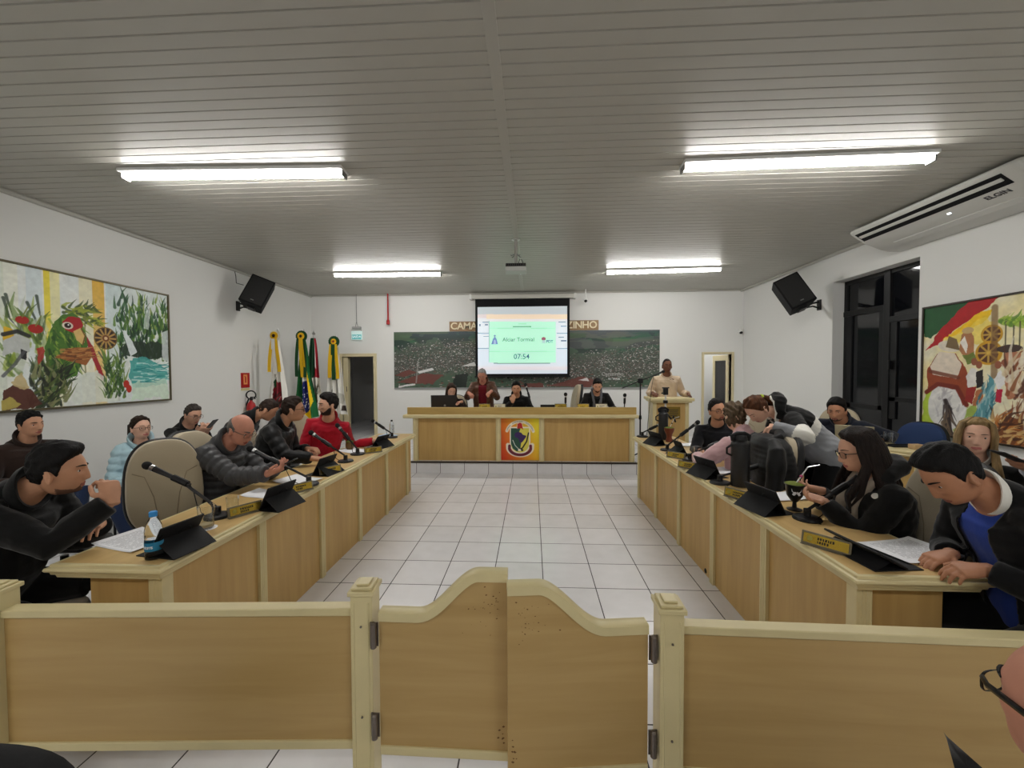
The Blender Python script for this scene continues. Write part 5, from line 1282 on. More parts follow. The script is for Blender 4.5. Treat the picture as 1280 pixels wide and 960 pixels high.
def deform(v, fem=0, jaw=1.0):
    """unit sphere directions -> head surface, +Y face, origin between the eyes' height and the ears"""
    x, y, z = v[:, 0]*HA, v[:, 1]*HB, v[:, 2]*HC
    k = np.clip(-v[:, 2], 0, 1)
    front = np.clip(v[:, 1], 0, 1)
    x = x*(1+.20*k**3-.10*k)*(1+(jaw-1)*k); 
    y = y+(.050*np.clip((k-.35)/.65, 0, 1)**1.2)*np.sqrt(front)+.004*front
    back = np.clip(-v[:, 1], 0, 1); y = y+.050*k*back
    y = y-.006*np.clip(v[:, 2], 0, 1)*back*0-.008*back*(v[:, 2] > 0)*v[:, 2]
    x = x*(1-.06*front*np.clip(v[:, 2], 0, 1))
    w_ = np.clip((v[:, 1]-.15)/.35, 0, 1)
    y = y+feat(x, z, fem)*w_
    return np.stack([x, y, z], 1)
def unit_sphere(sub):
    bm = bmesh.new(); bmesh.ops.create_icosphere(bm, subdivisions=sub, radius=1)
    v = np.array([tuple(q.co) for q in bm.verts]); f = [[q.index for q in p.verts] for p in bm.faces]; bm.free(); return v, f
US5 = unit_sphere(6); US4 = unit_sphere(5)
def surf_y(x, z, fem=0):
    """height of the face at (x, z)"""
    vz = z/HC; k = max(-vz, 0); vx = x/HA/(1+.20*k**3-.10*k)
    vy = math.sqrt(max(1-vx*vx-vz*vz, .02))
    return float(deform(np.array([[vx, vy, vz]]), fem)[0, 1])
HY = [-.12, -.045, -.018, -.004, .018, .028, .055, .10]
HZ = [-.080, -.070, -.025, -.012, -.034, .018, .052, .078]
def hair_s(v, style, hl=0):
    x, y, z = v[:, 0], v[:, 1], v[:, 2]
    zl = np.interp(y, HY, HZ)
    if style == 'receding': zl = zl+.022*np.clip(y/.06, 0, 1)*np.clip(np.abs(x)/.03, .3, 1)
    s = z-zl-hl*np.clip(y/.05, 0, 1)
    if style == 'ring':
        s = np.minimum(s, .040-z-.4*np.clip(y, -1, 1)); s = np.minimum(s, .03-y+.0)
    if style in ('long', 'pony', 'curl'):
        zl = np.interp(y, [-.12, -.02, .0, .03, .06, .10], [-.10, -.09, -.03, .010, .068, .094]); s = z-zl
    return s
def hair_mesh(spec, fem, M, seed):
    """a shell over the scalp whose depth fades out at the hairline"""
    st, th = spec['style'], spec.get('th', .014)
    u, f = US4; v = deform(u, fem); n = u/np.array([HA, HB, HC]); n /= np.linalg.norm(n, axis=1)[:, None]
    s = hair_s(v, st, spec.get('hl', .006))
    s = s+(.0085*wob(v, 75, seed+1)+.004*wob(v, 210, seed+2))*(.5 if st != 'ring' else .25)
    k = np.clip(s/.030, 0, 1); k = k*k*(3-2*k)
    top = np.clip((v[:, 2]-.02)/.075, 0, 1)
    t = th*k*((.28 if st == 'short' else .55)+.8*top)+.0015*np.clip(s/.004, 0, 1)+spec.get('quiff', 0)*k*np.clip(v[:, 1]/.08, 0, 1)*top
    t += k*spec.get('rough', .0036)*wob(v*np.array([1, .45, .8]), spec.get('freq', 260), seed)
    t = t-.005*(1-k)
    w_ = v+n*t[:, None]
    w_[:, 2] += spec.get('lift', 0)*top*k
    keep = s > -.02
    fs = [q for q in f if keep[q[0]] or keep[q[1]] or keep[q[2]]]
    mb = MB(); mb.add([tuple(p) for p in w_], fs, 0, M); return mb
# ---- solving and lofting
def ik(a, b, l1, l2, hint):
    a, b, hint = Vector(a), Vector(b), Vector(hint); d = b-a; L = d.length
    if L > (l1+l2)*.995:
        q = L/((l1+l2)*.995); q = min(q, 1.12); l1 *= q; l2 *= q
        if L > (l1+l2)*.999: b = a+d*((l1+l2)*.995/L); d = b-a; L = d.length
    L = max(L, abs(l1-l2)+.02); d.normalize()
    x = (l1*l1-l2*l2+L*L)/(2*L); h = math.sqrt(max(l1*l1-x*x, 0))
    n = hint-hint.dot(d)*d; n = n.normalized() if n.length > 1e-4 else d.orthogonal().normalized()
    return a+d*x+n*h, b
def ring(c, lat, fwd, rx, ry, n=20, p=2.3):
    return [Vector(c)+Vector(lat)*x+Vector(fwd)*y for x, y in superel(n, rx, ry, p)]
def limb(pts, rad, dense=1, puff=None):
    """smooth path through joints with radii; puff=(period, amp)"""
    P_, R_ = [], []
    for i in range(len(pts)-1):
        a, b = Vector(pts[i]), Vector(pts[i+1]); n = max(1, int((b-a).length/dense)) if dense < 1 else 1
        for j in range(n): P_.append(a.lerp(b, j/n)); R_.append(rad[i]+(rad[i+1]-rad[i])*j/n)
    P_.append(Vector(pts[-1])); R_.append(rad[-1])
    if puff:
        s = 0
        for i in range(len(P_)):
            if i: s += (P_[i]-P_[i-1]).length
            R_[i] += puff[1]*(abs(math.sin(PI*s/puff[0]))-.5)
    return P_, R_
def hand(mb, wr, hd, pn, side, curl=.5, spread=.35, s=1.0, thumb=.5, thick=1.0):
    """side=+1 right hand; hd towards the fingers, pn out of the palm"""
    hd = Vector(hd).normalized(); pn = Vector(pn); pn = (pn-pn.dot(hd)*hd).normalized()
    th = hd.cross(pn)*side                      # towards the thumb
    wr = Vector(wr); L = .092*s
    R = []
    for f, rx, ry in ((-.22, .026, .021), (0, .028, .020), (.3, .036, .019), (.65, .042, .017), (.95, .041, .0145), (1.05, .036, .010)):
        R.append(ring(wr+hd*L*f, th, pn, rx*s, ry*s*thick, 14, 2.6))
    mb.rings(R)
    for k, (o, l, q) in enumerate(((.030, .072, .95), (.0105, .080, 1.03), (-.0095, .074, 1.0), (-.0285, .058, .92))):
        p = wr+hd*L*q*.93+th*o*s; d = (hd+th*(o*spread*5)).normalized()
        pts = [p-d*.02*s, p]; c = 0
        for j, (fr, cj) in enumerate(((.44, .75), (.31, 1.0), (.25, .65))):
            c += cj*curl*(1+.10*k)
            q_ = d*math.cos(c)+pn*math.sin(c); pts.append(pts[-1]+q_*l*fr*s)
        r = .0088*s*thick*(1-.05*(k == 3)*2)
        mb.tube(pts, [r, r*1.03, r*.97, r*.88, r*.66], 10)
    p = wr+hd*L*.22+th*.024*s+pn*.004*s; d1 = (hd*.55+th*.75+pn*.35*thumb).normalized(); d2 = (hd*.9+th*(.35-.5*thumb)+pn*.35*thumb).normalized()
    mb.tube([p-d1*.012*s, p, p+d1*.040*s, p+d1*.040*s+d2*.030*s, p+d1*.040*s+d2*.054*s], [.014*s, .0155*s, .0115*s*thick, .0100*s*thick, .007*s*thick], 10)
SKIN = {}
def skin(name, c, lip):
    a = mat('skin_'+name, rgb(*c), .5, spec=.35, var=(14, .10), bump=(220, .05)); b = mat('lip_'+name, rgb(*lip), .45, spec=.4); SKIN[name] = (a, b)
skin('light', (206, 158, 132), (176, 104, 94)); skin('fair', (218, 172, 148), (190, 110, 104)); skin('tan', (178, 126, 96), (146, 86, 74)); skin('warm', (192, 142, 112), (160, 94, 82)); skin('brown', (112, 72, 52), (104, 58, 52)); skin('ruddy', (200, 140, 118), (166, 92, 84))
def hairm(n, c, rough=.5): return mat('hair_'+n, tuple(v*.75 for v in rgb(*c)), .62, spec=.22, var=(40, .45, (1, 1, .25)), bump=(160, .5, (1, 1, .15)))
HBLACK = hairm('black', (16, 14, 14)); HBROWN = hairm('brown', (48, 34, 26)); HDARK = hairm('dark', (26, 21, 19)); HGREY = hairm('grey', (120, 116, 112)); HAUB = hairm('auburn', (92, 56, 34)); HBLOND = hairm('blonde', (150, 124, 84)); HMIX = hairm('grey_blonde', (104, 86, 66)); HSALT = hairm('salt', (64, 58, 54)); HWHITE = hairm('silver', (168, 166, 164))
def cloth(n, c, rough=.85, sheen=.15, b=(70, .10)): return mat('cloth_'+n, tuple(v*(.6 if max(c) < 30 else 1) for v in rgb(*c)), rough, sheen=sheen, bump=b, spec=.25)
KBLACK = cloth('jet', (17, 17, 18)); KNAVY = cloth('navy', (22, 27, 40)); KBROWN = cloth('dark_brown', (42, 28, 22)); KGREYP = cloth('charcoal_puffer', (66, 66, 68), .45, .1, (50, .06)); KLBLUE = cloth('ice_blue_puffer', (172, 202, 212), .4, .1, (50, .06)); KLEATH = mat('brown_leather', rgb(92, 60, 42), .42, spec=.5, bump=(60, .15)); KRED = cloth('crimson', (166, 14, 36)); KMAROON = cloth('maroon', (104, 16, 30)); KCREAM = cloth('cream_jersey', (206, 184, 158)); KPINK = cloth('dusty_pink', (198, 160, 162), .95, .5, (160, .3)); KWHITE = cloth('white', (222, 222, 224)); KGREY = cloth('heather_grey', (140, 142, 146)); KBLUE = cloth('royal_blue', (34, 62, 150)); KJEAN = cloth('denim', (34, 48, 78)); KLJEAN = cloth('light_denim', (128, 156, 190)); KBLKP = cloth('black_puffer', (13, 13, 15), .5, .1, (50, .06)); KTAUPE = cloth('taupe', (150, 138, 124)); KOLIVE = cloth('plum', (50, 30, 34))
EYEW = mat('eye_white', rgb(214, 206, 200), .25); EYED = mat('eye_iris', (.02, .013, .01), .15)
SHOE = mat('shoe_black', (.014, .013, .012), .4)
def person(label, head_at, face_to, floor=0, s=1.0, sit=True, lean=8, curve=6, side=0, twist=0, neck=12, head=(0, 0, 0), R=None, L=None, fem=0, vox=.0065, skin='light', hair=None, top=None, bottom=KBLACK, glasses=None, beard=None, scarf=None, group=None, belly=0, jaw=1.0, hs=1.0, legs=None, eyes=True, brow=HDARK, knees=.17):
    rad = math.radians; rz = face(*face_to)
    def dirv(a, b): return Vector((math.sin(rad(b)), math.sin(rad(a))*math.cos(rad(b)), math.cos(rad(a))*math.cos(rad(b)))).normalized()
    d1, d2, d3 = dirv(lean, side), dirv(lean+curve, side), dirv(lean+curve+neck, side*.6)
    hz = head_at[2]-floor
    p0 = Vector((0, 0, 0)); p1 = p0+d1*.27*s; p2 = p1+d2*.24*s; hc = p2+d3*.160*s
    off = Matrix.Rotation(rz, 3, 'Z') @ hc
    loc = Vector((head_at[0]-off.x, head_at[1]-off.y, floor)); up = Vector((0, 0, hz-hc.z))
    p0, p1, p2, hc = p0+up, p1+up, p2+up, hc+up
    W2L = (Matrix.Translation(loc) @ Matrix.Rotation(rz, 4, 'Z')).inverted(); W3 = W2L.to_3x3()
    t = thing('person', label, 'person', loc, rz, group)
    tw = rad(twist); lat1 = Vector((1, 0, 0)); lat2 = Vector((math.cos(tw), math.sin(tw), 0))
    def lf(d, l): l = (l-l.dot(d)*d).normalized(); return l, d.cross(l)*1
    la, fa = lf(d1, lat1); lb, fb = lf(d2, lat2); ln, fn = lf(d3, lat2)
    w_ = (1-.11*fem)*s; hip = (1+.06*fem)*s; be = belly
    TOR = [(p0-d1*.10*s, la, fa, .135*hip, .10*s), (p0-d1*.04*s, la, fa, .165*hip, .122*s), (p0+d1*.04*s, la, fa, .160*hip, .120*s+be*.5), (p0+d1*.13*s+fa*be*.5, la, fa, (.146-.012*fem)*s+be*.4, .108*s+be*.6), (p1-d1*.04*s+fa*be*.3, la, fa, .152*w_+be*.2, .112*s+be*.3),
           (p1+d2*.05*s, lb, fb, .166*w_, (.118+.012*fem)*s), (p1+d2*.12*s, lb, fb, .172*w_, (.112+.008*fem)*s), (p2-d2*.075*s, lb, fb, .156*w_, .094*s), (p2-d2*.045*s, lb, (fb-d2*.30).normalized(), .108*w_, .080*s), (p2-d2*.018*s, lb, (fb-d2*.55).normalized(), .072*s, .068*s)]
    NECK = [(p2+d3*.035*s, ln, fn, .058*s*(1-.1*fem), .060*s*(1-.1*fem)), (p2+d3*.075*s+fn*.006, ln, fn, .054*s*(1-.1*fem), .058*s*(1-.1*fem)), (hc-d3*.03*s, ln, fn, .050*s, .055*s)]
    sh = {1: p2-d2*.078*s+lb*.168*w_, -1: p2-d2*.078*s-lb*.168*w_}
    arms = {}
    for sd, A in ((1, R), (-1, L)):
        A = dict(A or {})
        if 'w' in A: wr = W2L @ Vector(A['w'])
        elif 'l' in A: wr = Vector(A['l'])
        elif sit: wr = p0+Vector((sd*.12*s, .30*s, .11*s))
        else: wr = sh[sd]+Vector((sd*.07, .04, -.52*s))
        hd = (W3 @ Vector(A['d'])) if 'd' in A else (Vector((-sd*.35, .9, -.15)) if sit else Vector((0, .1, -1)))
        pn = (W3 @ Vector(A['n'])) if 'n' in A else (Vector((0, 0, -1)) if sit else Vector((-sd, 0, 0)))
        hint = (W3 @ Vector(A['hw'])) if 'hw' in A else Vector(A.get('e', (sd*.55, -.35, -1)))
        el, wr = ik(sh[sd], wr, .285*s, .255*s, hint)
        arms[sd] = (el, wr, hd, pn, A)
    lg = {}
    for sd in (1, -1):
        hp = p0+Vector((sd*.085*s, .0, -.06*s))
        if sit:
            ft = Vector((sd*.13*s, .40*s, .085)); 
            if legs and sd in legs: ft = Vector(legs[sd])
            kn, ft = ik(hp, ft, .43*s, .43*s, (sd*knees*3, .75, 1.0))
        else:
            ft = Vector((sd*.11*s, -.02, .085))
            if legs and sd in legs: ft = Vector(legs[sd])
            kn, ft = ik(hp, ft, .44*s, .43*s, (0, 1, 0))
        lg[sd] = (hp, kn, ft)
    # head frame
    hy, hp_, hr = head
    Mh = Matrix.Translation(hc) @ (Matrix.Rotation(rad(hy), 4, 'Z') @ Matrix.Rotation(rad(hp_), 4, 'X') @ Matrix.Rotation(rad(hr), 4, 'Y')) @ Matrix.Scale(s*hs*.99, 4)
    Mhi = Mh.inverted()
    # ---------------- body: one continuous skin
    b = MB()
    b.rings([ring(*q) for q in TOR+NECK])
    for sd in (1, -1):
        el, wr, hd, pn, A = arms[sd]
        P_, R_ = limb([sh[sd]-lb*sd*.05, sh[sd], sh[sd].lerp(el, .5), el, el.lerp(wr, .25), wr], [.05*s, .056*s, .047*s, .040*s, .042*s, .026*s])
        b.tube([p*1 for p in P_], [r*(1-.08*fem) for r in R_], 12)
        hand(b, wr, hd, pn, sd, A.get('curl', .45), A.get('spread', .35), s*(1-.07*fem)*A.get('hs', 1), A.get('thumb', .5), 1.0 if vox < .0055 else 1.12)
        hp, kn, ft = lg[sd]
        b.tube([hp, hp.lerp(kn, .5), kn, kn.lerp(ft, .3), ft], [.082*s, .072*s, .052*s, .052*s, .036*s], 12)
        fd = Vector((sd*.25, 1, 0)).normalized()
        b.tube([ft+Vector((0, 0, -.03)), ft+fd*.06+Vector((0, 0, -.045)), ft+fd*.15+Vector((0, 0, -.06))], [.036, .034, .02], 10)
    u, f = US5
    hv = deform(u, fem, jaw); b.add([tuple(p) for p in hv], f, 0, Mh)
    for sd in (1, -1):
        Me = Mh @ Matrix.Translation((sd*.0765, -.010, -.020)) @ Matrix.Rotation(rad(-sd*20), 4, 'Z') @ Matrix.Rotation(rad(12), 4, 'X')
        b.ball((0, 0, 0), (.008, .017, .028), 14, 10, M=Me)
        rim = [Me @ Vector((sd*.006, .0155*math.cos(a)-.003, .027*math.sin(a)+.002)) for a in np.linspace(-1.9, 2.6, 16)]
        b.tube(rim, .0042, 7); b.ball((sd*.003, .003, -.024), (.006, .009, .010), 10, 6, M=Me)
        if eyes:
            e = Vector((sd*.0315, surf_y(.0315, .002, fem)-.0085, .0035)); b.ball(e+Vector((0, 0, .0012)), (.0135, .0128, .0085), 14, 10, M=Mh)
    me = remesh(b, vox, 2, .45)
    c = centers(me); H = np.array(Mhi); q = c @ H[:3, :3].T+H[:3, 3]
    lip = (np.abs(q[:, 0]) < .025) & (q[:, 1] > .06) & (((q[:, 2]+.0715)/.0105)**2+(q[:, 0]/.025)**2 < 1)
    set_mats(me, lip.astype(int), SKIN[skin]); link('body', me, t)
    hs_ = Mh
    # ---------------- eyes, brows
    for sd in (1, -1):
        yb = surf_y(.0315, .002, fem)
        if eyes:
            m = MB(); m.ball((0, 0, 0), .0122, 14, 12)
            cc = [sum((Vector(m.v[i]) for i in fc), Vector())/len(fc) for fc in m.f]
            m.m = [1 if (v.y > .0095) else 0 for v in cc]
            m.v = [Mh @ (Vector(v)+Vector((sd*.0315, yb-.0078, -.0005))) for v in m.v]
            m.build('eye', [EYEW, EYED], t)
        br = []
        for k in range(7):
            x = .013+.038*k/6; z = .0215+.005*math.sin(PI*(k/6)*.8)-.003*(k/6)
            br.append(Mh @ Vector((sd*x, surf_y(x, z, fem)+.0005, z)))
        MB().tube(br, [.0022, .0038, .0042, .004, .0034, .0026, .0012] if not fem else [.0012, .0022, .0024, .0022, .002, .0016, .0008], 8).build('eyebrow', brow, t)
    # ---------------- hair
    if hair:
        hm = hair_mesh(hair, fem, Mh, len(label)*7+3)
        st = hair['style']; rr = random.Random(len(label))
        if st == 'long':
            n = hair.get('n', 34); ln_ = hair.get('len', .34); fr = hair.get('front', 108)
            for i in range(n):
                a = -fr+2*fr*i/(n-1); a += rr.uniform(-4, 4)          # 0 = straight back
                a = rad(a); x, y = math.sin(a), -math.cos(a)
                if y > .78: y = .78
                top_ = Vector((x*.035, y*.03+.01, .122)); e1 = Vector((x*.074, y*.082, .085)); e2 = Vector((x*.090, y*.102+.0, .01)); e3 = Vector((x*.092, y*.105-.005, -.07))
                pts = [Mh @ v for v in (top_, e1, e2, e3)]
                l = ln_*rr.uniform(.75, 1.1); out = Matrix.Rotation(rad(hy), 3, 'Z') @ Vector((x, y, 0))
                fwd_ = Vector((0, .05, 0)) if y > 0 else Vector((0, -.02, 0))
                base_ = pts[-1]
                for j in (1, 2, 3): pts.append(base_+Vector((0, 0, -l*j/3))+out*(.010*j)+fwd_*(j*.6)+Vector((rr.uniform(-1, 1), rr.uniform(-1, 1), 0))*.008*j)
                hm.tube(pts, [.010, .017, .020, .020, .019, .014, .004], 8, flat=.62, ref=(1, 0, .01))
        if st == 'pony':
            k0 = Mh @ Vector((0, -.105, .035)); bk = Matrix.Rotation(rad(hy), 3, 'Z') @ Vector((0, -1, 0)); dn = Vector(hair.get('fall', (0, -.2, -1))).normalized()
            for i in range(7):
                o = Vector((rr.uniform(-1, 1), rr.uniform(-1, 1), rr.uniform(-1, 1)))*.014
                hm.tube([k0-bk*.03+o*.4, k0+bk*.02+o*.5, k0+bk*.055+dn*.03+o, k0+bk*.06+dn*.13+o*1.3, k0+bk*.05+dn*.22+o*1.5], [.016, .014, .02, .017, .004], 8)
        ho = hm.build('hair', hair['m'], t, sharp=80)
        if st == 'pony': 
            MB().ball(Mh @ Vector((0, -.108, .036)), .021, 12, 8).build('hair_tie', mat('tie_lime', rgb(190, 210, 60), .6) if hair.get('tie') else BLACKM, ho)
    if beard:
        u4, f4 = US4; v = deform(u4, fem, jaw); n = u4/np.array([HA, HB, HC]); n /= np.linalg.norm(n, axis=1)[:, None]
        x, y, z = v[:, 0], v[:, 1], v[:, 2]
        zt = np.interp(np.abs(x), [0, .022, .03, .05, .07], [-.052, -.054, -.074, -.058, -.025] if beard.get('th', .005) > .003 else [-.052, -.056, -.082, -.078, -.05])
        sb = np.minimum(zt-z, y+.005)
        mouth = ((x/.022)**2+((z+.0715)/.011)**2 < 1)
        k = np.clip(sb/.010, 0, 1); k[mouth] = 0
        tt = beard.get('th', .005)*k*(1+.3*wob(v, 500, 5))-.004*(1-k)
        mb = MB(); vv = v+n*tt[:, None]; fs = [q_ for q_ in f4 if k[q_[0]] > 0 or k[q_[1]] > 0 or k[q_[2]] > 0]
        mb.add([tuple(p) for p in vv], fs, 0, Mh); mb.build('beard', beard['m'], t, sharp=80)
    if glasses:
        gl = MB(); ls_ = MB(); yg = .104; gk = 1.7 if 'gloss' in glasses.name else 1
        for sd in (1, -1):
            pr = superel(24, .0255, .0185, 3.2)
            ps = [Mh @ Vector((sd*.033+x, yg-abs(sd*.033+x)**2*2.2, z-.004)) for x, z in pr]
            gl.rings([[p+ (Mh.to_3x3() @ Vector(q_)) for q_ in ((.0016, .0016, 0), (-.0016, .0016, 0), (-.0016, -.0016, 0), (.0016, -.0016, 0), )] for p in ps], closed=True)
            for zz in (0,):
                ls_.add(ps, [tuple(range(24))]); ls_.add([p-(Mh.to_3x3() @ Vector((0, .001, 0))) for p in ps], [tuple(range(23, -1, -1))])
            gl.tube([Mh @ Vector(v) for v in ((sd*.058, yg-.0085, .006), (sd*.072, .075, .006), (sd*.080, .0, .002), (sd*.078, -.022, -.015))], .0023*gk, 6, flat=1.5 if gk > 1 else 1)
        gl.tube([Mh @ Vector(v) for v in ((-.009, yg, 0), (0, yg+.004, .003), (.009, yg, 0))], .002, 6)
        g_ = gl.build('glasses', glasses, t); ls_.build('lens', mat('lens_clear', (.98, .98, .98), .02, trans=1, ior=1.02), g_)
    # ---------------- clothes
    top = dict(top or {}); tm = top.get('m', KBLACK); th = top.get('t', .016); puff = top.get('puff'); ta = top.get('ta', th*.6)*.72
    cv = top.get('vox', max(vox*1.3, .0075))
    def torso_rings(th, lo=0, hi=9, nk=True, puff=None, drop=.0):
        T_ = [(c_, l_, f_, rx+th, ry+th) for c_, l_, f_, rx, ry in TOR[lo:hi+1]]
        if drop: c_, l_, f_, rx, ry = T_[0]; T_.insert(0, (c_-d1*drop*.9, l_, f_, rx*1.02, ry*1.02))
        if puff:
            D = []; 
            for i in range(len(T_)-1):
                n = max(1, int((T_[i+1][0]-T_[i][0]).length/.008))
                for j in range(n):
                    q_ = j/n; D.append((T_[i][0].lerp(T_[i+1][0], q_), T_[i][1], T_[i][2], T_[i][3]*(1-q_)+T_[i+1][3]*q_, T_[i][4]*(1-q_)+T_[i+1][4]*q_))
            D.append(T_[-1]); sl = 0; O = []
            for i, q_ in enumerate(D):
                if i: sl += (D[i][0]-D[i-1][0]).length
                a_ = puff[1]*(abs(math.sin(PI*sl/puff[0]))-.5); O.append((q_[0], q_[1], q_[2], q_[3]+a_, q_[4]+a_))
            T_ = O
        if nk: T_.append((p2+d3*.004*s, ln, (fn-d3*.55).normalized(), .064*s+th*.5, .066*s+th*.5))
        return T_
    def sleeves(m, ta, puff=None, upto=1.0):
        for sd in (1, -1):
            el, wr, hd, pn, A = arms[sd]; we = el.lerp(wr, .93*upto); q_ = [.050, .057, .051, .046, .045, .036]
            P_, R_ = limb([sh[sd]-lb*sd*.07+d2*.0, sh[sd]+lb*sd*.004, sh[sd].lerp(el, .5), el, el.lerp(we, .4), we], [r*s*(1-.06*fem)+ta for r in q_], .010 if puff else 1, puff)
            m.tube(P_, R_, 14)
            a_, b_ = P_[-1], P_[-2]; 
    m = MB(); m.rings([ring(*q_) for q_ in torso_rings(th, puff=puff, drop=top.get('drop', .04 if sit else .10))]); sleeves(m, ta, puff)
    if top.get('skirt'):
        for sd in (1, -1):
            hp, kn, ft = lg[sd]; m.tube([hp, hp.lerp(kn, .75)], [.105*s, .085*s], 12)
    if top.get('hood'):
        h0 = p2+d3*.01*s
        m.tube([h0+ln*.085+fn*.05, h0+ln*.11-fn*.02+d3*.01, h0+ln*.07-fn*.105+d3*.015, h0-fn*.13+d3*.01, h0-ln*.07-fn*.105+d3*.015, h0-ln*.11-fn*.02+d3*.01, h0-ln*.085+fn*.05], [.02, .035, .048, .055, .048, .035, .02], 12)
    me = remesh(m, cv, 2 if puff else 3, .45)
    co = co_of(me); no = no_of(me)
    wr_ = top.get('wr', .0035); k = wob(co, 34, 11+len(label))
    dsp = wr_*(k*.7)+wr_*.7*(1-np.abs(wob(co*np.array([1, 1, 1.6]), 55, 5+len(label)))) - wr_*.3
    set_co(me, co+no*dsp[:, None])
    c = centers(me); idx = np.zeros(len(c), int); mats = [tm]
    rel = c-np.array(p1); ha = rel @ np.array(d2); xa = rel @ np.array(lb); ya = rel @ np.array(fb)
    if top.get('paint'):
        idx, extra = top['paint'](c, arms, sh, dict(h=ha, x=xa, y=ya)); mats += extra
    op = top.get('open')
    if op:
        w0, h0, h1 = op; hh = np.clip((ha-h0)/(h1-h0), 0, 1)
        kill = (np.abs(xa) < (w0*hh if not top.get('straight') else w0)) & (ya > .02) & (ha > h0)
        me2 = me; set_mats(me2, idx, mats); bm = bmesh.new(); bm.from_mesh(me2); bm.faces.ensure_lookup_table()
        bmesh.ops.delete(bm, geom=[bm.faces[i] for i in np.nonzero(kill)[0]], context='FACES'); bm.to_mesh(me2); bm.free()
        me2.polygons.foreach_set('use_smooth', [True]*len(me2.polygons)); o_ = link(top.get('name', 'jacket'), me2, t)
        sd_ = o_.modifiers.new('cloth', 'SOLIDIFY'); sd_.thickness = .005; sd_.offset = -1
        m = MB(); m.rings([ring(*q_) for q_ in torso_rings(th*.30+.002, 1, 9)]); 
        ms = remesh(m, cv, 3, .45); co = co_of(ms); no = no_of(ms); set_co(ms, co+no*(.002*wob(co, 45, 3))[:, None])
        set_mats(ms, np.zeros(len(ms.polygons), int), [op_m]) if (op_m := top.get('shirt', KWHITE)) else None
        link(top.get('shirt_name', 'shirt'), ms, t)
    else:
        set_mats(me, idx, mats); me.polygons.foreach_set('use_smooth', [True]*len(me.polygons)); o_ = link(top.get('name', 'jacket'), me, t)
    col = top.get('collar')
    if col:
        cm, ch, cr_ = col.get('m', tm), col.get('h', .045), col.get('r', .070)
        m = MB(); gapa = col.get('gap', 0); R_ = []; n = 30
        for i in range(n):
            a = PI/2+gapa+(2*PI-2*gapa)*i/(n-1 if gapa else n); rr_ = cr_*s
            bse = p2-d3*(.004+.040*math.sin(a))*s+ln*(rr_*1.04*math.cos(a))+fn*(rr_*math.sin(a)*.95+.002)
            out = (ln*math.cos(a)+fn*math.sin(a)); h_ = ch*(1-.35*max(math.sin(a), 0)); tk = col.get('tk', .007); fl = col.get('flare', .15)
            R_.append([bse-d3*.02, bse+out*tk*1.5-d3*.02, bse+out*(tk*1.4+fl*h_)+d3*h_*.6, bse+out*(tk+fl*h_)+d3*h_, bse+out*(fl*h_)+d3*h_, bse-out*tk*.2+d3*h_*.4])
        m.rings(R_, closed=not gapa, cap=bool(gapa)).build('collar', cm, t, sharp=60)
    if top.get('extra'): top['extra'](t, dict(o=o_, tm=tm, p1=p1, p2=p2, d2=d2, d3=d3, lb=lb, fb=fb, ln=ln, fn=fn, s=s, th=th, arms=arms, sh=sh, Mh=Mh))
    if scarf:
        m = MB(); 
        for sd in (1, -1):
            ps = [p2-fn*.085+d3*.03, p2+ln*sd*.085-fn*.03+d3*.03, p2+ln*sd*.075+fn*.06+d3*.0, p1+d2*.10+lb*sd*.055+fb*.145, p1+d2*.0+lb*sd*.06+fb*.165, p1-d2*.13+lb*sd*.065+fb*.165]
            m.tube(ps, [.026, .03, .03, .032, .034, .03], 10, flat=.55, ref=tuple(fb))
        ms = remesh(m, .008, 2); co = co_of(ms); no = no_of(ms); set_co(ms, co+no*(.003*wob(co, 70, 3))[:, None]); set_mats(ms, np.zeros(len(ms.polygons), int), [scarf]); link('scarf', ms, t)
    # ---------------- trousers and shoes
    m = MB(); m.rings([ring(c_, l_, f_, rx+.008, ry+.008) for c_, l_, f_, rx, ry in TOR[0:4]])
    for sd in (1, -1):
        hp, kn, ft = lg[sd]
        m.tube([hp+Vector((0, 0, .03)), hp, hp.lerp(kn, .5), kn, kn.lerp(ft, .35), ft+Vector((0, 0, -.01))], [.085*s, .098*s, .086*s, .067*s, .066*s, .056*s], 14)
    me = remesh(m, .011, 3); co = co_of(me); no = no_of(me); set_co(me, co+no*(.003*wob(co, 40, 3))[:, None]); set_mats(me, np.zeros(len(me.polygons), int), [bottom]); link('trousers', me, t)
    for sd in (1, -1):
        ft = lg[sd][2]; fd = Vector((sd*.25, 1, 0)).normalized(); z0 = ft.z-.085; l_ = Vector((fd.y, -fd.x, 0)); sh_ = []
        for q_, w2, h_ in ((-.085, .024, .055), (-.07, .036, .085), (-.02, .040, .098), (.05, .045, .075), (.11, .050, .055), (.165, .044, .045), (.195, .022, .030)):
            c_ = Vector((ft.x, ft.y, z0))+fd*q_*s; sh_.append([c_+l_*x+Vector((0, 0, max(y+h_/2, .0))) for x, y in superel(14, w2*s, h_/2, 2.8)])
        MB().rings(sh_).build('shoe', SHOE, t)
    return t
def H_(px, py, y): return at(px, py, y=y)
CS = dict(h=.05, tk=.009, flare=.25)
from mathutils.bvhtree import BVHTree
def on_cloth(t, k, px, py):
    o = k['o']; W2L = (Matrix.Translation(t.location) @ t.rotation_euler.to_matrix().to_4x4()).inverted()
    a = W2L @ Vector((0, 0, CAMH)); b = W2L @ at(px, py, y=1.0); bv = BVHTree.FromPolygons([v.co for v in o.data.vertices], [p.vertices for p in o.data.polygons])
    return bv.ray_cast(a, (b-a).normalized())
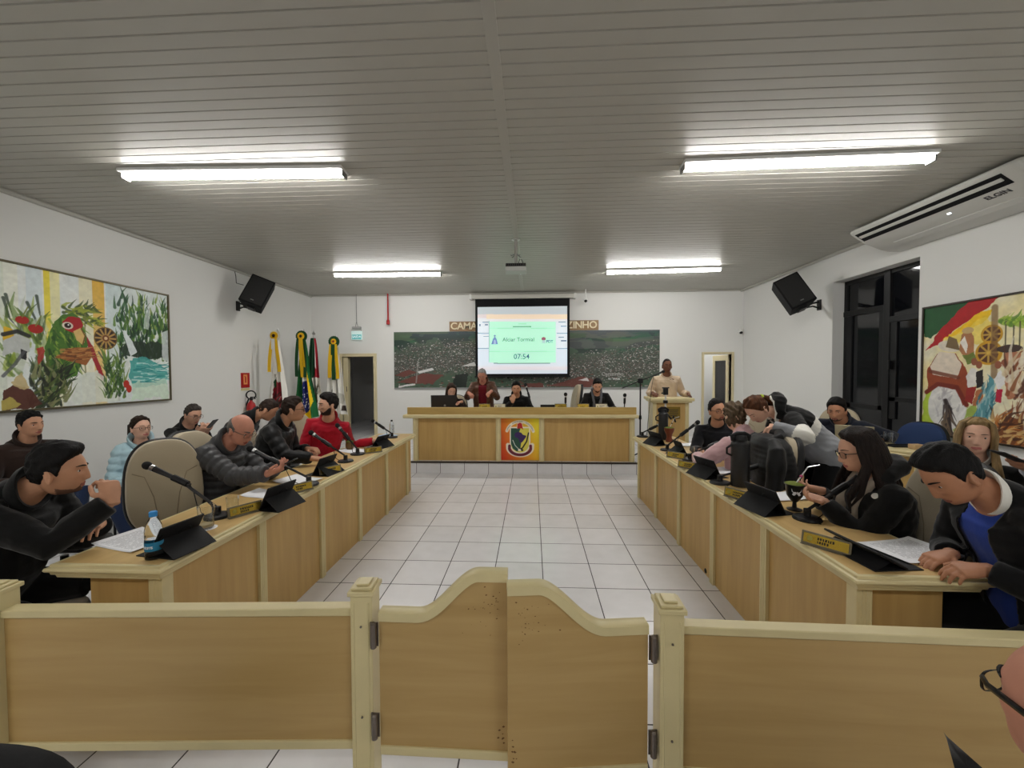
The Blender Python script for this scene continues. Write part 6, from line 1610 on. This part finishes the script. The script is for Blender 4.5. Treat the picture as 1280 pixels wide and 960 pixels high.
def coat_badge(t, k):
    p, n, i, d = on_cloth(t, k, 1094, 620)
    if p is None: return
    M = frame(tuple(n.orthogonal().normalized()), tuple(n.cross(n.orthogonal().normalized())), tuple(n), tuple(p))
    MB().lathe([(.017, -.004), (.017, .003), (.012, .004)], 16, M=M).build('badge', KWHITE, t)
def lanyard(t, k):
    pts = []
    for px, py in ((186, 540), (188, 547), (190, 556)):
        p, n, i, d = on_cloth(t, dict(o=[c for c in t.children if c.name.startswith('shirt')][0]), px, py)
        if p is not None: pts.append(p+n*.006)
    if len(pts) > 1: MB().tube(pts, .008, 8).build('lanyard', KRED, t)
def collar_tip(t, k):
    W2L = (Matrix.Translation(t.location) @ t.rotation_euler.to_matrix().to_4x4()).inverted()
    tip, b1, b2 = (W2L @ at(1182, 919, y=.64), W2L @ at(1200, 985, y=.64), W2L @ at(1262, 990, y=.62))
    nrm = (b1-tip).cross(b2-tip).normalized()*.006
    m = MB(); R = []
    for f in (0, .06, .2, .5, 1.0):
        a, b = tip.lerp(b1, f), tip.lerp(b2, f); c = (a+b)/2+nrm*2.2*f
        R.append([a, c+nrm, b, c-nrm])
    m.rings(R).build('lapel', k['tm'], t, sharp=70)
# ---- left side
person('man in a black coat nearest on the left, fist at his mouth', (-2.375, 1.90, 1.175), (1, .22), lean=18, curve=14, neck=22, head=(24, -4, 0), vox=.0042, skin='warm', brow=HBLACK, belly=.05, s=1.04,
       hair=dict(style='short', m=HBLACK, th=.026, quiff=.012, rough=.003), top=dict(m=KBLACK, t=.030, ta=.030, drop=.14, skirt=True, collar=dict(h=.06, tk=.012, flare=.3), name='coat'), beard=dict(m=mat('stubble_dark', rgb(104, 72, 56), .8), th=.0012),
       R=dict(w=H_(140, 626, 1.93), d=(-.42, .25, .85), n=(-.8, .1, -.4), hw=(.5, -.3, -1.4), curl=1.0, thumb=.9, hs=1.08), L=dict(w=(-2.27, 1.99, .87), d=(.5, -.85, .1), n=(0, 0, -1)))
person('smiling man in a dark brown jacket seated below the wildlife painting', (-4.76, 3.60, 1.185), (1, -.25), lean=4, head=(12, -2, 4), skin='warm', hair=dict(style='short', m=HBLACK, th=.018), top=dict(m=KBROWN, t=.022, collar=CS), bottom=KJEAN)
person('woman in a light blue puffer jacket and glasses by the left wall', (-4.17, 4.10, 1.085), (.75, -.70), lean=2, curve=4, head=(26, 2, 0), fem=1, skin='fair', hair=dict(style='pony', m=HBROWN, th=.012, fall=(0, -.1, -1)), glasses=BLACKP, bottom=KJEAN,
       top=dict(m=KLBLUE, t=.030, ta=.026, puff=(.075, .014), collar=dict(h=.065, tk=.014, flare=.3, gap=.35), open=(.07, -.12, .2), shirt=KBLACK, extra=lanyard))
person('man in a black coat looking down at his phone by the left wall', (-4.06, 4.64, 1.175), (1, -.30), lean=6, curve=10, neck=18, head=(4, -20, 0), skin='light', hair=dict(style='short', m=HSALT, th=.010), glasses=DARKST, top=dict(m=KBLACK, t=.026, collar=CS), bottom=KJEAN, knees=.1,
       R=dict(w=H_(250, 541, 4.42), d=(.5, -.1, .5), n=(-.5, .3, .6), curl=.8), L=dict(w=H_(257, 541, 4.58), d=(.5, -.2, .5), n=(-.5, 0, .7), curl=.8))
person('bald man with glasses in a dark grey puffer jacket at the left desk', (-2.26, 3.02, 1.225), (1, -.10), lean=15, curve=12, neck=20, head=(0, -26, 0), vox=.0048, skin='ruddy', hair=dict(style='ring', m=HGREY, th=.006, rough=.001), glasses=DARKST, belly=.04, bottom=KJEAN, brow=HGREY,
       top=dict(m=KGREYP, t=.032, ta=.028, puff=(.055, .015), collar=dict(h=.06, tk=.014, flare=.3)),
       R=dict(w=H_(336, 592, 2.86), d=(.85, .25, .35), n=(-.3, .3, .9), curl=.8, e=(.35, -.3, -1.6)), L=dict(w=H_(344, 586, 3.08), d=(.8, -.3, .3), n=(-.2, -.2, .9), curl=.8))
person('man in black bending forward in front of the flags', (-2.98, 4.42, 1.25), (1, .35), lean=28, curve=14, neck=20, head=(10, -36, 0), skin='warm', hair=dict(style='short', m=HBROWN, th=.008), top=dict(m=KBLACK, t=.024, collar=CS))
person('man with glasses in a black quilted jacket leaning to the man in red', (-2.34, 3.84, 1.305), (1, .12), lean=14, curve=8, neck=16, head=(24, -2, 0), skin='warm', hair=dict(style='short', m=HBROWN, th=.014, quiff=.005), glasses=BLACKP, belly=.04, bottom=KJEAN,
       top=dict(m=KBLKP, t=.028, ta=.024, puff=(.085, .008), collar=dict(h=.065, tk=.013, flare=.3)),
       R=dict(w=H_(392, 573, 3.62), d=(.95, .2, -.1), n=(0, 0, -1), curl=.25), L=dict(w=H_(385, 561, 3.95), d=(.9, -.2, 0), n=(0, 0, -1)))
person('bearded man in a red shirt with his arm stretched over the left desk', (-2.21, 4.30, 1.315), (.28, -1), lean=6, curve=4, side=-10, neck=14, head=(-62, -4, 0), skin='light', hair=dict(style='short', m=HDARK, th=.020, quiff=.012), beard=dict(m=mat('beard_brown', rgb(42, 30, 25), .8), th=.0031), bottom=KJEAN,
       top=dict(m=KRED, t=.016, wr=.005, name='shirt', collar=dict(h=.03, tk=.006, flare=.35)),
       L=dict(w=H_(468, 551, 4.62), d=(.9, .2, -.25), n=(0, 0, -1), curl=.2, e=(1, .1, .1)), R=dict(w=(-2.30, 4.02, .84), d=(.7, -.5, 0), n=(0, 0, -1)))
# ---- the presiding bench
person('woman with long brown hair at the laptop on the bench', (-1.45, 7.22, 1.335), (.05, -1), floor=PZ, lean=10, curve=8, neck=16, head=(24, -20, 0), fem=1, skin='light', hair=dict(style='long', m=hairm('chestnut', (62, 44, 32)), th=.014, len=.30), top=dict(m=KBROWN, t=.02, collar=dict(h=.05, m=KBLACK)),
       L=dict(w=H_(577, 502, 7.02), d=(-.5, -.8, -.1), n=(0, 0, -1), curl=.5), R=dict(w=(-1.62, 6.98, 1.02), d=(.2, -.9, 0), n=(0, 0, -1)))
person('grey-haired man standing at the bench in a brown leather jacket', (-.90, 7.30, 1.615), (.02, -1), floor=PZ, sit=False, lean=10, curve=12, neck=22, head=(-4, -34, 0), skin='ruddy', hair=dict(style='receding', m=HWHITE, th=.008), brow=HGREY, belly=.05, bottom=KBLACK, s=.98,
       top=dict(m=KLEATH, t=.028, ta=.022, wr=.006, open=(.075, -.30, .10), straight=True, shirt=KMAROON, collar=dict(h=.05, tk=.01, flare=.4, gap=.4)),
       R=dict(w=H_(586, 491, 7.12), d=(.6, -.5, -.5), n=(.2, 0, -1), curl=.8), L=dict(w=H_(614, 489, 7.12), d=(-.5, -.5, -.5), n=(-.2, 0, -1), curl=.8))
person('dark-haired man in black covering his mouth at the bench', (-.28, 7.22, 1.375), (0, -1), floor=PZ, lean=10, curve=10, neck=14, head=(2, -12, 0), skin='warm', hair=dict(style='short', m=HBLACK, th=.018, quiff=.01), top=dict(m=KBLACK, t=.02, collar=CS),
       R=dict(w=H_(641, 502, 7.03), d=(.12, .35, .9), n=(.1, .9, -.2), hw=(-.8, .0, -1), curl=.35), L=dict(w=(-.02, 6.99, 1.02), d=(-.8, -.3, 0), n=(0, 0, -1)))
person('bearded man in black with a grey scarf looking down at the bench', (1.16, 7.24, 1.425), (0, -1), floor=PZ, lean=10, curve=10, neck=20, head=(-6, -30, 0), skin='light', hair=dict(style='short', m=HBLACK, th=.018), beard=dict(m=HDARK, th=.004), scarf=cloth('grey_scarf', (96, 98, 104)), top=dict(m=KBLACK, t=.022),
       R=dict(w=(.92, 7.0, 1.025), d=(.5, -.8, 0), n=(0, 0, -1)), L=dict(w=(1.42, 7.0, 1.025), d=(-.5, -.8, 0), n=(0, 0, -1)))
person('man in a cream sweater speaking at the lectern', (2.39, 7.30, 1.765), (-.12, -1), floor=PZ, sit=False, lean=2, curve=3, neck=8, head=(4, -2, 0), skin='brown', hair=dict(style='receding', m=HBLACK, th=.004, rough=.001), brow=HBLACK, bottom=KNAVY, s=1.02, belly=.02,
       top=dict(m=KCREAM, t=.022, ta=.022, wr=.006, name='sweater', collar=dict(h=.03, tk=.008, flare=.2)),
       L=dict(w=(2.70, 7.12, 1.27), d=(.15, -.8, -.5), n=(-.6, 0, -.5), curl=.7, e=(-.45, -.3, -1)), R=dict(w=(2.10, 7.16, 1.29), d=(.1, -.9, -.2), n=(.2, 0, -1), curl=.5, e=(.45, -.3, -1)))
# ---- right side
person('man with glasses in a black sweater at the far right desk', (1.99, 4.46, 1.245), (-.55, -.85), lean=4, curve=4, neck=10, head=(40, -2, 8), skin='warm', hair=dict(style='short', m=HDARK, th=.010), glasses=BLACKP, belly=.02, beard=dict(m=mat('stubble_grey', rgb(112, 84, 70), .8), th=.0015),
       top=dict(m=cloth('midnight', (18, 19, 26)), t=.020, name='sweater', collar=dict(h=.035, tk=.008, flare=.2)),
       R=dict(w=(1.72, 4.20, .845), d=(-.2, -.9, -.05), n=(0, 0, -1)), L=dict(w=(1.98, 4.06, .85), d=(-.6, -.6, 0), n=(0, 0, -1)))
person('woman in a pink sweater seen from behind, turned to the man in glasses', (1.84, 3.76, 1.235), (-.28, 1), lean=12, curve=8, neck=12, head=(-22, -4, 0), fem=1, belly=.05, s=1.04, hs=.94, skin='fair', eyes=True, hair=dict(style='curl', m=HMIX, th=.026, rough=.014, freq=190, lift=.0), top=dict(m=KPINK, t=.034, ta=.03, name='sweater', wr=.006, collar=dict(h=.03)),
       L=dict(w=(1.56, 3.86, .86), d=(.1, .9, 0), n=(0, 0, -1), e=(-1, -.2, -.6)), R=dict(w=(1.82, 4.05, .86), d=(-.7, .4, 0), n=(0, 0, -1)))
def hoodie_paint(c, arms, sh, k):
    idx = np.zeros(len(c), int); idx[k['h'] < .02] = 1; idx[k['h'] < -.06] = 2
    for sd in (1, -1):
        el, wr = arms[sd][0], arms[sd][1]; S = np.array(sh[sd]); E = np.array(el); Wd = np.array(wr)
        u1 = ((c-S) @ (E-S))/((E-S) @ (E-S)); d1_ = np.linalg.norm(c-S-np.clip(u1, 0, 1)[:, None]*(E-S), axis=1)
        u2 = ((c-E) @ (Wd-E))/((Wd-E) @ (Wd-E)); d2_ = np.linalg.norm(c-E-np.clip(u2, 0, 1)[:, None]*(Wd-E), axis=1)
        near = np.minimum(d1_, d2_) < .085; up = d1_ < d2_
        a_ = near & up & (u1 > .15); idx[a_ & (u1 < .62)] = 0; idx[a_ & (u1 >= .62)] = 1
        b_ = near & ~up & (u1 > .3); idx[b_ & (u2 < .35)] = 1; idx[b_ & (u2 >= .35)] = 2
    return idx, [KWHITE, KGREY]
def hood_extra(t, k):
    h0 = k['p2']+k['d3']*.01; ln, fn, d3 = k['ln'], k['fn'], k['d3']
    m = MB(); m.tube([h0+ln*.06+fn*.07, h0+ln*.10+d3*.02, h0+ln*.07-fn*.09+d3*.04, h0-fn*.12+d3*.045, h0-ln*.07-fn*.09+d3*.04, h0-ln*.10+d3*.02, h0-ln*.06+fn*.07], [.016, .022, .028, .03, .028, .022, .016], 10, flat=.8)
    m.build('hood_lining', KWHITE, t)
    MB().tube([h0+ln*.05+fn*.08, h0+ln*.055+fn*.10-k['d2']*.12, h0+ln*.05+fn*.12-k['d2']*.24], .006, 8).build('drawstring', KWHITE, t)
person('ponytailed woman bending over in a black, white and grey hoodie', (1.95, 3.60, 1.335), (-1, .12), sit=False, s=.97, lean=42, curve=14, neck=22, head=(12, -52, 0), fem=1, skin='fair', hair=dict(style='pony', m=HAUB, th=.012, tie=1, fall=(0, -.55, -.75)), bottom=KBLACK, legs={1: (.10, -.05, .085), -1: (-.10, .10, .085)},
       top=dict(m=cloth('hoodie_black', (15, 15, 16)), t=.026, ta=.022, wr=.005, name='hoodie', hood=True, paint=hoodie_paint, extra=hood_extra),
       L=dict(w=H_(965, 533, 3.36), d=(-.35, -.15, -.85), n=(-.6, .6, -.3), curl=.25, spread=.5, hw=(.5, -.8, -.3)), R=dict(w=(1.95, 3.80, 1.02), d=(-.8, .3, -.3), n=(0, 0, -1)))
person('man in navy working at the silver laptop by the window', (3.50, 4.82, 1.21), (-.80, -.60), s=1.08, lean=18, curve=12, neck=18, head=(4, -14, 0), skin='tan', hair=dict(style='short', m=HBLACK, th=.026, rough=.004), top=dict(m=KNAVY, t=.024, collar=CS), beard=dict(m=mat('stubble_mid', rgb(70, 48, 38), .8), th=.001),
       R=dict(w=on_table(.24, .16, .90), d=(.2, -.9, -.1), n=(0, 0, -1), curl=.5, e=(1, -.1, -.5)), L=dict(w=on_table(.70, .24, .90), d=(-.9, -.3, 0), n=(0, 0, -1), curl=.4, e=(-1, -.1, -.5)))
person('woman with long dark hair and glasses in a black coat at the right desk', (1.86, 2.38, 1.205), (-1, .14), lean=3, curve=5, neck=18, head=(-6, -14, 0), fem=1, vox=.0048, skin='light', glasses=BLACKP, scarf=KTAUPE, hair=dict(style='long', m=hairm('dark_brown', (34, 25, 21)), th=.018, len=.26, n=40),
       top=dict(m=KBLACK, t=.022, ta=.022, name='coat', hood=True, puff=(.12, .006), extra=coat_badge),
       R=dict(w=H_(1026, 613, 2.52), d=(-.85, .1, .15), n=(.0, .5, .8), curl=.7, hw=(.3, .5, -1)), L=dict(w=H_(1028, 625, 2.40), d=(-.85, .1, .2), n=(.1, -.3, .8), curl=.7, hw=(.4, -.5, -1)))
person('man in a black blazer over a blue sweater reading at the near right desk', (1.775, 1.79, 1.222), (-1, .16), lean=16, curve=12, neck=30, head=(-2, -42, 4), vox=.0042, skin='tan', s=1.02, brow=HBLACK, hair=dict(style='short', m=HBLACK, th=.020, quiff=.016, rough=.003),
       top=dict(m=cloth('blazer_black', (15, 15, 17), .9), t=.026, ta=.020, name='blazer', open=(.072, -.30, .12), straight=True, shirt=KBLUE, shirt_name='sweater', collar=dict(m=KWHITE, h=.045, tk=.006, flare=.3, r=.066, gap=.25)),
       R=dict(w=at(1188, 693, z=.85), d=(-.85, -.1, -.15), n=(.1, 0, -1), curl=.4, hw=(.3, .6, -1)), L=dict(w=at(1232, 712, z=.855), d=(-.9, .1, -.1), n=(0, .2, -1), curl=.5, hw=(.3, -.6, -.8)))
person('blonde long-haired woman in black facing the camera by the right painting', (2.98, 2.86, 1.215), (-.75, -.80), lean=2, curve=2, neck=8, head=(2, 0, -3), fem=1, vox=.0055, skin='fair', hair=dict(style='long', m=HBLOND, th=.010, len=.36, n=46, front=124), bottom=KLJEAN, top=dict(m=KBLACK, t=.022, open=(.055, .02, .2), shirt=KWHITE, collar=dict(m=KWHITE, h=.05, tk=.008, flare=.05, r=.06)))
person('person in light grey sleeves holding a phone at the right edge', (3.32, 2.55, 1.20), (-.9, -.5), lean=10, curve=8, neck=14, head=(0, -20, 0), fem=1, skin='tan', hair=dict(style='long', m=HBROWN, th=.014, len=.3), bottom=KJEAN, top=dict(m=cloth('pale_grey', (178, 180, 188)), t=.022, name='sweater'),
       R=dict(w=H_(1281, 585, 2.38), d=(-.8, -.1, .25), n=(.2, .0, .9), curl=.5), L=dict(w=H_(1284, 582, 2.28), d=(-.85, .1, .25), n=(.1, .0, .9), curl=.6))
person('bald man with black glasses cut off by the lower right corner', (.862, .655, 1.105), (-.02, 1), lean=8, curve=6, neck=12, head=(0, -2, 0), vox=.0042, skin='ruddy', glasses=mat('frame_black_gloss', (.012, .012, .012), .15), hair=dict(style='ring', m=HSALT, th=.005, rough=.001), top=dict(m=KBLACK, t=.024, name='coat', extra=collar_tip, collar=dict(h=.06, tk=.01, flare=.4, gap=.3)))
# ---- things they hold, and the coat on the chair
def phone(label, loc, x, z):
    x = Vector(x).normalized(); z = Vector(z); z = (z-z.dot(x)*x).normalized(); y = z.cross(x)
    t = thing('smartphone', label, 'phone', (0, 0, 0)); t.matrix_world = frame(x, y, z, loc)
    MB().box(-.075, .075, -.037, .037, -.004, .004).build('case', BLACKP, t, .003)
    MB().box(-.071, .071, -.033, .033, .004, .0046).build('screen', mat('phone_screen', (.05, .06, .08), .1, emit=.3), t); return t
phone('black phone in the hands of the man in black by the left wall', H_(265, 530, 4.45), (.6, -.1, .55), (-.5, 0, .7))
phone('dark phone in the hands of the man in the grey puffer jacket', H_(358, 579, 2.93), (.8, .1, .35), (-.3, 0, .9))
phone('black phone in the hands of the person in grey sleeves', H_(1262, 571, 2.33), (-.8, 0, .35), (.3, 0, .9))
t = thing('draped_coat', 'black puffer coat hung over the chair behind the large thermos', 'coat', (1.70, 3.30, 0), face(-1, .1))
m = MB(); R_ = []
for z, w2, d2_ in ((.46, .30, .17), (.60, .31, .165), (.80, .29, .15), (.98, .265, .13), (1.06, .235, .115), (1.11, .19, .10), (1.145, .13, .075), (1.165, .06, .04)):
    R_.append([Vector((x, y-.16, z)) for x, y in superel(28, w2, d2_, 3)])
D_ = []
for i in range(len(R_)-1):
    n = max(1, int((R_[i+1][0].z-R_[i][0].z)/.01))
    for j in range(n):
        q_ = j/n; z_ = R_[i][0].z*(1-q_)+R_[i+1][0].z*q_; a_ = .012*(abs(math.sin(PI*z_/.075))-.5)
        D_.append([a.lerp(b, q_)*1+Vector((math.copysign(a_, a.x), math.copysign(a_, a.y+.16), 0)) for a, b in zip(R_[i], R_[i+1])])
D_.append(R_[-1]); m.rings(D_)
for sd in (1, -1): m.tube([(sd*.14, -.14, 1.12), (sd*.23, -.12, 1.06), (sd*.28, -.10, .92), (sd*.30, -.07, .66), (sd*.30, -.06, .50)], [.04, .06, .062, .058, .05], 12)
me = remesh(m, .009, 2); co = co_of(me); no = no_of(me); set_co(me, co+no*(.006*wob(co, 32, 4))[:, None]); set_mats(me, np.zeros(len(me.polygons), int), [KBLKP]); link('coat_body', me, t)
m = MB(); m.tube([(.12, -.10, 1.10), (.10, -.20, 1.15), (0, -.25, 1.165), (-.10, -.20, 1.15), (-.12, -.10, 1.10)], [.02, .035, .042, .035, .02], 12); me = remesh(m, .008, 3); set_mats(me, np.zeros(len(me.polygons), int), [KBLKP]); link('collar', me, t)
bpy.data.scenes.remove(TMP)
